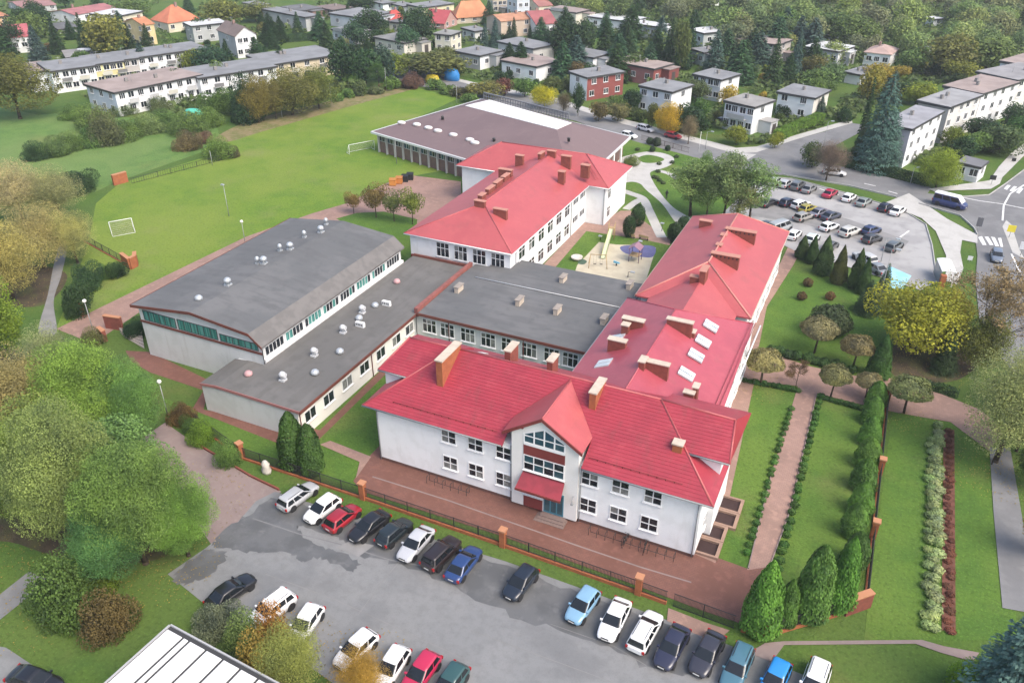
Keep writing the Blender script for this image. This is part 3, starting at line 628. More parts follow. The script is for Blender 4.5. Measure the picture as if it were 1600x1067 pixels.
# ================================================================ sports hall
gym = thing('sports_hall', 'big white sports hall with shallow grey felt roof and teal curtained clerestory windows', 'building')
GXa, GXr, GXk, GXb, GY0, GY1 = -80.3, -71.0, -62.3, -61.0, 61.5, 92.0
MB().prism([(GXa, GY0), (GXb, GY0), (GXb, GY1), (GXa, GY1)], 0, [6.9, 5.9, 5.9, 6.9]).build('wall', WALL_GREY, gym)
gp = MB(); gp.prism([(GXa, GY0), (GXr, GY0), (GXk, GY0), (GXb, GY0)], [6.0, 6, 5.8, 5.5], [7.2, 8.35, 7.5, 5.9])
gp.v = []; gp.f = []; gp.smooth = []
for y in (GY0, GY1):
    P = [(GXa, y, 6.85), (GXb, y, 5.85), (GXk, y, 7.45), (GXr, y, 8.3), (GXa, y, 7.2)]; gp.face(P if y == GY0 else P[::-1])
gp.build('gable_wall', WALL_GREY, gym)
r = MB(); ye, yb_ = GY0 - .5, GY1 + .5
r.slab([(GXa - .7, ye, 7.35), (GXr, ye, 8.6), (GXr, yb_, 8.6), (GXa - .7, yb_, 7.35)], .3)
r.slab([(GXr, ye, 8.6), (GXk, ye, 7.75), (GXk, yb_, 7.75), (GXr, yb_, 8.6)], .3)
gr_ = r.build('roof', BITUMEN, gym)
MB().slab([(GXk, ye + .002, 7.75), (GXb + .4, ye + .002, 6.35), (GXb + .4, yb_ - .002, 6.35), (GXk, yb_ - .002, 7.75)], .25).build('mansard_slope', SHINGLE, gym)
f_ = MB(); prof = [(GXa - .72, 7.37), (GXr, 8.62), (GXk, 7.77), (GXb + .42, 6.37)]
for (xa, za), (xb, zb) in zip(prof, prof[1:]):
    f_.prism([(xa, ye - .06), (xb, ye - .06), (xb, ye - .004), (xa, ye - .004)], [za - .36, zb - .36, zb - .36, za - .36], [za + .02, zb + .02, zb + .02, za + .02])
f_.box((GXa - .78, ye, 7.0), (GXa - .705, yb_, 7.38)).build('fascia', BROWNTRIM, gym)
# clerestory bands in the gable wall and along the right side
for xa, xb in ((-79.6, -74.3), (-73.9, -67.7), (-67.3, -61.6)):
    za = 5.35
    window(gym, (xa, GY0, za), 0, xb - xa, 1.35 if xa < -74 else (1.4 if xa < -68 else 0.95), 6, 1, frame=DARKFRAME, panes=[TEAL], fw=.06, sill=False)
MB().box((GXa - .02, GY0 - .14, 4.95), (GXb, GY0 - .003, 5.2)).build('window_ledge', BROWNTRIM, gym)
yy = GY0 + .4
while yy + 3.4 < GY1: window(gym, (GXb, yy, 4.55), E_FACE, 3.3, 1.2, 5, 1, frame=WHITEFRAME, panes=[TEAL, GLASS, GLASS], fw=.06, sill=False); yy += 3.75
MB().box((GXb + .003, GY0 - .1, 3.95), (GXb + .4, GY1, 4.42)).build('parapet', WHITETRIM, gym)
pipe(gym, GXb + .1, GY0 - .12, 0.3, 6.2, IRON)

# roof fans, each bolted down: parts of the building they stand on
def roof_fan(parent, x, y, z, big=True, mat=GALV):
    m = MB(); r0 = .38 if big else .25
    m.box((x - r0, y - r0, z - .1), (x + r0, y + r0, z + .22)); m.lathe([(r0 * .75, .22), (r0 * .75, .5), (r0 * 1.25, .55), (r0 * 1.2, .85), (r0 * .7, 1.05), (.05, 1.1)], (x, y, z), 12)
    return m.build('roof_fan', mat, parent)
def dome_vent(parent, x, y, z, mat=GALV):
    return MB().lathe([(.35, 0), (.5, .1), (.48, .35), (.3, .55), (.05, .62)], (x, y, z - .02), 12).build('dome_vent', mat, parent)
def goose_vent(parent, x, y, z, mat=surf('pale_grey_metal', (.58, .59, .6), (((.42, .43, .44), 2, .4, .6, .6),), .5, .4)):
    m = MB(); m.box((x - .35, y - .35, z - .1), (x + .35, y + .35, z + .2)); m.lathe([(.25, .2), (.25, .7)], (x, y, z), 10); m.tube((x - .05, y, z + .75), (x + .45, y, z + .75), .3, .3, 10).lathe([(.36, .55), (.4, .9), (.2, 1.1)], (x, y, z), 10)
    return m.build('cowl_vent', mat, parent)
def slot_vent(parent, x, y, z):
    m = MB().box((x - .6, y - .22, z - .05), (x + .6, y + .22, z + .62)); o = m.build('vent_box', WHITETRIM, parent)
    s = MB()
    for k in range(4): s.box((x - .5 + k * .27, y - .235, z + .2), (x - .36 + k * .27, y - .223, z + .48))
    s.build('louvre', BLACKPL, o); return o
def groof(x): return 8.6 - (8.6 - 7.35) * (GXr - x) / (GXr - GXa + .7) if x < GXr else 8.6 - .85 * (x - GXr) / (GXk - GXr)
for p, k in (((311, 469), 'd'), ((357, 448), 'F'), ((403, 413), 'f'), ((413, 414), 'F'), ((438, 393), 'f'), ((454, 392), 'F'), ((476, 372), 'f'), ((502, 366), 'F'), ((510, 352), 'f')):
    q = at(*p, 8.3); z = groof(q.x)
    (dome_vent if k == 'd' else roof_fan)(gym, q.x, q.y, z, k == 'F') if k != 'd' else dome_vent(gym, q.x, q.y, z)
gym['group'] = 'school buildings'

# ================================================================ low flat-roofed wing beside the hall
lw = thing('flat_roofed_wing', 'long low white wing with dark felt roof and brown fascia beside the sports hall', 'building')
A, Bx, Ya, Yb = -64.9, -51.4, 55.2, 94.6
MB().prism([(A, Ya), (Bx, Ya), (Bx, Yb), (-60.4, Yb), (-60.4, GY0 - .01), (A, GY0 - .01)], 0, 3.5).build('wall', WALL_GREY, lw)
r = MB(); r.slab([(A - .1, Ya - .1, 3.72), (-62.6, Ya - .1, 4.05), (-62.6, GY0 - .6, 4.05), (A - .1, GY0 - .6, 3.72)], .2)
r.slab([(-62.6, Ya - .1, 4.05), (Bx + .45, Ya - .1, 3.95), (Bx + .45, Yb, 3.95), (-60.58, Yb, 4.05), (-60.58, GY0 - .6, 4.05), (-62.6, GY0 - .6, 4.05)], .2)
r.build('roof', BITUMEN_W, lw)
MB().box((Bx + .46, Ya - .2, 3.62), (Bx + .56, 79.3, 4.0)).build('fascia', BROWNTRIM, lw)
fr = MB(); fr.prism([(A - .12, Ya - .18), (-62.6, Ya - .18), (-62.6, Ya - .104), (A - .12, Ya - .104)], [3.45, 3.75, 3.75, 3.45], [3.76, 4.09, 4.09, 3.76])
fr.prism([(-62.59, Ya - .18), (Bx + .45, Ya - .18), (Bx + .45, Ya - .104), (-62.59, Ya - .104)], [3.75, 3.65, 3.65, 3.75], [4.09, 3.99, 3.99, 4.09])
fr.build('verge_flashing', surf('pinkish_flashing', (0.36, 0.16, 0.15), (), 0.6, 0.3), lw)
MB().box((Bx + .002, Ya, 0), (Bx + .03, 79.3, 3.6)).build('side_wall', surf('cream_white_render', (0.80, 0.77, 0.70), (((0.7, 0.67, 0.6), .5, .45, .65, .5),), .85, .25), lw)
for y in (56.2, 59.6, 63.2, 66.8, 70.4, 74.0, 77.2): window(lw, (Bx + .03, y, 1.55), E_FACE, 1.9, 1.35, 2, 1, frame=WHITEFRAME, fw=.08)
pipe(lw, Bx + .12, 69.3, 0, 3.7, BROWNTRIM, .06); pipe(lw, Bx + .12, 55.4, 0, 3.7, BROWNTRIM, .06)
for p, k in (((388, 584), 'p'), ((442, 592), 'g'), ((492, 582), 'd'), ((491, 554), 'g'), ((531, 549), 'd'), ((536, 518), 'g'), ((563, 508), 's'), ((561, 497), 'd'), ((566, 487), 'g'), ((586, 477), 'd'), ((604, 475), 's'), ((620, 440), 'p')):
    q = at(*p, 4.2); z = 4.02
    if k == 'g': goose_vent(lw, q.x, q.y, z)
    elif k == 's': slot_vent(lw, q.x, q.y, z)
    elif k == 'd': dome_vent(lw, q.x, q.y, z)
    else: dome_vent(lw, q.x, q.y, z, surf('faded_pink_plastic', (.5, .3, .3), (), .5, .3))
MB().box((-60.5, Yb, 3.2), (-51.2, Yb + .3, 4.35)).build('back_parapet', BROWNTRIM, lw)
lw['group'] = 'school buildings'

# ================================================================ flat middle block with a row of tall windows
mb_ = thing('flat_roofed_block', 'single-storey flat dark-roofed school block with a row of tall white windows between the red roofs', 'building')
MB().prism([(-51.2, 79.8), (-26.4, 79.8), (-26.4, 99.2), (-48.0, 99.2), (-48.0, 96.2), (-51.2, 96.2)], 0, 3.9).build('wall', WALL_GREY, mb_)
r = MB(); r.slab([(-50.6, 79.3, 4.2), (-25.9, 79.3, 4.2), (-25.9, 91.2, 4.42), (-50.6, 91.2, 4.42)], .22); r.slab([(-48.3, 91.2, 4.5), (-25.9, 91.2, 4.5), (-25.9, 99.6, 4.3), (-48.3, 99.6, 4.3)], .3)
r.slab([(-50.6, 91.21, 4.40), (-48.31, 91.21, 4.40), (-48.31, 95.8, 4.2), (-50.6, 95.8, 4.2)], .22)
r.build('roof', BITUMEN, mb_)
MB().box((-50.6, 79.2, 3.82), (-25.9, 79.28, 4.22)).build('fascia', BROWNTRIM, mb_)
strip_box(MB(), (-50.95, 79.4), (-50.95, 95.0), .5, 3.5, 4.75).build('fire_wall_coping', surf('red_coping', (.30, .105, .085), (((.2, .08, .07), 1, .4, .6, .6),), .7, .3), mb_)
MB().tube((-48.3, 91.25, 4.55), (-25.9, 91.25, 4.55), .05, n=5).build('lightning_wire', WHITETRIM, mb_)
for k in range(7):
    px_ = [(671, 507), (699, 512), (731, 522), (763, 531), (795, 539), (827, 545), (862, 556)][k]
    p = at_y(*px_, 79.8); window(mb_, (p.x - 1.0, 79.8, 1.35), 0, 2.0, 1.9, 3, 2, panes=[GLASS, GLASS, CURTAIN], ratio=.66)
window(mb_, (at_y(888, 556, 79.8).x - .7, 79.8, 1.35), 0, 2.0, 1.9, 3, 2, ratio=.66)
pipe(mb_, -46.3, 79.68, 0, 3.9, BROWNTRIM, .06); pipe(mb_, -35.7, 79.68, 0, 3.9, BROWNTRIM, .06)
for p in ((717, 452), (812, 472), (871, 486), (944, 501), (880, 437), (984, 447), (933, 455)):
    q = at(*p, 4.6)
    if p == (933, 455): continue
    chimney(mb_, q.x - .3, q.y - .75, q.x + .3, q.y + .75, 4.0, 5.15, CAPSTONE, surf('weathered_cap', (.33, .29, .25), (((.25, .22, .19), 1.5, .4, .6, .6),), .8, .2), capt=.1)
mb_['group'] = 'school buildings'

# ================================================================ rear two-storey building, red hip roof with sky paling in its colour
rb = thing('school_building', 'long white two-storey school building with plain pale red hip roof behind the flat roofs', 'building')
MB().prism([(-61.8, 96.1), (-45.2, 96.1), (-45.2, 127.0), (-41.7, 127.0), (-41.7, 138.6), (-69.6, 138.6), (-69.6, 127.2), (-61.8, 127.2)], 0, 6.95).build('wall', WALL, rb)
MB().box((-61.7, 95.85, 0), (-45.3, 96.098, 3.6)).build('lower_wall', DARKRED, rb)
ze = 7.05; rz_ = 10.1; rx = -53.6
rF = [(-62.45, 95.45, ze), (-44.6, 95.45, ze), (rx, 104.4, rz_)]
rR = [(-44.6, 95.45, ze), (-44.6, 126.3, ze), (-47.6, 132.9, rz_ + .0), (rx, 132.9, rz_), (rx, 104.4, rz_)]
rL = [(-62.45, 126.6, ze), (-62.45, 95.45, ze), (rx, 104.4, rz_), (rx, 132.9, rz_), (-64, 132.9, rz_)]
r = MB()
r.slab(rF, .18); r.slab([(-44.6, 95.45, ze), (-44.6, 132.5, ze + .0), (rx, 132.5, rz_), (rx, 104.4, rz_)], .18)
r.slab([(-62.45, 132.5, ze), (-62.45, 95.45, ze), (rx, 104.4, rz_), (rx, 132.5, rz_)], .18)
tA, tB = (-64.2, 132.9, rz_ + .25), (-47.6, 132.9, rz_ + .25)
r.slab([(-70.4, 126.5, ze + .004), (-41.0, 126.5, ze + .004), tB, tA], .18); r.slab([(-41.0, 139.3, ze), (-70.4, 139.3, ze), tA, tB], .18)
r.slab([(-41.0, 126.5, ze), (-41.0, 139.3, ze), tB], .18); r.slab([(-70.4, 139.3, ze), (-70.4, 126.5, ze), tA], .18)
rro = r.build('roof', REDMETAL2, rb)
caps(rro, [((-62.45, 95.45, ze), (rx, 104.4, rz_)), ((-44.6, 95.45, ze), (rx, 104.4, rz_)), ((rx, 104.4, rz_), (rx, 132.5, rz_)), (tA, tB), ((-41.0, 126.5, ze), tB), ((-70.4, 126.5, ze), tA), ((-41, 139.3, ze), tB)], REDMETAL2, .1)
for a, b in (((-62.45, 95.4, ze - .1), (-44.55, 95.4, ze - .1)), ((-44.55, 95.45, ze - .1), (-44.55, 126.4, ze - .1)), ((-44.6, 126.45, ze - .1), (-41, 126.45, ze - .1)), ((-40.95, 126.5, ze - .1), (-40.95, 139.3, ze - .1)), ((-70.4, 126.45, ze - .1), (-62.4, 126.45, ze - .1))): gutter(rro, a, b, WHITETRIM)
for px_ in ((692, 390), (720, 397), (749, 405), (778, 403)):
    p = at_y(px_[0], 388 + (px_[0] - 692) * .205, 96.1); window(rb, (p.x - 1.05, 96.1, 4.15), 0, 2.1, 2.2, 3, 2, ratio=.62)
ys = [99.0, 102.6, 106.2, 109.8, 113.4, 117.0]
for y in ys:
    for z in (1.0, 4.4): window(rb, (-45.2, y, z), E_FACE, 2.1, 1.9, 2, 2, ratio=.66)
for y in (120.8, 124.0):
    for z in (2.0, 5.2): window(rb, (-45.2, y, z), E_FACE, 2.3, 1.1, 3, 1)
for z in (1.0, 4.4): window(rb, (-41.7, 128.2, z), E_FACE, 1.5, 1.9, 2, 2, ratio=.66)
pipe(rb, -45.1, 119.9, 0, 7, GREYTRIM); pipe(rb, -45.1, 97.9, 0, 7, GREYTRIM); pipe(rb, -41.9, 126.9, 0, 7, GREYTRIM)
def roof_stack(parent, pxy, z, lx, ly, zb, zt, slots=0, mat=None):
    q = at(*pxy, z); return chimney(parent, q.x - lx / 2, q.y - ly / 2, q.x + lx / 2, q.y + ly / 2, zb, zt, mat or BRICKDK, surf('terracotta_cap', (.45, .22, .17), (), .8, .2), slots=slots, capt=.1)
for pxy, lx, ly, zt in (((750, 314), 1.9, .6, 11.2), ((782, 327), 2.4, .6, 10.6), ((753, 304), .8, 1.5, 10.9), ((766, 293), .7, 2.3, 10.9), ((778, 283), .7, 2.3, 10.9), ((790, 265), 2.6, .7, 11.0), ((790, 274), .7, 2.2, 10.8), ((812, 243), 1.6, .7, 11.0), ((878, 268), 1.2, .9, 10.8), ((862, 236), 1.7, .7, 11.4), ((885, 244), 1.9, .7, 11.3), ((915, 258), 1.6, .9, 10.9), ((846, 239), .6, 2.0, 11.2)):
    roof_stack(rb, pxy, zt - .5, lx * .9, ly, 8.2, zt - .5)
fm = MB()
for k in range(3): fm.tube((-44.4 + k * .55, 127.6, ze + .55 + .22 * k), (-47.2 + k * .25, 131.2, ze + 2.5), .04, n=4)
fm.build('roof_seam', REDMETAL2, rro)
rb['group'] = 'school buildings'

# ================================================================ right-hand two-storey building and the block joining it
gb2 = thing('school_building', 'long red-roofed school building at the right beside the rear car park and playground', 'building')
MB().prism([(-24.6, 92.3), (-11.0, 92.3), (-11.0, 120.6), (-24.6, 120.6)], 0, 6.4).build('wall', WALL, gb2)
e = 6.6; hx = -17.8; hz = 9.7
c1, c2, c3, c4 = (-25.25, 91.6, e), (-10.45, 91.6, e), (-10.45, 121.4, e), (-25.25, 121.4, e); ra, rb2 = (hx, 98.9, hz), (hx, 117.5, hz)
r = MB(); r.slab([c1, c2, ra], .2); r.slab([c2, c3, rb2, ra], .2); r.slab([c3, c4, rb2], .2); r.slab([c4, c1, ra, rb2], .2)
r.slab([(-23.4, 87.5, e - .1), (-17.7, 84.5, 8.9), (-17.7, 97.0, 8.9), (-23.4, 91.6, e + .03)], .1); r.slab([(-17.7, 84.5, 8.9), (-12.2, 87.5, e - .1), (-12.2, 91.6, e + .03), (-17.7, 97.0, 8.9)], .1)
g2r = r.build('roof', REDMETAL2, gb2)
caps(g2r, [(c1, ra), (c2, ra), (ra, rb2), (c3, rb2), (c4, rb2)], surf('pale_red_cap', (.55, .22, .18), (), .5, .4), .12)
for a, b in ((c1, c4), (c2, c3), (c4, c3)): gutter(g2r, Vector(a) - Vector((0, 0, .1)), Vector(b) - Vector((0, 0, .1)), CAPSTONE, .11)
for pxy, lx, ly, zt, sl in (((1158, 360), 4.6, .8, 10.4, 7), ((1134, 398), 4.0, .8, 10.6, 7), ((1103, 345), 1.9, .7, 9.4, 0), ((1131, 367), .8, .9, 10.2, 0), ((1124, 382), .8, .9, 10.3, 0), ((1101, 420), .8, 2.0, 11.0, 0), ((1086, 432), 1.2, .7, 9.9, 0)):
    roof_stack(gb2, pxy, zt - .55, lx * .92, ly, 7.2, zt - .55, sl)
for y in (93.5, 97.5, 101.5, 105.5, 109.5, 113.5, 117):
    for z in (1.0, 4.1): window(gb2, (-11.0, y, z), E_FACE, 2, 1.7, 2, 2)
for y in (103.4, 107.2, 111, 114.8, 118.6):
    for z in (1.0, 4.1): window(gb2, (-24.6, y, z), W_FACE, 2, 1.7, 2, 2)
gb2['group'] = 'school buildings'

mid = thing('school_building', 'rosy red gabled school wing with rows of white skylights joining the front building', 'building')
MB().prism([(-25.2, 69.7), (-9.9, 69.7), (-9.9, 90.2), (-25.2, 90.2)], 0, 6.2).build('wall', WALL, mid)
e = 6.5; mx = -18.1; mz = 10.15
r = MB(); r.slab([(-25.95, 68.9, e), (mx, 67.9, mz), (mx, 83.2 + 7, mz), (-25.95, 90.6, e)][::-1], .2); r.slab([(mx, 67.9, mz), (-9.1, 70.4, e), (-10.0, 90.6, e), (mx, 90.2, mz)][::-1], .2)
r.v = []; r.f = []; r.smooth = []
r.slab([(-25.95, 66.2, e), (mx, 64.9, mz), (mx, 83.4, mz), (-25.95, 90.6, e)], .2); r.slab([(mx, 64.9, mz), (-9.15, 66.2, e), (-9.95, 90.6, e), (mx, 83.4, mz)], .2); r.slab([(-9.95, 90.6, e), (-25.95, 90.6, e), (mx, 83.4, mz)], .2)
mr_ = r.build('roof', REDMETAL3, mid)
caps(mr_, [((mx, 65.2, mz), (mx, 83.4, mz)), ((mx, 83.4, mz), (-25.95, 90.6, e)), ((mx, 83.4, mz), (-9.95, 90.6, e))], REDMETAL3, .09)
gutter(mr_, (-26.0, 70.6, e - .08), (-26.0, 90.6, e - .08), GREYTRIM, .09); gutter(mr_, (-9.1, 70.6, e - .08), (-9.1, 90.6, e - .08), WHITETRIM, .1)
caps(mr_, [((-9.7, 71, e + .32), (-9.7, 90.4, e + .32)), ((-10.1, 71, e + .48), (-10.1, 90.4, e + .48))], REDMETAL3, .05, 'roof_seam')
def mroof(x): return mz - (mz - e) * abs(x - mx) / (mx + 25.95 if x < mx else -9.15 - mx)
def skylight(p, uphill):
    q = at(*p, 8.6); q = at(*p, mroof(q.x)); q = at(*p, mroof(q.x)); x, y = q.x, q.y
    s = 1 if uphill > 0 else -1
    for k in (-1, 1):
        xa, xb = x - .8, x + .8; ya, yb = y + k * .42 - .36, y + k * .42 + .36
        o = MB().slab([(xa, ya, mroof(xa) + .16), (xb, ya, mroof(xb) + .16), (xb, yb, mroof(xb) + .16), (xa, yb, mroof(xa) + .16)], .2).build('skylight', surf('skylight_glass', (.60, .64, .65), (((.45, .5, .52), 1.1, .42, .6, .7),), .12, .6), mr_)
for p in ((1111, 510), (1099, 534), (1088, 556), (1073, 585)): skylight(p, 1)
skylight((943, 568), -1); skylight((964, 528), -1)
for pxy, lx, ly, zt in (((1063, 501), 2.9, .6, 10.7), ((1024, 566), 2.9, .6, 10.7), ((1005, 562), .6, 1.2, 10.9), ((990, 499), 2.5, .7, 9.5), ((965, 531), 2.0, .7, 9.4), ((1077, 613), 1.0, .6, 9.2), ((1088, 603), .5, .9, 9.6), ((1083, 518), .5, .8, 9.4), ((978, 507), .8, .8, 9.2)):
    q = at(*pxy, zt); chimney(mid, q.x - lx / 2, q.y - ly / 2, q.x + lx / 2, q.y + ly / 2, 7.2, zt, BRICKDK, CAPSTONE, capt=.12)
for y in (71.5, 75, 78.5, 82, 85.5): window(mid, (-9.9, y, 3.9), E_FACE, 1.8, 1.6, 2, 2); window(mid, (-9.9, y, 1), E_FACE, 1.8, 1.6, 2, 2)
mid['group'] = 'school buildings'

# ================================================================ broad brown-roofed building behind
bw = thing('brown_roofed_hall', 'broad low hall with brown membrane hip roof and a white ridge strip beside the street', 'building')
def P3(x, y, z): q = at(x, y, z); return (q.x, q.y, z)
ez, tz = 4.3, 8.2
n1, n2, n3, n4 = P3(580, 206, ez), P3(895, 298, ez), P3(985, 214, ez), P3(752, 155, ez)
r1, r2 = P3(727, 166, tz), P3(870, 203, tz); r3, r4 = P3(765, 157, tz), P3(893, 193, tz)
r = MB(); r.slab([n1, n2, r2, r1], .35); r.slab([n2, n3, r4, r2], .35); r.slab([n4, n1, r1, r3], .35); r.slab([n3, n4, r3, r4], .35)
br_ = r.build('roof', BROWNROOF, bw)
up_ = Vector((0, 0, .12))
MB().slab([Vector(p) + up_ for p in (r1, r2, r4, r3)], .2).build('ridge_rooflight', surf('white_membrane', (.76, .76, .74), (((.66, .66, .63), .5, .45, .65, .5),), .5, .3), br_)
gm = MB()
for a, b in ((n1, n2), (n2, n3), (n4, n1), (n3, n4)):
    strip_box(gm, a, b, .35, ez - .36, ez + .06)
gm.build('eaves_trim', surf('pale_eaves', (.6, .61, .6), (), .5, .4), br_)
def inset(a, b, d=1.0):
    a = Vector(a); c = (Vector(n1) + Vector(n2) + Vector(n3) + Vector(n4)) / 4
    return a + (c - a).normalized() * d * 1.4
W = [inset(p, None) for p in (n1, n2, n3, n4)]
MB().prism([(p.x, p.y) for p in W], 0, ez - .3).build('wall', surf('brown_cladding', (.20, .125, .10), (((.14, .09, .08), .8, .4, .6, .6),), .7, .3), bw)
d = (W[1] - W[0]); L = d.length; u = d.normalized(); rot = math.atan2(u.y, u.x); nn = Vector((u.y, -u.x, 0)); k = 0
s = .6
while s + 2.4 < L * .62:
    o = W[0] + u * s + nn * .02; window(bw, (o.x, o.y, 2.5), rot, 2.3, 1.2, 3, 1, frame=surf('grey_frame', (.45, .45, .44), (), .5, .4), panes=[GLASS, GLASS, GLASSB], fw=.1, sill=False)
    MB().box((-.08, -.5, 0), (.08, 0, 4.0)).build('wall_pier', surf('grey_frame', ()), bw, (o.x - .12, o.y, 0), rot); s += 2.62
d = (W[2] - W[1]); u = d.normalized(); L = d.length
for t in (.55, .68, .82):
    o = Vector(n2).lerp(Vector(n3), t); MB().box((-.16, -.16, 0), (.16, .16, ez - .3)).build('porch_column', WHITETRIM, bw, (o.x, o.y, 0), rot)
# raised plant rail along the street side
pr = MB(); a, b = Vector(n4).lerp(Vector(n3), .02), Vector(n4).lerp(Vector(n3), .62)
for t in np.linspace(0, 1, 34):
    q = a.lerp(b, float(t)); pr.box((q.x - .09, q.y - .09, ez), (q.x + .09, q.y + .09, ez + 1.6))
strip_box(pr, a, b, .3, ez + 1.6, ez + 1.85); strip_box(pr, a, b, .12, ez + .8, ez + .95)
pr.build('roof_screen', surf('grey_screen', (.2, .21, .22), (), .6, .3), bw)
def broof(x, y):
    a, b, c = Vector(n1), Vector(n2), Vector(r2); nrm = (b - a).cross(c - a); return a.z - (nrm.x * (x - a.x) + nrm.y * (y - a.y)) / nrm.z
for p in ((627, 188), (651, 189), (669, 194), (684, 199), (708, 205), (734, 213), (742, 219), (786, 229)):
    q = at(*p, 5.4); q = at(*p, broof(q.x, q.y) + .2); z = broof(q.x, q.y)
    MB().lathe([(.75, -.1), (.8, .22), (.62, .42), (.25, .52)], (q.x, q.y, z), 10, 1.25, .8).build('dome_rooflight', surf('white_dome', (.72, .7, .68), (), .3, .4), br_)
for p in ((692, 195), (772, 225), (888, 236)):
    q = at(*p, 5.6); z = broof(q.x, q.y); MB().lathe([(.3, -.1), (.3, .5), (.4, .55), (.1, .75)], (q.x, q.y, z), 8).build('vent_pipe', DARKFRAME, br_)
bw['group'] = 'school buildings'

# ================================================================ white panelled roof in the lower left corner
cn = thing('panel_roofed_building', 'corner of a low building with a white panelled metal roof at the bottom edge', 'building')
zr = 5.0
c0 = at(266, 977, zr); ca = at(155, 1072, zr); cb = at(450, 1077, zr)
ux = (cb - c0).normalized(); uy = (ca - c0).normalized(); uy = (uy - ux * uy.dot(ux)).normalized()
LX, LY = 20.0, 12.0
def cpt(a, b, z): q = c0 + ux * a + uy * b; return (q.x, q.y, z)
MB().prism([cpt(.4, .4, 0)[:2], cpt(LX, .4, 0)[:2], cpt(LX, LY, 0)[:2], cpt(.4, LY, 0)[:2]][::-1], 0, zr - .35).build('wall', WALL_GREY, cn)
ro = MB().prism([cpt(0, 0, 0)[:2], cpt(LX, 0, 0)[:2], cpt(LX, LY, 0)[:2], cpt(0, LY, 0)[:2]][::-1], zr - .34, zr - .06).build('roof', DARKFRAME, cn)
a_ = .12; WPAN = surf('white_roof_panel', (.80, .80, .785), (((.7, .7, .68), .4, .45, .65, .5),), .45, .4)
for k in range(11):
    w = 1.46 if k != 1 else .4
    if k == 0: w = 1.5
    MB().prism([cpt(a_, .35, 0)[:2], cpt(a_ + w, .35, 0)[:2], cpt(a_ + w, LY, 0)[:2], cpt(a_, LY, 0)[:2]][::-1], zr - .059, zr + .02).build('roof_panel', WPAN, ro); a_ += w + .24
tr = MB(); strip_box(tr, cpt(0, -.06, 0), cpt(LX, -.06, 0), .12, zr - .4, zr + .08); strip_box(tr, cpt(-.06, 0, 0), cpt(-.06, LY, 0), .12, zr - .4, zr + .08); tr.build('edge_trim', surf('grey_edge', (.4, .4, .4), (), .5, .4), ro)
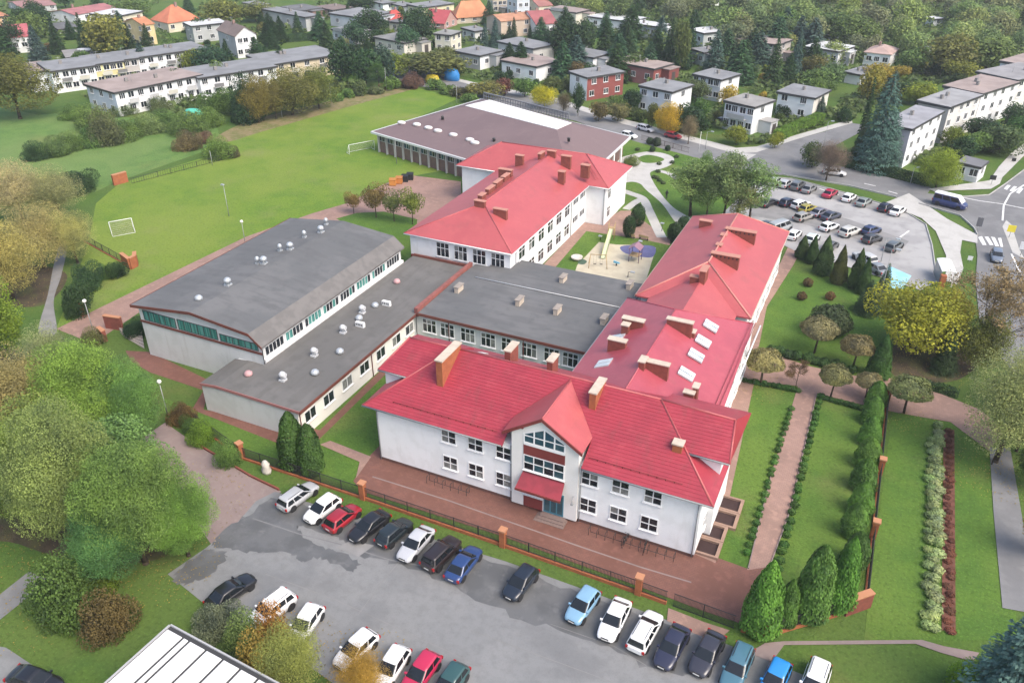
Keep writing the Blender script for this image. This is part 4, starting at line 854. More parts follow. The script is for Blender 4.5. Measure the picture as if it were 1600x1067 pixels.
# ================================================================ the houses of the estate behind the school
WHT, GRY, CRM, YEL, BEI, BRK, PNK, BLU = (.83, .84, .85), (.47, .48, .48), (.72, .66, .52), (.74, .66, .34), (.60, .52, .42), (.27, .085, .075), (.55, .42, .38), (.60, .65, .74)
RG, RD, RR, RO, RB_, RW, RP = (.255, .26, .265), (.16, .16, .16), (.43, .10, .09), (.52, .23, .12), (.22, .17, .15), (.62, .63, .62), (.36, .29, .26)
HOUSES = []
def house(label, A, B, C, base, wall=WHT, roofc=RG, wl=3, wr=2, style='flat', left=None, rise=2.4, name='house', cat='house', group=None, h=None, balcony=False, garage=False, chim=1, floors=None, over=.35, cap_w=40.0):
    """near roof corner A, left roof corner B, right roof corner C, foot of the near corner at height base in the photo"""
    h = h or sighted_height(A[0], base, A[1]); a, b, c = at(*A, h), at(*B, h), at(*C, h)
    ac, ab = c - a, b - a
    t1 = math.atan2(ac.y, ac.x); t2 = math.atan2(ab.y, ab.x) - math.pi / 2
    d = (t2 - t1 + math.pi) % (2 * math.pi) - math.pi; wt = ab.length / (ab.length + ac.length); th = t1 + d * wt
    ux, uy = Vector((math.cos(th), math.sin(th), 0)), Vector((-math.sin(th), math.cos(th), 0))
    W, D = min(max(ac.dot(ux), 4.0), cap_w), min(max(ab.dot(uy), 4.0), cap_w)
    t = thing(name, label, cat, (a.x, a.y, 0), th, group)
    q = MB().box((0, 0, 0), (W, D, h - .1)).build('wall', PLASTER, t); q.color = rgb(wall)
    if left: q = MB().box((-.03, .02, .02), (-.002, D - .02, h - .12)).build('side_wall', PLASTER, t); q.color = rgb(left)  # some left colours carry that side's bluish shade
    o = over; r = MB()
    if style == 'flat': r.slab([(-o, -o, h + .02), (W + o, -o, h + .02), (W + o, D + o, h + .22), (-o, D + o, h + .22)], .28); top = h + .2
    elif style == 'gable':      # ridge along local x
        r.slab([(-o, -o, h - .1), (W + o, -o, h - .1), (W + o, D / 2, h + rise), (-o, D / 2, h + rise)], .2); r.slab([(-o, D / 2, h + rise), (W + o, D / 2, h + rise), (W + o, D + o, h - .1), (-o, D + o, h - .1)], .2); top = h + rise
    elif style == 'gabley':
        r.slab([(W / 2, -o, h + rise), (W + o, -o, h - .1), (W + o, D + o, h - .1), (W / 2, D + o, h + rise)], .2); r.slab([(-o, -o, h - .1), (W / 2, -o, h + rise), (W / 2, D + o, h + rise), (-o, D + o, h - .1)], .2); top = h + rise
    else:
        k = min(W, D) / 2 * .95
        p = [(-o, -o, h - .1), (W + o, -o, h - .1), (W + o, D + o, h - .1), (-o, D + o, h - .1)]
        m1, m2 = ((k, D / 2, h + rise), (W - k, D / 2, h + rise)) if W >= D else ((W / 2, k, h + rise), (W / 2, D - k, h + rise))
        if W >= D: F = ([p[0], p[1], m2, m1], [p[1], p[2], m2], [p[2], p[3], m1, m2], [p[3], p[0], m1])
        else: F = ([p[0], p[1], m1], [p[1], p[2], m2, m1], [p[2], p[3], m2], [p[3], p[0], m1, m2])
        for f in F: r.slab(f, .2)
        top = h + rise
    ro = r.build('roof', ROOFCOL, t); ro.color = rgb(roofc)
    if style == 'flat':
        MB().box((-o - .05, -o - .06, h - .42), (W + o + .05, -o - .004, h + .06)).box((-o - .06, -o, h - .42), (-o - .004, D + o, h + .06)).build('fascia', DARKFRAME, t)
    if style == 'gable':
        g_ = MB()
        for x in (0.0, W - .12): g_.prism([(x, 0), (x + .12, 0), (x + .12, D), (x, D)], h - .12, h - .11).face([(x, 0, h - .11), (x, D / 2, h + rise - .25), (x, D, h - .11)]).face([(x + .12, 0, h - .11), (x + .12, D, h - .11), (x + .12, D / 2, h + rise - .25)])
        gq = g_.build('gable', PLASTER, t); gq.color = rgb(wall); gq['kind'] = 'stuff'
    if style == 'gabley':
        g_ = MB()
        for y in (0.0, D - .12): g_.face([(0, y, h - .11), (W, y, h - .11), (W / 2, y, h + rise - .25)]).face([(0, y + .12, h - .11), (W / 2, y + .12, h + rise - .25), (W, y + .12, h - .11)])
        gq = g_.build('gable', PLASTER, t); gq.color = rgb(wall); gq['kind'] = 'stuff'
    nf = floors or max(1, int(h / 2.75)); fh = h / nf; ww = 1.5
    for f in range(nf):
        z = f * fh + fh * .36
        for i in range(wr):
            if garage and f == 0 and i == 0: continue
            x = W * (i + .5 + R_(-.12, .12)) / wr - ww / 2; window(t, (x, 0, z), 0, ww, 1.4, 3 if (i + f) % 2 else 2, 1, panes=[GLASS], single=True, fw=.08)
        for i in range(wl):
            y = D * (i + .5 + R_(-.12, .12)) / wl + ww / 2; window(t, (-.004 if not left else -.034, y, z), W_FACE, ww, 1.4, 3 if (i + f) % 2 else 2, 1, panes=[GLASS], single=True, fw=.08)
    if garage: q = MB().box((W * .1, -.06, .05), (W * .1 + 2.6, -.004, 2.3)).build('garage_door', PLAIN, t); q.color = rgb((.09, .065, .055))
    if balcony:
        bm_ = MB().box((-1.25, D * .2, fh - .1), (-.004, D * .8, fh + .05)); bo = bm_.build('balcony', PLASTER, t); bo.color = rgb((.5, .5, .5))
        rl = MB().box((-1.25, D * .2, fh + .05), (-1.19, D * .8, fh + 1.0)).build('balcony_rail', PLASTER, bo); rl.color = rgb((.42, .42, .42))
    if wr >= 4 and D > 6 and group and 'rows' in group and h < 7.5:
        for i in range(1, wr, 2):
            x = W * (i + .5) / wr; bo = MB().box((x - 1.3, -1.0, fh - .12), (x + 1.3, -.003, fh + .02)).build('balcony', PLASTER, t); bo.color = rgb((.55, .55, .54)); rl = MB().box((x - 1.3, -1.0, fh + .02), (x + 1.3, -.95, fh + .9)).build('balcony_rail', PLASTER, bo); rl.color = rgb(rng.choice([(.5, .5, .5), (.2, .2, .2), (.6, .58, .5)]))
    elif style == 'flat' and name == 'house' and not garage and not group and base and W > 6 and rng.random() < .6:
        wx = W * R_(.35, .6); x0 = R_(0, W - wx); q = MB().box((x0, -R_(2, 3.4), 0), (x0 + wx, -.003, fh * .86)).build('porch', PLASTER, t); kf = R_(.6, 1); q.color = rgb(tuple(v * kf for v in wall)); yq = q.data.vertices[0].co.y
        rq = MB().box((x0 - .25, yq - .25, fh * .862), (x0 + wx + .2, -.004, fh * .862 + .2)).build('porch_roof', ROOFCOL, q); rq.color = rgb(roofc)
        dq = MB().box((x0 + wx * .3, yq - .05, .1), (x0 + wx * .3 + 1.6, yq - .003, fh * .7)).build('door', PLAIN, q); dq.color = rgb((.07, .06, .055))
    if name == 'house' and h > 4: MB().tube((W * .35, D * .5, top - .2), (W * .35, D * .5, top + 2.0), .035, n=4).tube((W * .35 - .6, D * .5, top + 1.8), (W * .35 + .6, D * .5, top + 1.8), .03, n=4).build('aerial', STEELPOLE, ro)
    for k in range(chim):
        x, y = W * R_(.3, .7), D * R_(.4, .7); cz = top - (.1 if style == 'flat' else .9)
        cq = MB().box((x - .4, y - .3, cz), (x + .4, y + .3, top + .85)).build('chimney', PLASTER, ro); cq.color = rgb((.3, .2, .17) if style != 'flat' else (.24, .23, .22))
    ctr = a + ux * W / 2 + uy * D / 2; HOUSES.append((t, ctr, max(W, D), label)); return t
def shed(label, A, B, C, base, wall, roofc, **k): return house(label, A, B, C, base, wall, roofc, wl=0, wr=1, chim=0, name='shed', cat='shed', **k)

RT_ = 'terraced houses in two long rows'
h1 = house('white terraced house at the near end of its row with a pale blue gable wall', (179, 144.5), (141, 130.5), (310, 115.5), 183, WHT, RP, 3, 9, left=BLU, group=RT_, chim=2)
hh = sighted_height(179, 183, 144.5)
house('white middle house of the nearer terraced row with grey roof', (311, 122), (297, 106.5), (424, 101), 0, WHT, RG, 0, 7, h=hh - .3, group=RT_, chim=2)
house('beige end house of the nearer terraced row beside tall green trees', (424.5, 101), (404, 85), (523, 81.5), 0, (.68, .58, .42), RG, 0, 5, h=hh - .5, group=RT_, chim=2)
hb = 6.0
house('small white end house at the left of the farther terraced row', (45, 113.5), (38, 100), (78, 107.5), 0, WHT, RP, 2, 2, h=hb - .6, group=RT_, balcony=True)
house('white terraced house with balcony left of the yellow one', (79, 111.5), (69, 97.5), (145, 101), 0, WHT, RG, 2, 5, h=hb, group=RT_)
house('yellow terraced house in the middle of the farther row', (145.5, 101), (134, 88), (190, 93.5), 0, YEL, RG, 0, 4, h=hb, group=RT_)
house('narrow grey terraced house behind the blue spruce', (190.5, 93.5), (180, 82), (214, 89.8), 0, (.5, .47, .44), RG, 0, 2, h=hb, group=RT_)
house('white terraced house at the right end of the farther row', (214.5, 89.8), (203, 79), (318, 73), 0, WHT, RG, 0, 8, h=hb, group=RT_, chim=2)
house('pale grey house with low barrel-like pale roof above the terraced rows', (300, 41), (282, 36.5), (356, 36), 68, GRY, RW, 1, 3)
house('white three-storey house with brown gabled roof and balconies', (367, 57), (334, 47), (402, 54), 92, WHT, RB_, 1, 3, 'gabley', left=GRY, rise=2.6, balcony=False)
house('cream house under a steep orange-red hip roof', (262, 36), (246, 29), (306, 28), 52, CRM, (.58, .20, .11), 1, 3, 'hip', rise=5.0)
house('cream flat-roofed house behind the yellow-leaved tree', (186, 25), (150, 20), (213, 17), 46, CRM, RW, 2, 2)
house('white house with curved front and rose roof at the top left', (116, 23), (105, 14), (160, 10), 38, WHT, (.40, .17, .17), 1, 2, 'gable', rise=1.2)
house('yellow house with orange gable roof next to dark conifers', (223, 39), (191, 34), (242, 37), 72, (.72, .58, .32), RO, 2, 1, 'gable', rise=1.6)
house('white house with rosy red roof at the far left edge', (-32, 62), (-48, 50), (44, 59), 88, WHT, (.45, .13, .14), 1, 5, 'gable', rise=2.6)
house('long white house under a dull red roof in the top left corner', (32, 12), (0, 4), (90, 8), 22, GRY, (.36, .20, .19), 2, 4, 'gable', rise=1.0)
house('small orange-cream house cut by the left edge', (-16, 28), (-30, 20), (12, 24), 46, (.70, .48, .28), RO, 1, 2)
shed('low grey garage beside the cream flat-roofed house', (92, 46), (88, 37), (121, 41), 53, GRY, RD)
shed('low grey carport in front of the big yellow-brown tree at top left', (104, 90), (98, 80), (145, 86), 96, GRY, (.3, .29, .28))
house('long cream and grey house with flat roof above the tall hedge', (477, 27), (407, 15), (501, 24), 50, GRY, RG, 4, 1, left=None)
house('white and brown flat-roofed house at the top edge left of centre', (470, 17), (444, 11), (500, 12), 30, (.36, .22, .19), RD, 2, 2, left=WHT)
house('cream house at the top edge behind green conifers', (404, 9), (385, 4), (418, 6), 24, CRM, RG, 1, 1)
house('pinkish flat house with red fence at the top edge', (520, 16), (500, 10), (546, 11), 28, PNK, RB_, 2, 2)
house('white house with grey flat roof and dark-framed terrace window', (550, 52), (520, 45.5), (578, 47), 72, (.68, .69, .72), RG, 2, 1, balcony=True)
house('tall pale house with grey flat roof behind the terrace-window house', (566, 28), (533, 18), (594, 17), 48, (.58, .60, .66), RG, 2, 2)
house('cream cubic house with broad grey roof left of the small dark bushes', (631, 67), (587, 58), (665, 60), 88, (.68, .64, .57), (.24, .24, .23), 3, 1)
house('cream-yellow cubic house with grey roof right of the broad grey one', (704, 55), (676, 54), (726, 49.5), 84, (.72, .68, .56), (.3, .3, .28), 2, 2)
house('white and grey cubic house with balcony left of the tall grey house', (750, 87), (714, 79.5), (781, 78.5), 110, WHT, RG, 3, 2, left=(.40, .40, .40))
house('house with a red gabled roof between pale flat houses', (607, 33), (589, 30), (640, 31), 42, PNK, (.45, .08, .07), 1, 2, 'hip', rise=3.2)
house('dark flat-roofed cream house under the red gabled one', (645, 38), (608, 34), (657, 35), 55, CRM, RD, 2, 1)
house('red barn-like house with white dormer windows', (694, 37), (660, 35), (718, 31), 46, (.5, .3, .27), (.43, .09, .10), 2, 2, 'gabley', rise=4.0)
house('wide house under a great orange tent roof at the top', (712, 28), (698, 24), (769, 26), 38, BEI, (.56, .25, .13), 1, 3, 'hip', rise=5.4)
house('cream-yellow house at the top edge left of the orange roof', (662, 12), (648, 6), (700, 4), 28, (.72, .66, .45), RG, 2, 2)
house('small grey house in front of the tall blue spruces', (742, 49), (729, 43), (757, 45), 66, (.62, .62, .6), RG, 2, 1)
house('beige house with orange roof and blind arch in its end wall', (783, 33), (768, 25), (830, 27), 60, (.62, .50, .40), (.50, .26, .16), 1, 2, 'gable', rise=1.4)
house('tall beige block of flats at the top edge', (770, -14), (757, -17), (802, -15), 20, BEI, RG, 2, 4, floors=4)
house('bluish white block with dark windows at the top edge', (808, -8), (795, -12), (826, -10), 28, (.62, .66, .72), RG, 2, 2, floors=3)
house('white house at the top edge right of the conifer', (598, 6), (581, 1), (614, 3), 18, WHT, RG, 2, 1)
house('bluish grey house at the top edge beside the white one', (630, 10), (613, 5), (646, 7), 20, (.5, .55, .62), RG, 2, 1)
house('grey two-storey house with tall back part above the white cube', (833, 76), (780, 65), (864, 69), 104, (.55, .54, .52), RG, 3, 1)
house('wide white cube house left of the yellow tree', (838, 104), (785, 94), (875, 93.5), 129, WHT, RP, 3, 1)
house('white cube house with pale grey roof in front of the dark conifers', (927, 90), (885, 84), (957, 83), 117, WHT, RG, 2, 2)
house('red-brown and white house with overhanging porch roofs', (918, 121), (891, 112.5), (975, 112), 158, BRK, RG, 1, 3, left=WHT)
house('long red house with brown roof and pillars behind the white cubes', (1022, 107.5), (955, 96), (1054, 100), 135, BRK, RP, 3, 2, left=(.36, .16, .15))
house('white cube house with dark fascia and brown garage behind the golden tree', (1050, 143.5), (999, 134.5), (1084, 133), 186, WHT, RG, 3, 1, left=(.66, .68, .74), balcony=False)  # left: white wall with the bluish shade of that side painted in
house('white cube house behind the golden-tree house', (1127, 124.5), (1082, 117), (1160, 116.5), 160, WHT, RG, 4, 1, left=(.66, .68, .74))  # left: shaded white, the bluish shade put into the colour
house('white house with curved grey roof and dark garage near the street corner', (1179, 167), (1132, 158), (1212, 157), 211, WHT, (.32, .31, .29), 4, 1, left=(.66, .68, .74), balcony=True)  # left: bluish shade of the turned-away wall put into its white
house('far pale house with bright flat roof behind tall spruces', (1100, 52), (1075, 46), (1145, 48), 74, (.56, .60, .60), RW, 2, 2)
house('pale green-white house half hidden by a tall spruce', (1100, 82), (1077, 77), (1130, 80), 104, (.60, .66, .66), RG, 2, 1)
house('beige house with grey roof left of the white terrace house', (1215, 70), (1155, 62), (1236, 62), 100, (.45, .42, .39), RP, 3, 1)
house('long white flat house among conifers at the top', (985, 34), (928, 24), (996, 26), 52, WHT, (.6, .62, .62), 3, 1)
house('white house with pale blue roof edge among conifers', (1030, 42), (990, 36), (1039, 37), 62, (.66, .70, .74), RW, 3, 1)
house('cream flat-roofed house with balconies beside the red-roofed pair', (900, 20), (856, 14), (919, 15), 44, (.70, .67, .58), RP, 3, 1, balcony=True)
house('white house with brownish red roof beside the cream flat house', (838, 38), (817, 26), (868, 35), 60, WHT, (.35, .12, .12), 1, 2, 'gable', rise=3.2)
house('house with brown-red roof at the top edge behind the white one', (842, 10), (822, 4), (862, 8), 26, CRM, (.35, .16, .14), 1, 1, 'gable', rise=2)
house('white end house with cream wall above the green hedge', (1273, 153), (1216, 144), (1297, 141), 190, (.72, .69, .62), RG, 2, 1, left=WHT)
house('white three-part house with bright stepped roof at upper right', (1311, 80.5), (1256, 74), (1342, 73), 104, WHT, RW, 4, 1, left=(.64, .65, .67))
house('white house with pinkish hip roof at upper right', (1392, 85), (1351, 81), (1407, 76), 106, WHT, (.50, .36, .31), 3, 1, 'hip', rise=1.4)
house('small white house with grey roof behind the tall blue spruce', (1346, 117), (1327, 111), (1364, 107), 134, WHT, RG, 0, 1)
house('narrow white gable seen between trees at upper right', (1440, 82), (1426, 72), (1452, 82), 100, WHT, RW, 1, 1, 'gabley', rise=2)
# the terraced houses along the main road, seen from their gable end
hr = sighted_height(1411, 262, 200)
RR_ = 'terraced houses along the main road'
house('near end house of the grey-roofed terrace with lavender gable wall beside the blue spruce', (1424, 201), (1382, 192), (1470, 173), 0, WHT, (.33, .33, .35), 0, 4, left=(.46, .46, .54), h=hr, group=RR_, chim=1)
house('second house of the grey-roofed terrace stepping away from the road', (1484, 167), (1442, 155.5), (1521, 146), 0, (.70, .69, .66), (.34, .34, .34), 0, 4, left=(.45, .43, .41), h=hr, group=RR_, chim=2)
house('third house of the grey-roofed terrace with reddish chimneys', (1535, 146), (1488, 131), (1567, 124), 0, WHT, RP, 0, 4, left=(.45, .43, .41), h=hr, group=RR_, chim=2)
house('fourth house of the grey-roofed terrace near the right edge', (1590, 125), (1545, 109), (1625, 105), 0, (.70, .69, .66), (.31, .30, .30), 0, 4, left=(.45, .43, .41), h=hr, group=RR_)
house('farthest terrace house cut by the right edge', (1622, 105), (1570, 94), (1665, 85), 0, WHT, RP, 0, 4, h=hr, group=RR_)
house('small white kiosk with grey sloping roof and wide shutters by the crossing', (1532, 261), (1496, 255), (1548, 253), 286, (.72, .72, .74), (.2, .2, .21), 2, 1, name='kiosk', cat='kiosk', chim=0, over=.2)
for lab, p, w_, c, rc in (('white hut roof at the top of the far wood left of the other huts', (1113, 6), 7, WHT, RW), ('white hut in the far wood near the top edge', (1168, 8), 7, WHT, RW), ('red-walled hut with white roof in the far wood', (1356, 34), 8, (.3, .09, .07), RW), ('long white hut in the far wood left of the round dark tree', (1460, 36), 12, WHT, RW),
                       ('pale grey hut with rounded roof in the far wood at right', (1545, 44), 7, (.6, .62, .62), (.5, .52, .52)), ('bluish white hut below the pale grey hut', (1541, 56), 8, WHT, (.6, .66, .7)), ('white hut behind the stepped white house', (1297, 62), 7, WHT, RW), ('white hut far left in the wood by the pale house', (1052, 8), 9, WHT, RW)):
    q = at(*p); house(lab, (p[0], p[1] - 6), (p[0] - w_ * .6, p[1] - 8), (p[0] + w_, p[1] - 7.5), 0, c, rc, 0, 1, h=2.6, name='hut', cat='hut', chim=0)
# ================================================================ plants: prototypes, then individuals
nrg = np.random.default_rng(11)
def unit(n):
    v = nrg.normal(size=(n, 3)); return v / np.linalg.norm(v, axis=1, keepdims=True)
def leaf_mesh(name, C, Nn, size, tint, aspect=0.7, updir=None, tri=False):
    """many small leaf faces: centres C, facing Nn, with a tint value per leaf"""
    n = len(C); size = np.broadcast_to(size, (n,)).reshape(-1, 1) * (0.7 + 0.6 * nrg.random((n, 1)))
    Nn = Nn / np.maximum(np.linalg.norm(Nn, axis=1, keepdims=True), 1e-6)
    up = unit(n) if updir is None else updir + 0.35 * unit(n)
    a = up - Nn * np.sum(up * Nn, axis=1, keepdims=True); a /= np.maximum(np.linalg.norm(a, axis=1, keepdims=True), 1e-6)
    b = np.cross(Nn, a)
    if tri: V = np.stack([C - b * size * aspect - a * size * .5, C + b * size * aspect - a * size * .5, C + a * size], axis=1); k = 3
    else:
        lift = Nn * size * 0.22
        V = np.stack([C - a * size, C + b * size * aspect + lift, C + a * size, C - b * size * aspect + lift], axis=1); k = 4
    me = bpy.data.meshes.new(name); me.vertices.add(n * k); me.vertices.foreach_set('co', V.reshape(-1).astype(np.float32))
    me.loops.add(n * k); me.loops.foreach_set('vertex_index', np.arange(n * k, dtype=np.int32))
    me.polygons.add(n); me.polygons.foreach_set('loop_start', np.arange(0, n * k, k, dtype=np.int32))
    at_ = me.attributes.new('tint', 'FLOAT', 'FACE'); at_.data.foreach_set('value', np.asarray(tint, dtype=np.float32))
    me.update(calc_edges=True); me.validate(); me.materials.append(LEAF); return me
def crown_lobes(n, w, h, z0, shape=1.0, gap=0.0):
    """lobes filling a crown of width w from z0 to z0 + h"""
    L = []
    for i in range(n):
        d = unit(1)[0]; r = (nrg.random() ** 0.4) * 0.78
        zz = d[2] * r; taper = 1.0 - 0.35 * max(0, zz) * shape
        L.append((d[0] * r * w / 2 * taper, d[1] * r * w / 2 * taper, z0 + h * (0.5 + 0.5 * zz), (0.20 + 0.16 * nrg.random()) * min(w, h * 1.2) * (1 - gap)))
    return L
def broadleaf_mesh(name, w=9., h=8., z0=2., nl=26, nleaf=14000, size=.17, shape=1.0, inner=.25, gap=0.0):
    L = crown_lobes(nl, w, h, z0, shape, gap); tot = sum(l[3] ** 2 for l in L); Cs, Ns, Ts = [], [], []
    for (x, y, z, r) in L:
        m = int(nleaf * r * r / tot); d = unit(m)
        # twiggy clumps: push leaves towards a few random bunches on the lobe
        k = max(6, int(14 * r)); bn = unit(k); w_ = nrg.integers(0, k, m); d = d * 0.75 + bn[w_] * 0.62; d /= np.linalg.norm(d, axis=1, keepdims=True)
        rad = r * np.where(nrg.random(m) < inner, nrg.random(m) ** .5, 0.86 + 0.26 * nrg.random(m))
        C = np.array([x, y, z]) + d * rad[:, None] * np.array([1, 1, .85]); Cs.append(C)
        Ns.append(d * .55 + unit(m) * .7 + np.array([0, 0, .45])); Ts.append(np.clip(nrg.random() * .7 + .35 * nrg.random(k)[w_] + .25 * nrg.random(m) - .1, 0, 1))
    C = np.concatenate(Cs); keep = C[:, 2] > z0 * .55
    return leaf_mesh(name, C[keep], np.concatenate(Ns)[keep], size, np.concatenate(Ts)[keep]), L
def trunk_mesh(name, L, z0, h, r=.22, limbs=9, lean=0.3):
    m = MB(); top = Vector((R_(-lean, lean), R_(-lean, lean), z0 + h * .45)); mid = Vector((top.x * .4, top.y * .4, z0 * .9))
    m.tube((0, 0, -.1), (0, 0, .25), r * 1.5, r * 1.1, 7).tube((0, 0, .25), mid, r * 1.1, r * .8, 7).tube(mid, top, r * .8, r * .35, 6)
    for l in sorted(L, key=lambda q: rng.random())[:limbs]:
        s = mid.lerp(top, R_(0.0, .9)); e = Vector(l[:3]); k = s.lerp(e, .5) + Vector((0, 0, -.2)); m.tube(s, k, r * .38, r * .24, 5).tube(k, e, r * .24, r * .08, 5)
    return m.mesh(name)
def twigs_mesh(name, h=10, n0=9, seed=3, spread=.9, z0=.2):
    m = MB(); rr = random.Random(seed)
    def grow(p, d, l, r, lev):
        q = p + d * l; m.tube(p, q, r, r * .62, 4 if lev > 1 else 6, cap=False)
        if lev == 0: return
        for _ in range(rr.randint(2, 4) if lev > 1 else 3):
            nd = (d + Vector((rr.uniform(-1, 1), rr.uniform(-1, 1), rr.uniform(-.3, .8))) * .75).normalized(); grow(p.lerp(q, rr.uniform(.4, 1)), nd, l * rr.uniform(.5, .8), r * .55, lev - 1)
    m.tube((0, 0, -.1), (0, 0, h * .8), h * .012, h * .004, 6)
    for i in range(n0):
        t = z0 + (1 - z0) * i / n0; a = rr.uniform(0, 6.28); d = Vector((math.cos(a) * spread, math.sin(a) * spread, .65)).normalized(); grow(Vector((0, 0, h * .75 * t)), d, h * .27 * (1.1 - .6 * t), h * .0035, 4)
    return m.mesh(name)
def spruce_mesh(name, h=12., w=5., n=7000, size=.16, z0=.5, ex=.85):
    Cs, Ns, Ts, Us = [], [], [], []; lev = int(h * 2.6)
    for i in range(lev):
        t = i / lev; z = z0 + (h - z0) * t; R = w / 2 * (1 - t) ** ex + .08; nb = max(5, int(13 * (1 - t) + 4)); ph = nrg.random() * 6.28
        m = max(12, int(n / lev * 2 * (1 - t) + 6)); br = nrg.integers(0, nb, m); a = ph + br * 2 * math.pi / nb + nrg.normal(size=m) * .13
        lb = (.75 + .4 * nrg.random(nb))[br]; s = nrg.random(m) ** .55 * lb
        droop = -.32 * (s * R) + .1 * (s * R) ** 1.6 * .3
        C = np.stack([np.cos(a) * s * R, np.sin(a) * s * R, z + droop + nrg.normal(size=m) * .05], 1); Cs.append(C)
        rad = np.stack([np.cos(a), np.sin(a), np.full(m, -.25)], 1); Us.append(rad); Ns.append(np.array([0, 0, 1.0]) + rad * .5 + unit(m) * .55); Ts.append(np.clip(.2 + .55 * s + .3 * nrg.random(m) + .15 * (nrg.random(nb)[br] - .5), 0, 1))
    return leaf_mesh(name, np.concatenate(Cs), np.concatenate(Ns), size, np.concatenate(Ts), .5, np.concatenate(Us))
def thuja_mesh(name, h=4., w=1.8, n=5000, size=.085, blunt=.35, lump=.10):
    z = nrg.random(n * 2) ** .8 * h; t = z / h; prof = np.minimum(1, (t + .06) / .16) ** .5 * (1 - t ** (1.3 + 2.2 * blunt)) ** (.85 - .3 * blunt)
    keep = nrg.random(n * 2) < prof * .95 + .05; z, prof = z[keep][:n], prof[keep][:n]; m = len(z); a = nrg.random(m) * 6.283
    wob = 1 + lump * (np.sin(a * 3 + z * 2.1) * .5 + np.sin(a * 5 - z * 3.7 + 1) * .5 + np.sin(z * 5.2 + a) * .35)
    r = w / 2 * prof * wob * (0.82 + .22 * nrg.random(m)); inside = nrg.random(m) < .12; r = np.where(inside, r * nrg.random(m), r)
    C = np.stack([np.cos(a) * r, np.sin(a) * r, z], 1); out = np.stack([np.cos(a), np.sin(a), np.full(m, .35)], 1)
    return leaf_mesh(name, C, out + unit(m) * .6, size, np.clip(.3 + .3 * np.sin(a * 4 + z * 3) * .5 + .55 * nrg.random(m), 0, 1), .6, np.tile(np.array([[0, 0, 1.0]]), (m, 1)) + out * .4)
def ball_mesh(name, w=2., h=1.7, n=3000, size=.07, z0=0.0, lump=.08, flat=False):
    d = unit(n); 
    if flat: d[:, 2] = np.where(d[:, 2] < 0, d[:, 2] * .35, d[:, 2])
    a = np.arctan2(d[:, 1], d[:, 0]); wob = 1 + lump * (np.sin(a * 3 + d[:, 2] * 4) + np.sin(a * 7 - d[:, 2] * 6) * .6)
    r = wob * (.84 + .2 * nrg.random(n)) * np.where(nrg.random(n) < .1, nrg.random(n), 1)
    C = d * r[:, None] * np.array([w / 2, w / 2, h / 2]) + np.array([0, 0, z0 + h / 2 * (0.95 if not flat else .4)])
    C[:, 2] = np.maximum(C[:, 2], 0.02)
    return leaf_mesh(name, C, d + unit(n) * .6, size, np.clip(.25 + .6 * nrg.random(n) + .2 * np.sin(a * 5 + d[:, 2] * 7), 0, 1))
def bush_mesh(name, w=3., h=2.2, n=3000, size=.11, nl=9):
    me, L = broadleaf_mesh(name, w, h * 1.15, -h * .18, nl, n, size, .6, .3); return me

PROTO = {}
def proto(kind, crown, trunk, w, h): PROTO.setdefault(kind, []).append((crown, trunk, w, h))
for i in range(3):      # full crowned broadleaf trees, fine leaved, for the foreground
    me, L = broadleaf_mesh('crown', 9.5, 8.6, 1.7, 54, 105000, .056, 1.1, .2, .36); proto('big', me, trunk_mesh('trunk', L, 2.2, 8), 9.5, 10.3)
for i in range(4):
    me, L = broadleaf_mesh('crown', 7.5, 7.2, 1.6, 26, 16000, .115, 1.0, .25, .08); proto('broad', me, trunk_mesh('trunk', L, 1.9, 6.5, .17), 7.5, 8.8)
for i in range(2):      # thinning autumn crowns
    me, L = broadleaf_mesh('crown', 8.5, 8.2, 1.8, 44, 40000, .06, 1.0, .4, .25); tm = trunk_mesh('trunk', L, 2.2, 7.5, .2, 26); proto('thin', me, tm, 8.5, 10)
for i in range(2):      # upright loose birch-like
    me, L = broadleaf_mesh('crown', 4.6, 9.2, 2.0, 30, 8000, .085, 1.2, .4, .3); proto('birch', me, trunk_mesh('trunk', L, 2.4, 8, .13, 12), 4.6, 11)
for i in range(5):      # far trees
    me, L = broadleaf_mesh('crown', 7., 6.6, 1.0, 16, 2600, .27, .8); proto('far', me, trunk_mesh('trunk', L, 1.5, 5, .17, 4), 7., 7.8)
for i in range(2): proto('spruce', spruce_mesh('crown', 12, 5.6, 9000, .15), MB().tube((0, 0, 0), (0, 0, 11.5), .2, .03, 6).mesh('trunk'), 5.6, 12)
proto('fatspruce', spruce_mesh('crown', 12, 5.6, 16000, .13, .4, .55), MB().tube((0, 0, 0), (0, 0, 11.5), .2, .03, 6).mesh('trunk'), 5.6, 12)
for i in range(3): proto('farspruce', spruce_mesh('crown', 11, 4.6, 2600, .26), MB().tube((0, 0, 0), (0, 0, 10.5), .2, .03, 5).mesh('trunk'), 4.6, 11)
for i in range(3): proto('thuja', thuja_mesh('crown', 4, 1.9, 6500, .08, .35 + .2 * i), MB().tube((0, 0, 0), (0, 0, 3.2), .09, .02, 5).mesh('trunk'), 1.9, 4)
for i in range(2): proto('cone', thuja_mesh('crown', 5, 2.4, 7000, .10, .02, .12), MB().tube((0, 0, 0), (0, 0, 4.4), .1, .02, 5).mesh('trunk'), 2.4, 5)
for i in range(3): proto('bush', bush_mesh('foliage', 3, 2.2, 13000, .052), None, 3, 2.2)
for i in range(2): proto('farbush', bush_mesh('foliage', 4, 2.6, 1500, .2), None, 4, 2.6)
proto('ball', ball_mesh('foliage', 2, 1.7, 3800, .065), None, 2, 1.7); proto('egg', ball_mesh('foliage', 1.9, 2.6, 4200, .065, .1, .03), None, 1.9, 2.6)
proto('tuft', ball_mesh('foliage', .9, .7, 420, .075), None, .9, .7)
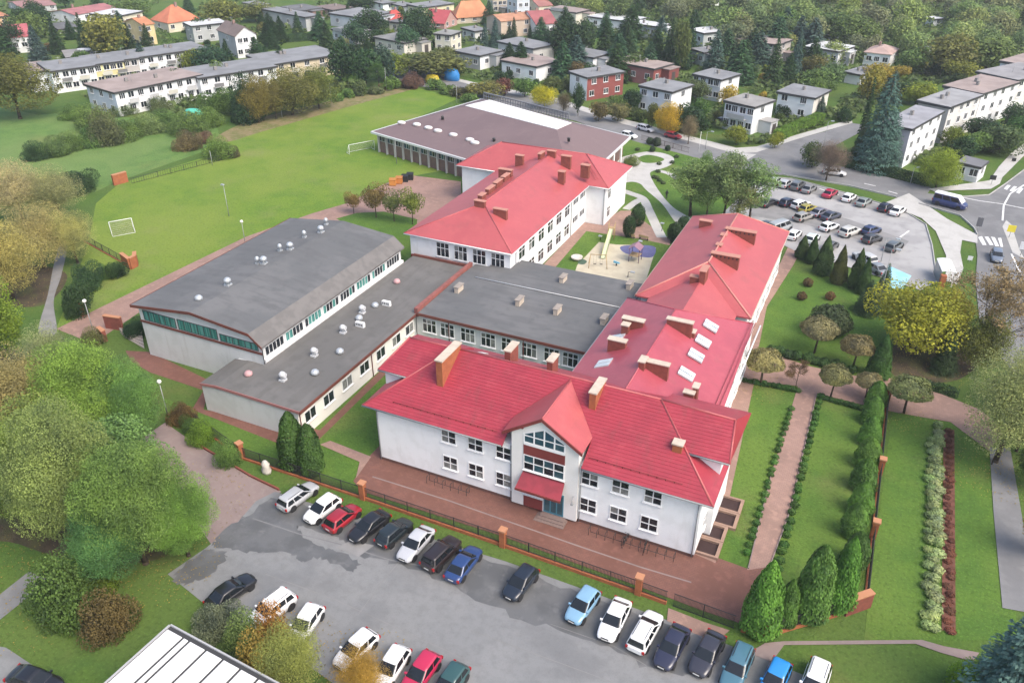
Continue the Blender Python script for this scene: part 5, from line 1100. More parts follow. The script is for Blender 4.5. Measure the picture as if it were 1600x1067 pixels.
proto('umbrella', ball_mesh('crown', 3.4, 1.9, 5200, .085, 1.75, .07, True), MB().tube((0, 0, -.05), (.1, .05, 1.9), .11, .08, 6).tube((.1, .05, 1.8), (.8, .3, 2.4), .06, .03, 5).tube((.1, .05, 1.8), (-.7, .2, 2.4), .06, .03, 5).tube((.1, .05, 1.8), (0, -.7, 2.4), .06, .03, 5).mesh('trunk'), 3.4, 3.0)
def bare(seed, h, n, w):
    tm = twigs_mesh('trunk', h, 12, seed); pts = np.array([v.co[:] for v in tm.vertices]); pts = pts[pts[:, 2] > h * .25]; C = pts[nrg.integers(0, len(pts), n)] + nrg.normal(size=(n, 3)) * .22
    return leaf_mesh('crown', C, unit(n), .075, nrg.random(n)), tm, w, h
proto('bare', *bare(5, 11, 9000, 6)); proto('bare', *bare(9, 11, 6000, 6))
me, L = broadleaf_mesh('crown', 3.2, 2.6, 1.5, 10, 2600, .10); proto('small', me, trunk_mesh('trunk', L, 1.8, 2, .07, 6, .1), 3.2, 4.1)

COLS = {'green': (.115, .170, .050), 'dark': (.038, .072, .030), 'deep': (.030, .060, .024), 'yellowgreen': (.155, .180, .032), 'yellow': (.40, .31, .035), 'gold': (.36, .24, .04), 'olive': (.125, .125, .040),
        'brown': (.17, .115, .05), 'orange': (.30, .15, .04), 'blue': (.060, .100, .098), 'pale': (.16, .19, .10), 'grey': (.17, .155, .115), 'red': (.17, .055, .05), 'thuja': (.060, .125, .030), 'bright': (.12, .20, .03), 'teal': (.05, .10, .055)}
PLANTS = []
def plant(kind, name, cat, x, y, w, h, col, label, group=None, z=0.0, var=None, jit=.12):
    lst = PROTO[kind]; c, t, pw, ph = lst[rng.randrange(len(lst)) if var is None else var % len(lst)]
    o = thing(name, label, cat, (x, y, z), R_(0, 6.28), group); o.scale = (w / pw, w / pw, h / ph)
    base = COLS[col] if isinstance(col, str) else col; k = 1 + R_(-jit, jit); cc = tuple(v * k * (1 + R_(-jit, jit) * .6) for v in base)
    q = link('foliage' if t is None else 'crown', c, None, o); q.color = rgb(cc)
    if t is not None: link('trunk', t, BARK, o)
    PLANTS.append(o); return o
def plant_px(kind, name, cat, px, py, top, wpx, col, label, group=None, **k):
    """stand it at the sighted foot, as tall as its sighted top and as wide as it shows"""
    b = at(px, py); h = sighted_height(px, py, top); dist = (b - Vector((0, 0, CAM_H))).dot(FW)
    return plant(kind, name, cat, b.x, b.y, wpx * dist / F_PX, max(h, .3), col, label, group, **k)
def tree_at(kind, px, py, top, wpx, col, label, group=None, **k): return plant_px(kind, 'tree', 'tree', px, py, top, wpx, col, label, group, **k)
def spruce_at(kind, px, py, top, wpx, col, label, group=None, **k): return plant_px(kind, 'spruce_tree', 'spruce', px, py, top, wpx, col, label, group, **k)
def shrub_at(kind, px, py, top, wpx, col, label, group=None, **k): return plant_px(kind, 'shrub', 'shrub', px, py, top, wpx, col, label, group, **k)
def hedge(name, pts, w, h, col, label, px=True, dens=60, size=.12, mesh=None):
    """a clipped hedge along plan points: leafy faces over its sides and top"""
    P = [at(*p) for p in pts] if px else [Vector((p[0], p[1], 0)) for p in pts]; Cs, Ns = [], []
    for a, b in zip(P, P[1:]):
        d = (b - a); L = d.length; u = d / L; q = Vector((-u.y, u.x, 0)); n = int(L * (w + 2 * h) * dens); s = nrg.random(n) * L; e = nrg.random(n) * (w + 2 * h)
        off = np.where(e < h, -w / 2, np.where(e > h + w, w / 2, e - h - w / 2)); z = np.where(e < h, e, np.where(e > h + w, 2 * h + w - e, h))
        off = off * (.9 + .2 * nrg.random(n)); z = z * (.93 + .1 * nrg.random(n)) + .06 * np.sin(s * 1.7); sd = np.where(e < h, -1, np.where(e > h + w, 1, 0))
        Cs.append(np.stack([a.x + u.x * s + q.x * off, a.y + u.y * s + q.y * off, z], 1)); Ns.append(np.stack([q.x * sd, q.y * sd, np.where(sd == 0, 1.0, .3)], 1) + unit(n) * .6)
    C = np.concatenate(Cs); me = leaf_mesh(name, C, np.concatenate(Ns), size, nrg.random(len(C)))
    o = link(name, me); o.color = rgb(COLS[col]); return tag(o, label, 'hedge')
# ================================================================ the plants one by one
T, S_, B = tree_at, spruce_at, shrub_at
# big trees and bushes in the lower left
T('big', 228, 880, 690, 170, (.175, .225, .07), 'fine-leaved green tree overhanging the corner of the lane and the lot', var=0)
T('big', 130, 850, 628, 165, (.21, .225, .085), 'tallest light green tree in the middle of the left tree group', var=1)
T('big', 36, 825, 660, 140, (.215, .26, .06), 'yellow-green tree at the left edge below the brownish one', var=2)
T('big', 150, 690, 535, 150, (.175, .245, .06), 'broad bright green tree between gym path and lane', var=2)
T('big', 216, 690, 566, 112, (.125, .225, .065), 'fresh green tree nearest to the low wing, by the upper end of the lane', var=0)
T('thin', 28, 690, 548, 140, (.30, .25, .11), 'brownish loose tree at the left edge above the yellow-green one', var=0)
T('big', 295, 868, 752, 112, (.15, .235, .06), 'low green tree reaching over the upper left corner of the lot', var=1)
T('broad', 210, 800, 665, 130, (.12, .20, .07), 'round green tree behind the one overhanging the lot corner', var=2)
T('big', 185, 900, 792, 128, (.085, .17, .06), 'darker green low tree under the fine-leaved one', var=3)
T('thin', 95, 620, 512, 95, (.29, .27, .15), 'pale thin tree with bare twigs above the bright green tree', var=1)
T('broad', 6, 560, 440, 84, (.20, .26, .035), 'vivid yellow-green tree at the left edge by the woodland path')
T('broad', 60, 650, 565, 85, (.20, .15, .06), 'rusty brown small tree inside the left tree group')
T('broad', 78, 735, 625, 105, (.21, .245, .08), 'olive green tree between the rusty brown and the tallest tree', var=1)
B('bush', 98, 968, 885, 105, (.085, .145, .04), 'large loose green bush beside the grey foot path')
B('bush', 176, 990, 935, 84, (.12, .085, .04), 'reddish brown bush right of the loose green bush')
B('bush', 150, 930, 885, 80, (.14, .19, .03), 'yellow-green bush under the huge tree')
T('thin', 38, 352, 252, 110, (.36, .31, .17), 'tan thinning tree at the left edge above the others of its group', var=0)
T('thin', 98, 350, 262, 92, (.34, .30, .16), 'tan thinning tree near the meadow fence, with the highest top beside the field', var=1)
T('thin', 70, 420, 318, 110, (.33, .29, .14), 'brownish tan tree in the middle of the tan group', var=0)
T('thin', 122, 412, 330, 80, (.33, .32, .13), 'yellow-tan tree of the tan group nearest to the field corner', var=1)
T('thin', 22, 470, 345, 130, (.34, .30, .10), 'yellow thinning tree at the left edge below the tan one', var=1)
T('broad', 32, 186, 88, 105, (.13, .13, .04), 'olive brown round tree at the left edge beside the terraced houses')
B('bush', 125, 490, 430, 48, 'dark', 'dark round bush next to the brick pier and woodland path', 'bushes by the gym path'); B('bush', 137, 452, 403, 42, (.05, .09, .045), 'dark glossy bush behind the round one', 'bushes by the gym path')
B('bush', 166, 435, 408, 26, 'green', 'small bush between the glossy bush and the curved brick wall', 'bushes by the gym path'); B('bush', 187, 432, 402, 30, 'dark', 'dark bush right up against the curved brick wall', 'bushes by the gym path')
B('bush', 212, 522, 494, 40, 'dark', 'dark bush at the gym corner beside the outdoor steps'); B('bush', 150, 536, 510, 34, (.12, .12, .05), 'brownish bush below the gym path lamp')
B('bush', 318, 688, 655, 42, 'bright', 'bright green bush beside the lane', 'bushes along the lane'); B('bush', 356, 728, 690, 38, 'green', 'green bush next to the brick fence pier by the lane', 'bushes along the lane'); B('bush', 288, 660, 626, 44, (.16, .09, .04), 'rust brown bush at the upper end of the lane', 'bushes along the lane'); B('bush', 300, 672, 648, 30, 'green', 'small green bush between the rust brown and the bright one', 'bushes along the lane')
for k, (x, y, t, w, c, l) in enumerate(((345, 985, 940, 70, (.15, .17, .11), 'grey-green loose bush at the lower left corner of the lot'), (385, 1030, 965, 72, (.15, .18, .07), 'pale green bush beside the panelled roof'), (428, 1030, 945, 62, (.33, .15, .045), 'bright orange bush at the lower edge of the lot'),
                               (462, 1085, 975, 105, (.22, .25, .08), 'tall yellow-green tree right of the orange one'), (405, 1075, 990, 80, (.28, .17, .05), 'orange brown bush in front of the bright orange one'), (572, 1100, 1018, 84, (.33, .20, .045), 'golden orange tree crown between white cars at the bottom edge'))):
    (T if w > 80 else B)('thin' if w > 80 else 'bush', x, y, t, w, c, l, 'autumn bushes along the lower side of the lot')
# front lawn and garden evergreens
T('thuja', 462, 728, 643, 46, 'thuja', 'bigger left one of the two tall thujas on the front lawn', 'two thujas on the front lawn', var=1); T('thuja', 489, 738, 662, 38, (.065, .13, .035), 'right one of the two tall thujas on the front lawn', 'two thujas on the front lawn', var=2)
for k, (x, y, t, w, l) in enumerate(((1186, 985, 876, 60, 'thuja nearest to the gate, by the brick corner pier'), (1224, 975, 905, 34, 'slim thuja second from the corner pier'), (1262, 965, 852, 54, 'big thuja third from the corner pier'), (1306, 950, 838, 48, 'big thuja in the corner beside the brick corner wall'), (1334, 880, 790, 46, 'fifth thuja of the fence row, first above the corner'),
                                  (1330, 835, 752, 44, 'sixth thuja of the fence row, beside the lower fence pier'), (1342, 800, 722, 46, 'seventh thuja of the fence row'), (1346, 762, 690, 46, 'eighth thuja of the fence row, in its middle'), (1352, 728, 664, 44, 'ninth thuja of the fence row'), (1356, 692, 640, 40, 'tenth thuja of the fence row'), (1360, 660, 618, 38, 'eleventh thuja of the fence row, beside the upper fence pier'), (1366, 636, 596, 36, 'last thuja of the fence row by the cross path'))):
    T('thuja', x, y, t if k < 4 else y - 50 + 1.4 * (k - 4), w * (.86 if k > 3 else 1), ((.105, .205, .045), (.085, .17, .04), (.12, .215, .05))[k % 3], l, 'thuja row along the garden fence', var=k)
def along(kind, name, cat, p, q, n, wm, hm, col, label, group, j=.06):
    a, b = at(*p), at(*q)
    for i in range(n):
        c = a.lerp(b, (i + R_(-.15, .15)) / (n - 1)); plant(kind, name, cat, c.x + R_(-j, j), c.y, wm * R_(.85, 1.15), hm * R_(.8, 1.15), col, label, group)
along('tuft', 'clipped_bush', 'bush', (1279, 632), (1216, 890), 26, .8, .62, (.075, .15, .04), 'small dark clipped bush in the row right of the garden path', 'bush row right of the garden path')
along('tuft', 'clipped_bush', 'bush', (1236, 640), (1166, 866), 24, .72, .55, (.08, .165, .045), 'small clipped bush in the row left of the garden path', 'bush row left of the garden path')
along('tuft', 'clipped_bush', 'bush', (1163, 596), (1246, 612), 12, .9, .55, (.05, .11, .03), 'low bush in the border between left lawn and cross path', 'bush border of the left lawn')
along('tuft', 'clipped_bush', 'bush', (1282, 622), (1345, 640), 9, .9, .6, (.05, .105, .03), 'low bush in the border between right lawn and cross path', 'bush border of the right lawn')
along('tuft', 'flower_bush', 'bush', (1465, 668), (1460, 985), 27, 1.15, .7, (.31, .35, .19), 'pale silvery bush in the row left of the red bed', 'pale bushes in the flower bed', .25)
along('tuft', 'flower_bush', 'bush', (1455, 690), (1449, 980), 24, 1.0, .6, (.27, .32, .16), 'pale bush in the outer row of the flower bed', 'pale bushes in the outer row', .2)
along('tuft', 'red_plant', 'plant', (1482, 674), (1482, 985), 30, .8, .35, (.17, .065, .05), 'low red-leaved plant in the red bed', 'red plants in the flower bed', .2)
along('tuft', 'clipped_bush', 'bush', (1206, 552), (1330, 582), 10, 1.5, 1.2, (.055, .10, .035), 'dark rounded bush in the row above the cross path', 'bush row above the cross path')
for x, y, t, w, c, l in ((1188, 602, 550, 58, (.24, .215, .11), 'umbrella-clipped tree nearest the red school wing'), (1297, 622, 574, 48, (.23, .21, .10), 'umbrella-clipped tree where garden path meets cross path'), (1412, 646, 594, 62, (.22, .205, .10), 'umbrella-clipped tree just right of the garden fence'), (1272, 552, 500, 56, (.22, .205, .11), 'umbrella-clipped tree on the side lawn'), (1332, 575, 528, 50, (.23, .20, .115), 'umbrella-clipped tree right of the side lawn one'), (1352, 622, 586, 40, (.23, .20, .11), 'low umbrella-clipped tree against the thuja row')):
    T('umbrella', x, y, t, w, c, l, 'umbrella-clipped trees along the cross path')
T('bare', 1243, 606, 562, 30, (.19, .12, .07), 'small nearly bare tree beside the cross path', var=0)
B('ball', 1293, 522, 478, 62, (.075, .085, .045), 'dark dome-shaped bush on the side lawn')
for x, y, l in ((1262, 447, 'upper reddish shrub on the side lawn'), (1252, 468, 'lower left reddish shrub on the side lawn'), (1296, 468, 'right reddish shrub on the side lawn')): B('tuft', x, y, y - 12, 15, (.13, .075, .04), l, 'reddish shrubs on the side lawn')
T('cone', 1370, 588, 522, 38, (.05, .11, .03), 'conical green thuja at the corner of the side lawn')
T('broad', 1418, 548, 438, 128, (.35, .31, .04), 'broad golden yellow tree above the side lawn', var=0); T('broad', 1470, 540, 452, 66, (.30, .20, .045), 'orange yellow tree right behind the broad golden one', var=1)
T('bare', 1524, 560, 400, 120, (.27, .19, .12), 'tall leaning larch with bare brown twigs beside the main road', var=0)
S_('spruce', 1472, 580, 508, 46, (.05, .075, .035), 'dark spruce in the shade below the golden tree'); T('broad', 1520, 580, 490, 70, (.14, .14, .04), 'olive tree under the bare larch', var=3)
T('broad', 1588, 705, 585, 84, (.19, .21, .07), 'fuller green tree right behind the thin yellow-brown one'); T('thin', 1555, 722, 540, 150, (.30, .29, .13), 'tall thin yellow-brown tree at the right edge of the lawn', var=0); T('thin', 1600, 650, 540, 90, (.32, .31, .12), 'yellow-green thinning tree cut by the right edge', var=1); T('broad', 1612, 760, 690, 60, (.07, .11, .03), 'dark green tree at the right edge below the thin one'); T('broad', 1618, 870, 800, 60, (.30, .20, .05), 'golden bush tree at the right edge beside the grey path')
S_('fatspruce', 1568, 1125, 950, 165, (.10, .165, .17), 'big blue spruce in the bottom right corner', var=0); B('bush', 1512, 1085, 1036, 62, (.15, .23, .03), 'bright yellow-green bush left of the corner blue spruce')
for k, (x, y, t, w, l) in enumerate(((1252, 403, 368, 24, 'cypress nearest the red roof corner'), (1267, 411, 368, 22, 'second cypress from the red roof corner'), (1284, 428, 368, 32, 'third cypress, the tallest of the hedge row'), (1308, 442, 383, 27, 'fourth cypress, brownish at its top'), (1335, 450, 388, 27, 'fifth cypress of the row'), (1346, 458, 402, 24, 'sixth cypress of the row'))):
    T('cone', x, y, t, w, (.05, .085, .03) if k != 3 else (.075, .085, .03), l, 'cypresses between lawn and rear car park', var=k)
S_('spruce', 1352, 488, 436, 46, (.045, .075, .04), 'dark spruce left of the golden tree'); S_('spruce', 1378, 462, 410, 28, (.05, .085, .045), 'slim dark conifer beside the blue bay'); S_('spruce', 1366, 486, 430, 34, (.07, .10, .07), 'greyish spruce between the dark one and the golden tree')
# school yard and entrance park
for x, y, t, w, c, l, v in ((553, 334, 300, 24, (.22, .15, .06), 'small brown tree at the left of the yard group', 0), (588, 340, 286, 38, (.20, .14, .05), 'biggest brown-green tree of the yard group', 1), (616, 346, 297, 30, (.14, .15, .05), 'green-brown tree third in the yard group', 0), (645, 351, 294, 32, (.16, .18, .04), 'yellow-green tree at the right of the yard group', 1)):
    T('small', x, y, t, w, c, l, 'young trees behind the sports hall')
B('egg', 982, 371, 338, 20, 'deep', 'front one of the two egg-shaped clipped shrubs', 'egg-shaped clipped shrubs'); B('egg', 996, 354, 320, 22, 'deep', 'rear one of the two egg-shaped clipped shrubs', 'egg-shaped clipped shrubs')
B('ball', 1058, 378, 348, 32, 'deep', 'dark round shrub at the corner of the right red roof'); B('ball', 1068, 360, 338, 20, 'deep', 'smaller dark round shrub behind the one at the roof corner')
for x, y, t, w, l in ((1015, 226, 215, 11, 'left small ball shrub by the street fence'), (1026, 229, 215, 13, 'middle small ball shrub by the street fence'), (1019, 238, 229, 9, 'lowest small ball shrub near the ring path'), (1043, 236, 227, 9, 'right small ball shrub by the street fence')): B('ball', x, y, t, w, (.04, .06, .035), l, 'ball shrubs in the entrance park')
for x, y in ((1057, 247), (1050, 256), (1052, 268), (1028, 270), (1030, 284), (1026, 280), (996, 236), (1030, 258), (1022, 279), (1036, 288)): B('tuft', x, y, y - 5, 8, (.07, .09, .045), 'low dark tuft planted in the entrance park lawn', 'low tufts in the entrance park')
for x, y, t, w, c, l, v in ((1078, 338, 240, 72, (.20, .26, .11), 'left one of the tall airy trees by the park path', 0), (1128, 350, 224, 64, (.18, .225, .095), 'middle one of the tall airy trees, with the highest top', 1), (1170, 352, 240, 62, (.18, .245, .11), 'right one of the tall airy trees beside the car park', 0), (1104, 345, 268, 50, (.16, .21, .08), 'greener airy tree between left and middle ones', 1), (1150, 355, 275, 46, (.18, .20, .09), 'low airy tree between middle and right ones', 0)):
    T('birch', x, y, t, w * 1.2, c, l, 'airy trees between park and car park', var=v)
B('bush', 1104, 262, 236, 22, 'green', 'green bush beside the street gate of the park'); B('bush', 985, 258, 240, 26, (.15, .17, .06), 'pale low bush in front of the hall porch')
# street trees and the gardens along the street
T('broad', 850, 170, 132, 37, (.50, .42, .03), 'bright lemon yellow tree beside the street', var=0); T('broad', 1042, 210, 162, 40, (.46, .30, .035), 'golden orange tree in front of the white cube house', var=1)
for x, y, t, w, c, l, k in ((935, 190, 155, 27, (.17, .13, .06), 'brownish street tree left of the pair behind the hall', 'far'), (965, 190, 158, 32, (.17, .14, .07), 'tan street tree right of the brownish one', 'far'), (1075, 226, 180, 28, (.19, .15, .09), 'thin brown street tree right of the red car', 'thin'), (880, 178, 145, 26, (.15, .12, .08), 'thin reddish street tree right of the lemon yellow one', 'thin'), (903, 182, 133, 16, 'dark', 'slim dark street tree by the red-brown house', 'far'),
                         (756, 152, 124, 52, (.19, .16, .05), 'wide olive tree behind the brown roof', 'far'), (789, 150, 124, 26, 'red', 'wine red tree right of the wide olive one', 'far'), (820, 152, 118, 34, 'green', 'green tree below the wide white cube house', 'far'), (1018, 200, 160, 22, (.12, .13, .03), 'olive street tree at the white cube house', 'far'), (1092, 194, 150, 26, (.07, .13, .035), 'tall green tree between the two white cube houses', 'far'), (985, 178, 135, 30, 'deep', 'dark green tree left of the white cube house with brown garage', 'far'),
                         (1290, 284, 218, 52, (.20, .13, .11), 'pinkish brown twiggy tree on the car park verge', 'thin'), (1268, 262, 222, 36, (.08, .10, .04), 'dark bushy tree at the side street corner', 'far'), (1462, 294, 236, 62, (.20, .22, .03), 'yellow-green tree with pale trunk beside the kiosk', 'broad'), (1150, 226, 198, 34, (.19, .23, .03), 'bright yellow-green bushy tree by the dark garage', 'far'), (1210, 232, 206, 22, (.24, .25, .03), 'yellow round bush tree at the end of the hedge', 'far')):
    T(k, x, y, t, w, c, l)
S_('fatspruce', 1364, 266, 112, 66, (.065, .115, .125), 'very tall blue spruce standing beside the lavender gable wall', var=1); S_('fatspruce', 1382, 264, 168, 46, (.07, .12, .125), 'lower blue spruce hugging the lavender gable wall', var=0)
S_('farspruce', 226, 114, 62, 31, 'blue', 'blue spruce in front of the terraced houses')
hedge('hedge', [(1322, 262), (1390, 276), (1448, 291)], 1.6, 1.9, 'deep', 'long dark hedge along the street in front of the lavender gable'); hedge('hedge', [(1213, 220), (1250, 203), (1282, 190)], 2.2, 2.2, 'bright', 'bright green clipped hedge along the side street'); hedge('hedge', [(1570, 240), (1600, 215), (1640, 190)], 2.0, 2.0, 'green', 'green hedge along the pavement at the right edge')
hedge('hedge', [(1440, 606), (1500, 622)], 1.0, 1.0, (.06), 'low brown-green hedge below the golden tree') if False else hedge('hedge', [(1424, 600), (1462, 610), (1496, 620)], 1.0, .9, 'dark', 'low dark hedge above the cross path at right')
hedge('hedge', [(452, 66), (500, 62)], 2.2, 2.4, 'dark', 'tall dark hedge in front of the long cream and grey house')
# bushes and small trees between meadow and field
STRIP = []
for x, y, t, w, c in ((58, 250, 222, 40, 'dark'), (88, 243, 212, 50, 'green'), (118, 234, 206, 48, 'green'), (146, 226, 192, 46, 'green'), (176, 224, 168, 54, (.10, .11, .06)), (150, 200, 165, 56, 'green'), (120, 186, 160, 46, 'green'), (205, 216, 180, 50, 'green'), (238, 206, 178, 50, (.14, .18, .07)), (262, 196, 172, 46, 'green'), (300, 206, 176, 60, 'green'), (330, 198, 170, 46, 'green'), (296, 234, 198, 42, (.16, .13, .07)), (318, 222, 202, 30, (.20, .11, .09)), (342, 248, 214, 44, 'green'), (362, 246, 228, 26, (.12, .09, .05)), (130, 298, 260, 54, 'dark'), (106, 290, 268, 40, 'green'), (230, 170, 148, 40, 'dark'), (255, 178, 152, 36, (.10, .12, .05)), (270, 160, 140, 34, 'green'), (196, 178, 160, 40, (.12, .14, .06)), (345, 178, 130, 56, 'green'), (380, 190, 118, 56, 'deep'), (362, 170, 135, 40, 'green')):
    STRIP.append((B('bush', x, y, t, w, c, None), 'farbush', c, x, y, t))
for x, y, t, w, c, l in ((405, 192, 122, 48, (.19, .16, .04), 'olive gold tree at the left end of the field-edge row'), (458, 180, 110, 78, (.17, .16, .045), 'widest olive tree of the field-edge row'), (499, 170, 106, 56, (.165, .165, .045), 'olive green tree at the right end of the field-edge row'), (432, 186, 125, 44, (.16, .14, .045), 'smaller brownish tree between the olive trees of the field-edge row')): T('broad', x, y, t, w, c, l, 'tree row along the edge of the field')
for x, y, t, w, c, k, l in ((535, 134, 68, 42, 'deep', 'far', 'deep green tree at the left of the group behind the field'), (572, 132, 70, 50, (.04, .085, .035), 'far', 'tallest deep green tree of the group behind the field'), (600, 128, 74, 40, (.05, .08, .06), 'far', 'bluish green tree of the group behind the field'), (592, 138, 93, 26, (.07, .13, .04), 'birch', 'slim light green tree before the group behind the field'), (618, 122, 80, 42, (.16, .19, .04), 'far', 'yellow-green tree at the right of the group behind the field'),
                         (684, 122, 78, 92, (.14, .14, .05), 'far', 'wide olive tree in front of the cream cubic houses'), (652, 118, 85, 44, (.11, .15, .05), 'far', 'light green tree left of the wide olive one')): T(k, x, y, t, w, c, l)
B('bush', 642, 137, 108, 38, (.15, .08, .06), 'reddish brown dense bush at the far corner of the field')
for i, (x, y) in enumerate(((528, 158), (546, 152), (565, 148), (585, 146), (612, 140), (680, 140), (700, 146), (720, 152), (510, 150), (552, 134), (735, 160))): B('farbush', x, y, y - R_(12, 20), R_(22, 34), rng.choice([(.10, .12, .05), 'green', (.13, .12, .06)]), 'low bush along the far edge of the field', 'low bushes along the far edge of the field')
# conifers of the estate, sighted one by one
AUTO = STRIP
def auto(kind, x, y, t, w, c, name=None):
    sp = kind in ('farspruce', 'spruce'); nm = name or ('spruce_tree' if sp else 'shrub' if kind == 'farbush' else 'tree'); ct = 'spruce' if sp else 'shrub' if kind == 'farbush' else 'tree'
    o = plant_px(kind, nm, ct, x, y, t, w, c, None); AUTO.append((o, kind, c, x, y, t)); return o
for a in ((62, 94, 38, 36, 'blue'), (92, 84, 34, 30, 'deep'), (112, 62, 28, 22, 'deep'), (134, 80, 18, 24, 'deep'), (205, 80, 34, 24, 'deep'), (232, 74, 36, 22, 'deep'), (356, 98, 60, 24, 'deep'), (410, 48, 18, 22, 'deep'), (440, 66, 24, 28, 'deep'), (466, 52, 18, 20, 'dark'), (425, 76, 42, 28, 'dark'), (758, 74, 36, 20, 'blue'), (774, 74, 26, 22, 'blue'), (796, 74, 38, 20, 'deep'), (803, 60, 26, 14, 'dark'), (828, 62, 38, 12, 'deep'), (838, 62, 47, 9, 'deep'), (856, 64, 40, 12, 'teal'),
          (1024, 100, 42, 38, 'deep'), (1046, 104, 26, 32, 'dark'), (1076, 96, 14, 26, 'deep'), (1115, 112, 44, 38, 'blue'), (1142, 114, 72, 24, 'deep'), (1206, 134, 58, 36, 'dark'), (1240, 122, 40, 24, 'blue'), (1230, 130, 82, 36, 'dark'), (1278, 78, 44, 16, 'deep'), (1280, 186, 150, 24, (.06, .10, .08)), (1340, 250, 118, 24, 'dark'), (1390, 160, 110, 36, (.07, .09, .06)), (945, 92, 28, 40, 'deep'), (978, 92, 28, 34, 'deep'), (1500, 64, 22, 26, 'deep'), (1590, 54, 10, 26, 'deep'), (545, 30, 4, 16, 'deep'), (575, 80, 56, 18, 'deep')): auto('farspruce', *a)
for a in ((168, 88, 20, 64, (.21, .19, .05)), (350, 44, -2, 56, (.17, .18, .05)), (400, 34, 0, 50, (.16, .17, .05)), (44, 62, 16, 50, 'green'), (880, 96, 34, 50, 'deep'), (908, 96, 30, 42, 'dark'), (872, 70, 40, 36, 'deep'), (1062, 112, 18, 26, (.13, .16, .05)), (965, 40, -8, 46, (.10, .13, .05)), (210, 28, 0, 46, 'green'), (310, 60, 28, 36, 'dark'), (275, 84, 58, 34, 'green'), (565, 14, -10, 40, 'deep'), (1180, 62, 20, 60, (.09, .12, .06)), (1232, 60, 14, 54, 'green'), (1300, 66, 20, 56, (.10, .15, .05)), (1330, 78, 26, 60, 'green'), (1424, 114, 70, 50, (.12, .17, .06)), (1480, 116, 54, 76, (.15, .15, .04)), (1540, 108, 62, 76, (.13, .15, .05)), (1500, 128, 92, 46, (.20, .21, .04)), (1370, 130, 100, 40, (.32, .24, .04)), (1404, 124, 100, 30, (.30, .22, .04)), (1355, 158, 104, 40, (.23, .21, .04)), (1430, 162, 126, 46, (.19, .23, .03)), (1290, 134, 96, 46, (.08, .12, .05)), (1275, 150, 108, 50, 'green'), (1560, 240, 192, 60, (.08, .12, .05)), (1552, 226, 196, 32, (.33, .26, .03)), (1585, 200, 160, 40, 'dark'), (1520, 240, 206, 46, 'green'), (1500, 250, 215, 40, 'deep'), (1590, 226, 178, 36, (.07, .13, .04)), (1530, 220, 180, 46, 'dark')): auto('far', *a)
# the rest of the estate gardens and the far wood
def inside(P, x, y):
    r = False
    for i in range(len(P)):
        (x1, y1), (x2, y2) = P[i - 1], P[i]
        if (y1 > y) != (y2 > y) and x < (x2 - x1) * (y - y1) / (y2 - y1) + x1: r = not r
    return r
KEEP = [[(-150, 330), (-80, 150), (60, 178), (120, 172), (340, 196), (560, 140), (640, 128), (730, 148), (760, 130), (1010, 200), (1000, 400), (0, 400)], [(560, 80), (640, 96), (760, 130), (960, 182), (1060, 206), (1150, 228), (1182, 228), (1335, 186), (1366, 196), (1300, 262), (1460, 292), (1440, 400), (560, 400), (560, 112)], [(1440, 300), (1480, 285), (1546, 278), (1570, 240), (1700, 150), (1700, 400), (1440, 400)]]
LANES = [[(0, 128), (60, 140), (120, 150), (150, 158), (150, 190), (0, 180)]]
def clear(x, y, m=1.0):
    if any(inside(P, x, y) for P in KEEP + LANES): return False
    p = at(x, y)
    for t, c, r, _ in HOUSES:
        l = t.matrix_basis.inverted() @ p
        w = t.children[0].data.vertices[6].co
        if -m < l.x < w.x + m and -m < l.y < w.y + m: return False
    for o, k, c, ax, ay, at_ in AUTO:
        if (o.location.x - p.x) ** 2 + (o.location.y - p.y) ** 2 < 7: return False
    return True
HUTS = [project(c) for t, c, q_, l in HOUSES if t.name.startswith('hut')]
HCEN = [project(c + Vector((0, 0, 3))) for t, c, q_, l in HOUSES if t.name.startswith('house')]
def scatter(n, x0, x1, y0, y1, kinds, cols, hs):
    k = tries = 0
    while k < n and tries < n * 30:
        tries += 1; x, y = R_(x0, x1), y0 + (y1 - y0) * rng.random() ** .85; kd = rng.choice(kinds); rr = 2.4 if kd != 'farbush' else 1.2
        if not clear(x, y, rr) or any(abs(x - hx_) < 11 and -3 < y - hy_ < 26 for hx_, hy_ in HUTS) or (kd != 'farbush' and any(abs(x - hx_) < 22 and 0 < y - hy_ < 36 for hx_, hy_ in HCEN)): continue
        p = at(x, y); h = R_(*hs) * (.45 if kd == 'farbush' else 1.0); d = (p - Vector((0, 0, CAM_H))).dot(FW); pxm = F_PX / d
        top = project((p.x, p.y, h))[1]; auto(kd, x, y, top, h * pxm * (1.35 if kd == 'farbush' else R_(.8, 1.05)), rng.choice(cols)); k += 1
GRN_ = ['green', 'dark', 'deep', (.10, .13, .045), (.09, .12, .05), 'yellowgreen', 'olive']
scatter(30, 860, 1270, 30, 135, ['farspruce'], ['deep', 'dark', 'blue', 'teal'], (8, 12.5)); scatter(26, 0, 860, 6, 118, ['farspruce', 'farspruce', 'far'], ['deep', 'dark', 'teal'], (7, 11))
scatter(74, 0, 1000, 2, 150, ['far', 'farbush', 'farbush', 'farbush'], GRN_ + ['brown'], (4, 7.5))
scatter(60, 880, 1600, 90, 262, ['far', 'farbush', 'farbush'], GRN_ + ['gold'], (3.5, 7))
FARW = [(.20, .25, .10), (.19, .235, .09), (.165, .20, .10), (.22, .26, .10), (.185, .19, .12), (.21, .21, .11), (.14, .18, .085), (.25, .28, .10)]
scatter(110, 1090, 1640, -14, 100, ['far'], FARW, (6.5, 11)); scatter(34, 860, 1100, -12, 40, ['far'], FARW + ['deep', 'dark'], (6.5, 11))
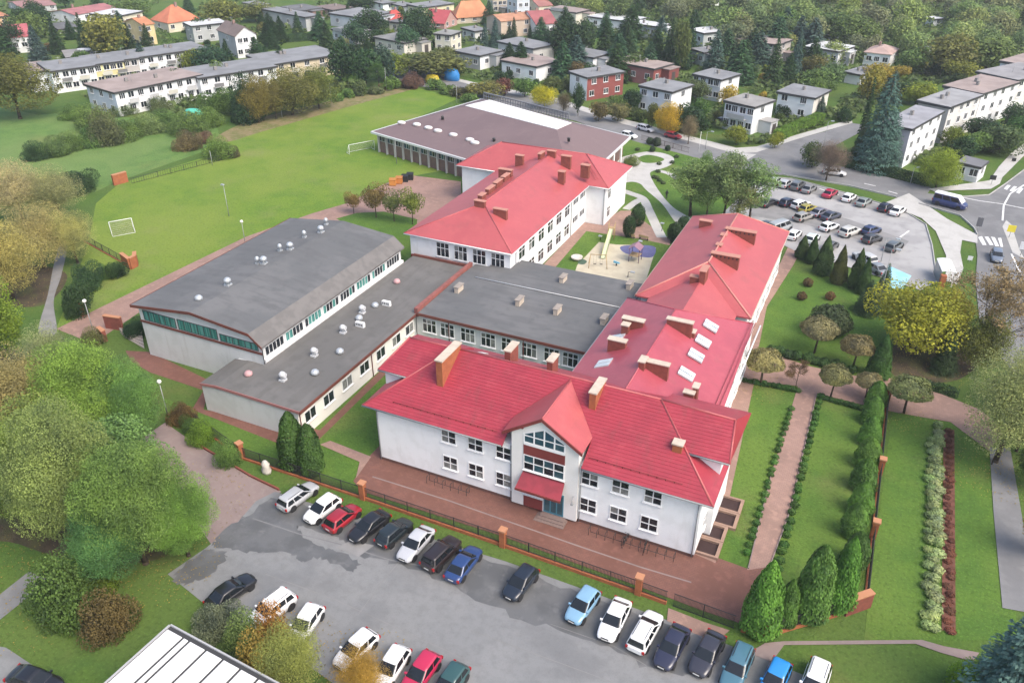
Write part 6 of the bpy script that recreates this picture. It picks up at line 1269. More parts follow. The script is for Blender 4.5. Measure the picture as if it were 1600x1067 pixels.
# leafy cover between them: hedges and fruit bushes nobody could count
n = 26000; V = []; 
xs_ = nrg.random(n * 3) * 1700 - 50; ys_ = nrg.random(n * 3) ** .8 * 275 - 15; C = []
for x, y in zip(xs_, ys_):
    wood = x > 1000 and y < 105
    if not wood and (math.sin(x * .11) * math.sin(y * .23 + x * .03) + math.sin(x * .037 + y * .09)) < .15: continue
    if any(inside(P, x, y) for P in KEEP + LANES): continue
    p = at(float(x), float(y)); bad = False
    for t, c, r, _ in HOUSES:
        if abs(p.x - c.x) < r and abs(p.y - c.y) < r:
            l = t.matrix_basis.inverted() @ p; w = t.children[0].data.vertices[6].co
            if -.6 < l.x < w.x + .6 and -.6 < l.y < w.y + .6: bad = True; break
    if bad: continue
    hh_ = (1.5 + 1.6 * math.sin(p.x * .31) * math.sin(p.y * .27)) * (1.6 if wood else .8); C.append((p.x, p.y, abs(hh_) * (.4 + .6 * nrg.random())))
    if len(C) >= n: break
C = np.array(C); me = leaf_mesh('undergrowth', C, unit(len(C)) * .7 + np.array([0, 0, .8]), .42 + .0012 * np.linalg.norm(C, axis=1), nrg.random(len(C)))
o = link('undergrowth', me); o.color = rgb((.095, .125, .045)); tag(o, 'leafy garden and wood undergrowth around the houses', 'undergrowth', kind='stuff')
# words for the trees of the estate: look, then the nearest house
LOOK = {'farspruce': 'spruce', 'spruce': 'spruce', 'far': 'leafy tree', 'farbush': 'bush', 'broad': 'leafy tree'}
def hue(c):
    c = COLS[c] if isinstance(c, str) else c
    if c[2] > c[0] * 1.0: return 'bluish'
    if c[0] > .25 and c[0] > c[1] * 1.05: return 'golden'
    if c[0] > c[1] * 1.1: return 'brown'
    if c[0] > .18: return 'yellow-green'
    if c[0] > c[1] * .95: return 'olive'
    return 'dark green' if c[1] < .09 else 'green'
USED = {}
HPX = [(project(c), lab) for t, c, r, lab in HOUSES] + [((189, 282), 'small orange brick wall at the far field edge'), ((304, 178), 'turquoise covered heap'), ((20, 230), 'open left end of the meadow'), ((285, 252), 'low wire fence of the field'), ((332, 246), 'leaning grey pole at the meadow fence'), ((405, 160), 'olive gold tree of the field-edge row'), ((240, 160), 'middle of the overgrown strip'), ((226, 90), 'blue spruce before the terraced houses'), ((1364, 190), 'very tall blue spruce'), ((1042, 190), 'golden orange tree'), ((850, 150), 'lemon yellow tree'), ((1248, 205), 'clipped hedge along the side street'), ((60, 230), 'dark left end of the strip')]
for o, k, c, x, y, t in sorted(AUTO, key=lambda a: a[3]):
    lab = None; look = hue(c) + ' ' + LOOK[k]; cand = sorted(HPX, key=lambda q: (q[0][0] - x) ** 2 + 3 * (q[0][1] - y) ** 2)[:7]
    sizes = ['', 'low ', 'tall ']
    for (hx_, hy_), hl in cand:
        rel = 'left of' if x < hx_ - 16 else 'right of' if x > hx_ + 16 else 'in front of' if y > hy_ else 'behind'
        w = hl.split(); short = ' '.join(w[:8]) if len(w) > 8 else hl
        while short.split()[-1] in ('with', 'of', 'the', 'a', 'and', 'in', 'at', 'its', 'under', 'behind', 'right', 'left', 'beside', 'by', 'from', 'above', 'between', 'next', 'to', 'great', 'pale', 'end', 'far'): short = ' '.join(short.split()[:-1])
        cnd = f'{look} {rel} the {short}'
        if cnd not in USED: lab = cnd; break
    if lab is None:
        zone = 'far wood at the upper right' if x > 1080 and y < 105 else 'gardens at the upper right' if x > 870 else 'gardens at the upper left'
        lab = f'{look} among others in the {zone}'; o['group'] = f'{look}s in the {zone}'
    USED[lab] = 1; o['label'] = lab

C = []
for cx, cy, rad, n_ in ((250, 880, 5.5, 500), (60, 900, 9, 700), (430, 1045, 6, 600), (560, 1060, 5, 400), (60, 440, 12, 900), (1420, 560, 8, 800), (1555, 730, 6, 500), (450, 190, 9, 400), (300, 780, 6, 260), (1190, 605, 4, 150), (1410, 650, 4, 200)):
    p = at(cx, cy); a = nrg.random(n_) * 6.283; q_ = rad * nrg.random(n_) ** .6; C.append(np.stack([p.x + q_ * np.cos(a), p.y + q_ * np.sin(a), np.full(n_, .14)], 1))
C = np.concatenate(C); me = leaf_mesh('fallen_leaves', C, unit(len(C)) * .25 + np.array([0, 0, 1.0]), .07, nrg.random(len(C))); o = link('fallen_leaves', me); o.color = rgb((.28, .19, .06)); tag(o, 'yellow brown fallen leaves scattered under the trees', 'fallen leaves', kind='stuff')
# ================================================================ vehicles
def car_parts(kind):
    """meshes of one car body type, nose towards +X, standing on z = 0"""
    P = {'hatch': dict(L=4.05, W=1.72, H=1.48, belt=.88, rear0=.03, rear1=.14, front0=.78, front1=.50, hood=.74, trunk=.90),
         'sedan': dict(L=4.55, W=1.76, H=1.43, belt=.87, rear0=.10, rear1=.28, front0=.76, front1=.52, hood=.73, trunk=.88),
         'estate': dict(L=4.55, W=1.76, H=1.48, belt=.87, rear0=.02, rear1=.09, front0=.76, front1=.52, hood=.73, trunk=.89),
         'suv': dict(L=4.45, W=1.84, H=1.68, belt=1.06, rear0=.03, rear1=.10, front0=.75, front1=.55, hood=.95, trunk=1.05),
         'van': dict(L=5.3, W=1.95, H=2.05, belt=1.15, rear0=.01, rear1=.03, front0=.90, front1=.72, hood=1.0, trunk=1.15)}[kind]
    L, W, H, belt = P['L'], P['W'], P['H'], P['belt']; hw = W / 2; out = []
    hoodx = P['front0']
    ST = [0, .015, .05, .12, .25, .40, .55, .68, hoodx, .84, .92, .965, .99, 1.0]
    Wd = [.74, .84, .92, .97, 1, 1, 1, 1, .99, .96, .90, .82, .72, .60]
    def ztop(t):
        if t < .05: return P['trunk'] - .14 * (1 - t / .05)
        if t < P['rear0'] + .06: return P['trunk']
        if t < hoodx: return belt
        k = (t - hoodx) / (1 - hoodx); return belt - (belt - P['hood']) * min(1, k * 1.4) - .22 * max(0, (k - .72) / .28) ** 2
    def zbot(t): return .22 + .14 * max(0, (.06 - t) / .06) + .12 * max(0, (t - .93) / .07)
    ring = lambda w, zb, zt: [(0, zb), (w * .80, zb), (w * .955, zb + .08), (w, (zb + zt) / 2), (w * .975, zt - .10), (w * .90, zt - .015), (w * .6, zt + .012), (0, zt + .022)]
    m = MB(); rows = []
    for t, w in zip(ST, Wd):
        pr = ring(hw * w, zbot(t), ztop(t)); full = [(-y, z) for y, z in pr[::-1]][:-1] + [(y, z) for y, z in pr]
        full = [(-y, z) for y, z in pr[1:-1]][::-1]; pts = pr + full
        rows.append([(t * L - L / 2, y, z) for y, z in pts])
    n = len(rows[0]); i0 = len(m.v)
    for r in rows: m.v += r
    for k in range(len(rows) - 1):
        for j in range(n):
            a = i0 + k * n + j; b = i0 + k * n + (j + 1) % n; m.f.append((a, b, b + n, a + n)[::-1]); m.smooth.append(True)
    m.f.append(tuple(i0 + j for j in range(n))); m.f.append(tuple(i0 + (len(rows) - 1) * n + j for j in range(n))[::-1]); m.smooth += [False, False]
    # cabin: rounded rings stacked from the belt line to the roof
    def cab(z):
        k = max(0, (z - belt) / (H - belt)); k2 = max(0, (k - .86) / .14)
        xr = (P['rear0'] + (P['rear1'] - P['rear0']) * k ** .9) * L - L / 2 + .10 * k2 ** 2; xf = (P['front0'] + (P['front1'] - P['front0']) * k ** .92) * L - L / 2 - .12 * k2 ** 2
        w = hw * (.925 - .20 * k) - .10 * k2 ** 2; return xr, xf, w
    def cring(z, grow=0.0, per=6):
        xr, xf, w = cab(z); xr -= grow; xf += grow; w += grow; r = .22; pts = []
        for cx, cy, a0 in ((xf - r, w - r, 0), (xr + r, w - r, 90), (xr + r, -w + r, 180), (xf - r, -w + r, 270)):
            for q in range(per):
                a = math.radians(a0 + 90 * q / (per - 1)); pts.append((cx + r * math.cos(a), cy + r * math.sin(a), z))
        return pts
    zs = [belt - .03] + [belt + (H - belt) * k for k in (.05, .3, .6, .8, .88, .94, .98, 1.0)]; i0 = len(m.v); nn = 24
    for z in zs: m.v += cring(z)
    for k in range(len(zs) - 1):
        for j in range(nn):
            a = i0 + k * nn + j; b = i0 + k * nn + (j + 1) % nn; m.f.append((a, b, b + nn, a + nn)); m.smooth.append(True)
    m.f.append(tuple(i0 + (len(zs) - 1) * nn + j for j in range(nn))); m.smooth.append(True)
    out.append(('body', m.mesh('car_body'), CARPAINT, 'paint'))
    zl, zh = belt + (H - belt) * .10, belt + (H - belt) * .80
    def glass(name, fn):
        g_ = MB(); fn(g_); out.append((name, g_.mesh(name), CARGLASS, None))
    lo, hi = cring(zl, .012), cring(zh, .012); mdz = (zl + zh) / 2; mi = cring(mdz, .012)
    def arc(idx):
        def f(g_):
            for p, q in zip(idx, idx[1:]):
                g_.face([lo[p], lo[q], mi[q], mi[p]], True); g_.face([mi[p], mi[q], hi[q], hi[p]], True)
        return f
    glass('windscreen', arc([20, 21, 22, 23, 0, 1, 2, 3])); glass('rear_window', arc([9, 10, 11, 12, 13, 14]))
    def side(s):
        def f(g_):
            xr0, xf0, w0 = cab(zl); xr1, xf1, w1 = cab(zh); a0, b0, a1, b1 = xr0 + .2, xf0 - .24, xr1 + .16, xf1 - .16
            cuts = [.0, .30, .34, .64, .68, 1.0] if kind in ('estate', 'van', 'suv') else [.02, .40, .45, 1.0]
            for k in range(0, len(cuts), 2):
                u, v = cuts[k], cuts[k + 1]; P4 = [(a0 + (b0 - a0) * u, s * (w0 + .014), zl), (a0 + (b0 - a0) * v, s * (w0 + .014), zl), (a1 + (b1 - a1) * v, s * (w1 + .014), zh), (a1 + (b1 - a1) * u, s * (w1 + .014), zh)]
                g_.face(P4 if s < 0 else P4[::-1])
        return f
    glass('side_window', side(-1)); glass('side_window', side(1))
    wr_ = .33 if kind != 'suv' and kind != 'van' else .37; wx0, wx1 = -L / 2 + .19 * L, -L / 2 + .815 * L
    ty = MB().lathe([(wr_ * .62, -.1), (wr_ * .94, -.1), (wr_, -.06), (wr_, .06), (wr_ * .94, .1), (wr_ * .62, .1)], (0, 0, 0), 16).mesh('tyre'); rm = MB().lathe([(wr_ * .1, -.09), (wr_ * .63, -.085), (wr_ * .63, .085), (wr_ * .1, .095)], (0, 0, 0), 12).mesh('rim')
    for me in (ty, rm): me.transform(Matrix.Rotation(math.pi / 2, 4, 'X'))
    ar = MB(); 
    for x in (wx0, wx1):
        for s in (-1, 1): ar.tube((x, s * (hw - .14), wr_ + .02), (x, s * (hw + .006), wr_ + .02), wr_ + .055, wr_ + .045, 16, sm=False)
    out.append(('wheel_arch', ar.mesh('wheel_arch'), BLACKPL, 'stuff'))
    for x in (wx0, wx1):
        for s in (-1, 1): out.append(('wheel', ty, TYRE, ((x, s * (hw - .095), wr_), rm)))
    fx = L / 2
    for s in (-1, 1):
        out.append(('headlight', MB().slab([(fx - .09, s * hw * .48, P['hood'] - .17), (fx - .33, s * hw * .85, P['hood'] - .085), (fx - .5, s * hw * .84, P['hood'] + .012), (fx - .2, s * hw * .5, P['hood'] - .04)][::-s], .05).mesh('headlight'), LAMPGLASS, None))
        out.append(('tail_light', MB().box((-fx + .0, s * hw * .80 - .12, P['trunk'] - .36), (-fx + .12, s * hw * .80 + .1, P['trunk'] - .1)).mesh('tail_light'), TAILRED, None))
        out.append(('wing_mirror', MB().box((L * (P['front0'] - .5) - .42, s * (hw - .02) - .1, belt + .03), (L * (P['front0'] - .5) - .26, s * (hw - .02) + .12, belt + .17)).mesh('wing_mirror'), CARPAINT, 'paint'))
    out.append(('bumper', MB().box((fx - .07, -hw * .58, .30), (fx + .02, hw * .58, .42)).mesh('bumper'), BLACKPL, None))
    out.append(('grille', MB().box((fx - .06, -hw * .36, .50), (fx + .012, hw * .36, .60)).mesh('grille'), BLACKPL, None))
    out.append(('number_plate', MB().box((-fx - .012, -.26, .52), (-fx + .03, .26, .63)).mesh('number_plate'), PLATE, None)); out.append(('number_plate', MB().box((fx - .05, -.26, .43), (fx + .028, .26, .53)).mesh('number_plate'), PLATE, None))
    if kind in ('estate', 'suv'):
        rl = MB(); xr, xf, w = cab(H - .04)
        for s in (-1, 1): rl.tube((xr + .25, s * (w - .1), H + .03), (xf - .2, s * (w - .1), H + .03), .022, n=5)
        out.append(('roof_rails', rl.mesh('roof_rails'), BLACKPL, 'stuff'))
    return out
CARP = {}
def car(kind, label, p, q, color, z, group=None, detail=True, cabin=None, name='parked_car', cat='car'):
    """nose sighted at p, tail at q (both at mid height of the body)"""
    if kind not in CARP: CARP[kind] = car_parts(kind)
    a, b = at(*p, .75 + z), at(*q, .75 + z); c = (a + b) / 2; d = a - b
    t = thing(name, label, cat, (c.x, c.y, z), math.atan2(d.y, d.x), group)
    for nm, me, mt, ex in CARP[kind]:
        if not detail and nm in ('wing_mirror', 'bumper', 'grille', 'number_plate', 'roof_rails'): continue
        o = link(nm, me, mt, t)
        if mt is CARPAINT: o.color = rgb(color)
        if ex == 'stuff': o['kind'] = 'stuff'
        elif isinstance(ex, tuple):
            o.location = ex[0]
            if detail: link('rim', ex[1], RIM, o)
    return t
BLK, SIL, WHC, NVY, RDC, DGR, LBL, BLC, GRN = (.012, .012, .014), (.42, .43, .44), (.78, .78, .77), (.018, .03, .085), (.30, .012, .022), (.10, .105, .11), (.20, .36, .50), (.03, .09, .26), (.02, .05, .05)
G1 = 'cars parked along the fence'
for a in (('estate', 'silver grey estate car at the left end of the fence row', (487, 757), (444, 788), SIL), ('hatch', 'white car between the silver estate and the dark red car', (478, 812), (528, 774), WHC), ('hatch', 'dark red car third in the fence row, its tail to the lane', (556, 790), (514, 823), RDC),
          ('sedan', 'glossy black saloon between the red car and the dark hatchback', (552, 838), (600, 801), BLK), ('hatch', 'black hatchback left of the silver saloon', (636, 812), (596, 846), (.015, .022, .025)), ('sedan', 'silver saloon in the middle of the fence row', (627, 872), (671, 822), (.46, .47, .49)),
          ('suv', 'black boxy car with brownish tail left of the dark blue saloon', (711, 842), (668, 884), (.022, .014, .014)), ('sedan', 'dark blue saloon at the right end of the tight group', (742, 856), (707, 900), (.02, .05, .16)), ('hatch', 'lone black car parked apart in the middle of the lot', (798, 926), (829, 889), (.012, .018, .03)),
          ('hatch', 'light blue car parked right of the gap in the row', (895, 964), (926, 922), LBL), ('sedan', 'white saloon right of the light blue car', (946, 993), (974, 937), WHC), ('estate', 'white estate car with dark rear window', (1023, 958), (994, 1009), WHC),
          ('sedan', 'dark navy saloon right of the white estate car', (1036, 1033), (1064, 982), (.022, .024, .05)), ('sedan', 'charcoal saloon in front of the gate', (1091, 1044), (1119, 992), (.03, .03, .042)), ('estate', 'teal blue estate car beside the grass corner', (1140, 1068), (1164, 1012), (.06, .15, .20)),
          ('hatch', 'bright blue car cut by the bottom edge', (1200, 1084), (1222, 1036), (.02, .22, .55)), ('suv', 'white van-like car at the right end of the row', (1264, 1092), (1281, 1042), WHC)):
    car(*a, .03, G1)
G2 = 'cars parked along the lower side of the lot'
for a in (('sedan', 'black saloon at the upper left of the lot beside the bushes', (386, 903), (334, 940), BLK), ('suv', 'large white car behind the orange-leaved bush', (396, 972), (450, 931), WHC), ('hatch', 'small white car close behind the large white one', (463, 992), (490, 953), WHC),
          ('hatch', 'white hatchback with dark windscreen above the orange tree', (534, 1032), (577, 992), WHC), ('hatch', 'white car half hidden by the orange tree', (596, 1062), (625, 1018), WHC), ('hatch', 'crimson red car at the bottom edge', (640, 1072), (674, 1026), (.45, .02, .07)), ('hatch', 'dark green car at the bottom edge right of the crimson one', (686, 1088), (716, 1046), (.03, .08, .08)), ('sedan', 'black car in the bottom left corner', (86, 1072), (22, 1050), BLK)):
    car(*a, .03, G2)
G3 = 'cars in the rear car park'; zz = .11
def zc(x, y): return (1180 + x / 5.927, 250 + y / 5.927)
UPR = (52, -34); RIG = (62, -22)
for kind, lab, x, y, d, col in (('hatch', 'dark blue car at the left end of the top row', 112, 175, UPR, NVY), ('hatch', 'silvery white car second in the top row', 190, 190, UPR, (.6, .62, .64)), ('hatch', 'silver car third in the top row', 282, 213, UPR, SIL), ('suv', 'dark grey car fourth in the top row', 395, 233, UPR, DGR), ('sedan', 'grey car left of the gap before the red one', 500, 258, UPR, (.2, .2, .2)),
        ('sedan', 'bright red car alone in the top row', 695, 300, UPR, (.38, .015, .05)), ('hatch', 'white car right of the red one in the top row', 872, 338, UPR, WHC), ('sedan', 'grey green car beside the white one in the top row', 1008, 378, UPR, (.22, .25, .24)), ('hatch', 'black car next to the last of the top row', 1208, 428, UPR, (.014, .012, .03)), ('sedan', 'white car at the right end of the top row', 1324, 460, UPR, WHC),
        ('sedan', 'black saloon at the left edge of the middle rows by the trees', 128, 385, RIG, BLK), ('hatch', 'navy black car with its tail to the left in the middle row', 305, 383, RIG, (.014, .016, .04)), ('estate', 'white estate car left of the yellow car', 425, 402, RIG, (.7, .7, .7)), ('hatch', 'olive yellow car in the middle row', 490, 440, RIG, (.32, .27, .03)), ('sedan', 'purplish grey car behind the silver estate', 600, 475, RIG, (.16, .16, .2)),
        ('estate', 'grey brown estate car lower left of the yellow one', 455, 515, RIG, (.28, .27, .25)), ('sedan', 'dark slate saloon in the middle of the car park', 705, 508, RIG, (.04, .045, .07)), ('hatch', 'white hatchback alone in the middle row', 690, 607, RIG, WHC), ('suv', 'silver car with dark lower body', 880, 657, RIG, (.55, .54, .5)), ('hatch', 'navy blue car at the right of the middle row', 1080, 640, RIG, (.03, .045, .12)),
        ('hatch', 'black car with pale roof below the navy one', 1086, 718, RIG, (.05, .05, .055)), ('estate', 'dark grey car standing at the car park exit', 1290, 785, UPR, (.09, .1, .1)), ('sedan', 'dark car just behind the red roof corner', 115, 598, RIG, (.04, .045, .05)), ('van', 'grey van behind the red roof corner', 232, 622, RIG, (.33, .35, .36)),
        ('hatch', 'white car between roof corner and cypresses', 362, 680, (46, -40), WHC), ('hatch', 'pale green white car behind the first cypresses', 530, 715, (46, -40), (.62, .68, .64)), ('hatch', 'dark car with white hood behind the cypresses', 700, 785, (40, -34), (.08, .08, .08)), ('suv', 'pale grey car behind the last cypress', 1015, 905, (-50, -28), (.5, .5, .48)), ('sedan', 'grey car next to the blue parking bay', 1110, 985, (-50, -28), (.22, .24, .26)), ('hatch', 'white car peeping out behind the park trees', 45, 318, UPR, WHC)):
    p, q = zc(x + d[0], y + d[1]), zc(x - d[0], y - d[1]); car(kind, lab, p, q, col, zz, G3, False)
for kind, lab, p, q, col in (('estate', 'white car with dark sides parked by the golden tree across the street', (1021, 203), (998, 197), (.55, .55, .57)), ('hatch', 'red car parked on the street below the golden tree', (1061, 213), (1043, 209), (.30, .02, .03)), ('hatch', 'white car under the corner of the brown roof', (994, 213), (972, 208), WHC), ('estate', 'white car with grey sides driving on the street beside the red-twigged tree', (1319, 270), (1290, 266), (.6, .6, .6)), ('suv', 'black car in front of the dark garage at the street corner', (1140, 186), (1122, 191), BLK)):
    car(kind, lab, p, q, col, .1, None, False)
car('hatch', 'grey blue car driving up the main road at the crossing', (1559, 409), (1557, 388), (.14, .17, .22), .1, name='moving_car', cat='car')
# the blue and white minibus
vb = car('van', 'navy blue minibus with white roof on the road by the crossing', (1505, 322), (1464, 312), (.018, .03, .12), .1, name='minibus', cat='minibus')
q = MB().slab([(-2.55, -.74, 2.06), (1.2, -.74, 2.06), (1.2, .74, 2.06), (-2.55, .74, 2.06)], .09).build('white_roof', PLAIN, vb); q.color = rgb((.8, .8, .8))
q = MB().slab([(1.25, -.72, 2.03), (2.05, -.8, 1.22), (2.05, .8, 1.22), (1.25, .72, 2.03)][::-1], .05).build('white_front', PLAIN, vb); q.color = rgb((.8, .8, .8)); vb.scale = (1.1, 1.12, 1.12)
# ================================================================ fences, gates, lamps, play things and the like
def pier(parent, p, h=2.0, w=.55, mat=None):
    a = MB().box((-w / 2, -w / 2, 0), (w / 2, w / 2, h)).build('pier', mat or BRICKWALL, parent, (p.x, p.y, 0)); MB().box((-w / 2 - .07, -w / 2 - .07, h + .002), (w / 2 + .07, w / 2 + .07, h + .14)).build('pier_cap', surf('orange_cap', (.46, .22, .12), (), .8, .2), a)
def fence(label, p, q, h=1.5, plinth=.35, step=.13, piers=(0, 1), mat=IRON, post=2.4, bars=True, cat='fence', name='fence', group=None, ph=2.0, plm=None):
    a, b = at(*p), at(*q); d = b - a; L = d.length; t = thing(name, label, cat, (a.x, a.y, 0), math.atan2(d.y, d.x), group)
    for k in piers:
        w = .55; x = L * k; c = MB().box((x - w / 2, -w / 2, 0), (x + w / 2, w / 2, ph)).build('pier', BRICKWALL, t); MB().box((x - w / 2 - .08, -w / 2 - .08, ph + .002), (x + w / 2 + .08, w / 2 + .08, ph + .15)).build('pier_cap', surf('orange_cap', (.46, .22, .12), (), .8, .2), c)
    if plinth: MB().box((0.28, -.14, 0), (L - .28, .14, plinth)).build('plinth', plm or BRICKWALL, t)
    z0 = plinth + .06
    for z in (z0 + .05, h): MB().box((.28, -.025, z - .025), (L - .28, .025, z + .025)).build('rail', mat, t)
    n = max(1, round(L / post))
    for i in range(1, n): MB().box((L * i / n - .035, -.035, .02), (L * i / n + .035, .035, h + .06)).build('post', mat, t)
    if bars:
        m = MB(); x = .34
        while x < L - .3: m.box((x - .016, -.014, z0), (x + .016, .014, h + .02)); x += step
        tag(m.build('bars', mat, t), kind='stuff')
    return t
FG = 'front fence of the school'
fence('dark mesh fence along the lane up to the first brick pier', (296, 656), (378, 716), 1.5, .15, .2, (1,), group=FG)
fence('first fence section right of the lane, before the thujas', (378, 716), (568, 779), 1.5, .25, .12, (), group=FG); fence('fence section from the second brick pier to the middle pier below the entrance', (568, 779), (786, 853), group=FG, piers=(0,)); fence('fence section right of the entrance between middle pier and gate pier', (786, 853), (997, 927), group=FG, piers=(0, 1))
fence('short fence section with slanting bars left of the gate', (997, 927), (1046, 945), step=.1, group=FG, piers=())
gt = fence('dark iron double gate with curved lower edge in the brick fence', (1046, 945), (1152, 984), 1.55, 0, .1, (), post=3.2, cat='gate', name='gate'); 
fence('dark fence section between the gate and the brick corner pier', (1152, 984), (1197, 994), 1.5, .3, .1, (1,), group=FG, ph=1.9)
fence('fence section from the corner pier to the brick corner wall', (1197, 994), (1318, 958), 1.5, .25, .1, (), group=FG)
fence('long dark garden fence beside the thujas with three brick piers', (1352, 942), (1386, 625), 1.6, .2, .12, (.26, .56, 1.0), post=2.5, ph=1.95)
def brick_wall(label, pts, h, w=.4, cat='wall', mat=BRICKWALL, name='brick_wall'):
    P = [at(*p) for p in pts]; t = thing(name, label, cat); m = MB(); c = MB()
    for i, (a, b) in enumerate(zip(P, P[1:])): strip_box(m, a, b, w, 0, h + .003 * i); strip_box(c, a, b, w + .14, h + .006 + .003 * i, h + .13 + .003 * i)
    m.build('masonry', mat, t); c.build('coping', surf('orange_cap', (.46, .22, .12), (), .8, .2), t); return t
brick_wall('angled brick corner wall with orange coping at the garden corner', [(1318, 960), (1357, 946)], 1.7, .5, mat=BRICKDK)
brick_wall('curved orange brick wall at the field edge beside dark bushes', [(193, 412), (205, 421), (214, 416), (214, 410)], 1.8, .45); brick_wall('small orange brick wall at the far field edge', [(178, 290), (200, 284)], 2.0, .5); brick_wall('orange brick pier beside the round bush and gym path', [(120, 488), (131, 494)], 2.0, .5)
brick_wall('dark red brick wall above the outdoor steps', [(167, 512), (193, 516)], 1.9, .4, mat=BRICKDK); brick_wall('dark red brick pier below the gym path', [(157, 528), (166, 534)], 1.6, .5, mat=BRICKDK)
fence('low dark fence from the tan trees down to the curved brick wall', (128, 375), (196, 413), 1.3, .1, .3, ()); fence('low wire fence between meadow and field', (204, 288), (365, 246), 1.1, 0, .5, (), post=3.0); fence('reddish brown board fence at the far corner of the field', (590, 142), (636, 132), 1.6, 0, .22, (), mat=surf('red_boards', (.17, .06, .045), (), .8, .2), post=2.5)
fence('dark fence between entrance park and street', (1000, 219), (1078, 240), 1.2, 0, .3, (), mat=surf('brown_iron', (.07, .05, .045), (), .7, .2)); fence('white railing between hall porch and street', (1112, 256), (1128, 262), 1.3, 0, .25, (), mat=WHITETRIM)
# outdoor steps by the gym
t = thing('outdoor_steps', 'flight of outdoor steps between brick walls at the gym corner', 'steps'); a, b = at(188, 520), at(222, 520); c, d = at(226, 546), at(196, 528)
for k in range(6):
    f0, f1 = k / 6, (k + .8) / 6; m = MB(); m.prism([a.lerp(d, f0)[:2], a.lerp(d, f1)[:2], b.lerp(c, f1)[:2], b.lerp(c, f0)[:2]], 0, .75 - .12 * k); m.build('step', surf('step_edge', (.42, .36, .31), (), .85, .2), t)
def globe_lamp(label, x, y, top):
    p = at(x, y); h = sighted_height(x, y, top); t = thing('street_lamp', label, 'lamp', p); MB().tube((0, 0, 0), (0, 0, h - .2), .06, .045).build('pole', STEELPOLE, t); MB().lathe([(.08, -.2), (.22, -.12), (.27, .03), (.2, .2), (.05, .26)], (0, 0, h - .05), 12).build('lamp_globe', GLOBE, t)
globe_lamp('globe lamp beside the gym path above the outdoor steps', 146, 518, 470); globe_lamp('globe lamp on the lawn left of the low wing', 262, 648, 596); globe_lamp('globe lamp at the far edge of the field path', 383, 378, 346)
def pole(label, x, y, top, arm=0, name='lamp_post', cat='lamp post', r=.07, mat=None, head=True):
    p = at(x, y); h = sighted_height(x, y, top); t = thing(name, label, cat, p); MB().tube((0, 0, 0), (0, 0, h), r, r * .6).build('pole', mat or STEELPOLE, t)
    if arm: MB().tube((0, 0, h - .05), (arm, -.2, h + .25), r * .6, r * .5).build('arm', mat or STEELPOLE, t)
    if head: MB().box((arm - .1 if arm else -.3, -.35, h + .1), (arm + .55 if arm else .3, .0, h + .28)).build('lamp_head', GALV, t)
pole('grey lamp post with twin head on the sports field', 358, 338, 290); pole('thin pole in front of the brown-roofed hall', 620, 256, 215, head=False); pole('goal-post like grey pole at the field corner', 714, 162, 133, head=False); pole('thin pole at the field edge by the tree row', 518, 160, 128, head=False); pole('thin pole near the far board fence', 604, 142, 106, head=False); pole('thin pole at the worn strip by the olive gold tree', 441, 184, 165, head=False); pole('leaning grey pole at the meadow fence', 332, 258, 236, head=False)
pole('street lamp in front of the dark-garage house', 1102, 234, 206, .9); pole('white street post left of the lamp before the dark-garage house', 1092, 238, 206, 0, head=False, mat=WHITETRIM); pole('street lamp at the side street beside the clipped hedge', 1284, 244, 190, .6); pole('tall lamp post behind the golden tree by the blue bay', 1372, 475, 390, .6); pole('lamp post beside the main road kiosk', 1422, 288, 262, .5); pole('lamp post in the rear car park beside the exit car', 1376, 410, 372, 1.4); pole('dark lamp post by the park path corner', 1034, 362, 350, 0, mat=IRON); pole('dark lamp post in the playground', 999, 402, 378, 0, mat=IRON); pole('small dark lamp in the playground lawn', 938, 376, 370, 0, mat=IRON); pole('dark curved lamp at the playground edge', 981, 434, 425, .5, mat=IRON)
pole('leaning dark trunk-like post below the thin tree at right', 1549, 726, 672, 0, head=False, mat=BARK, name='wooden_post', cat='post')
def sign_post(label, x, y, top, col, w=.7, h_=.7):
    p = at(x, y); h = sighted_height(x, y, top); t = thing('road_sign', label, 'sign', p); MB().tube((0, 0, 0), (0, 0, h), .05).build('pole', STEELPOLE, t); q = MB().box((-w / 2, -.09, h - h_), (w / 2, -.055, h)).build('sign_plate', PLAIN, t); q.color = rgb(col)
sign_post('dark sign post at the corner of the pavement by the crossing', 1526, 364, 340, (.12, .12, .13), .9, 1.6); sign_post('yellow sign on the traffic island', 1576, 372, 352, (.75, .62, .05), 1.2, 1.2); sign_post('white sign on the verge beside the main road', 1514, 410, 400, (.75, .75, .75)); sign_post('white sign at the right end of the traffic island', 1594, 400, 378, (.75, .75, .75), 1.0, 1.3); sign_post('dark sign post beside the kiosk corner', 1548, 290, 274, (.03, .03, .03), 1.1, .9); sign_post('small dark sign on the pavement at the right edge', 1583, 254, 247, (.03, .03, .03), .8, .7)
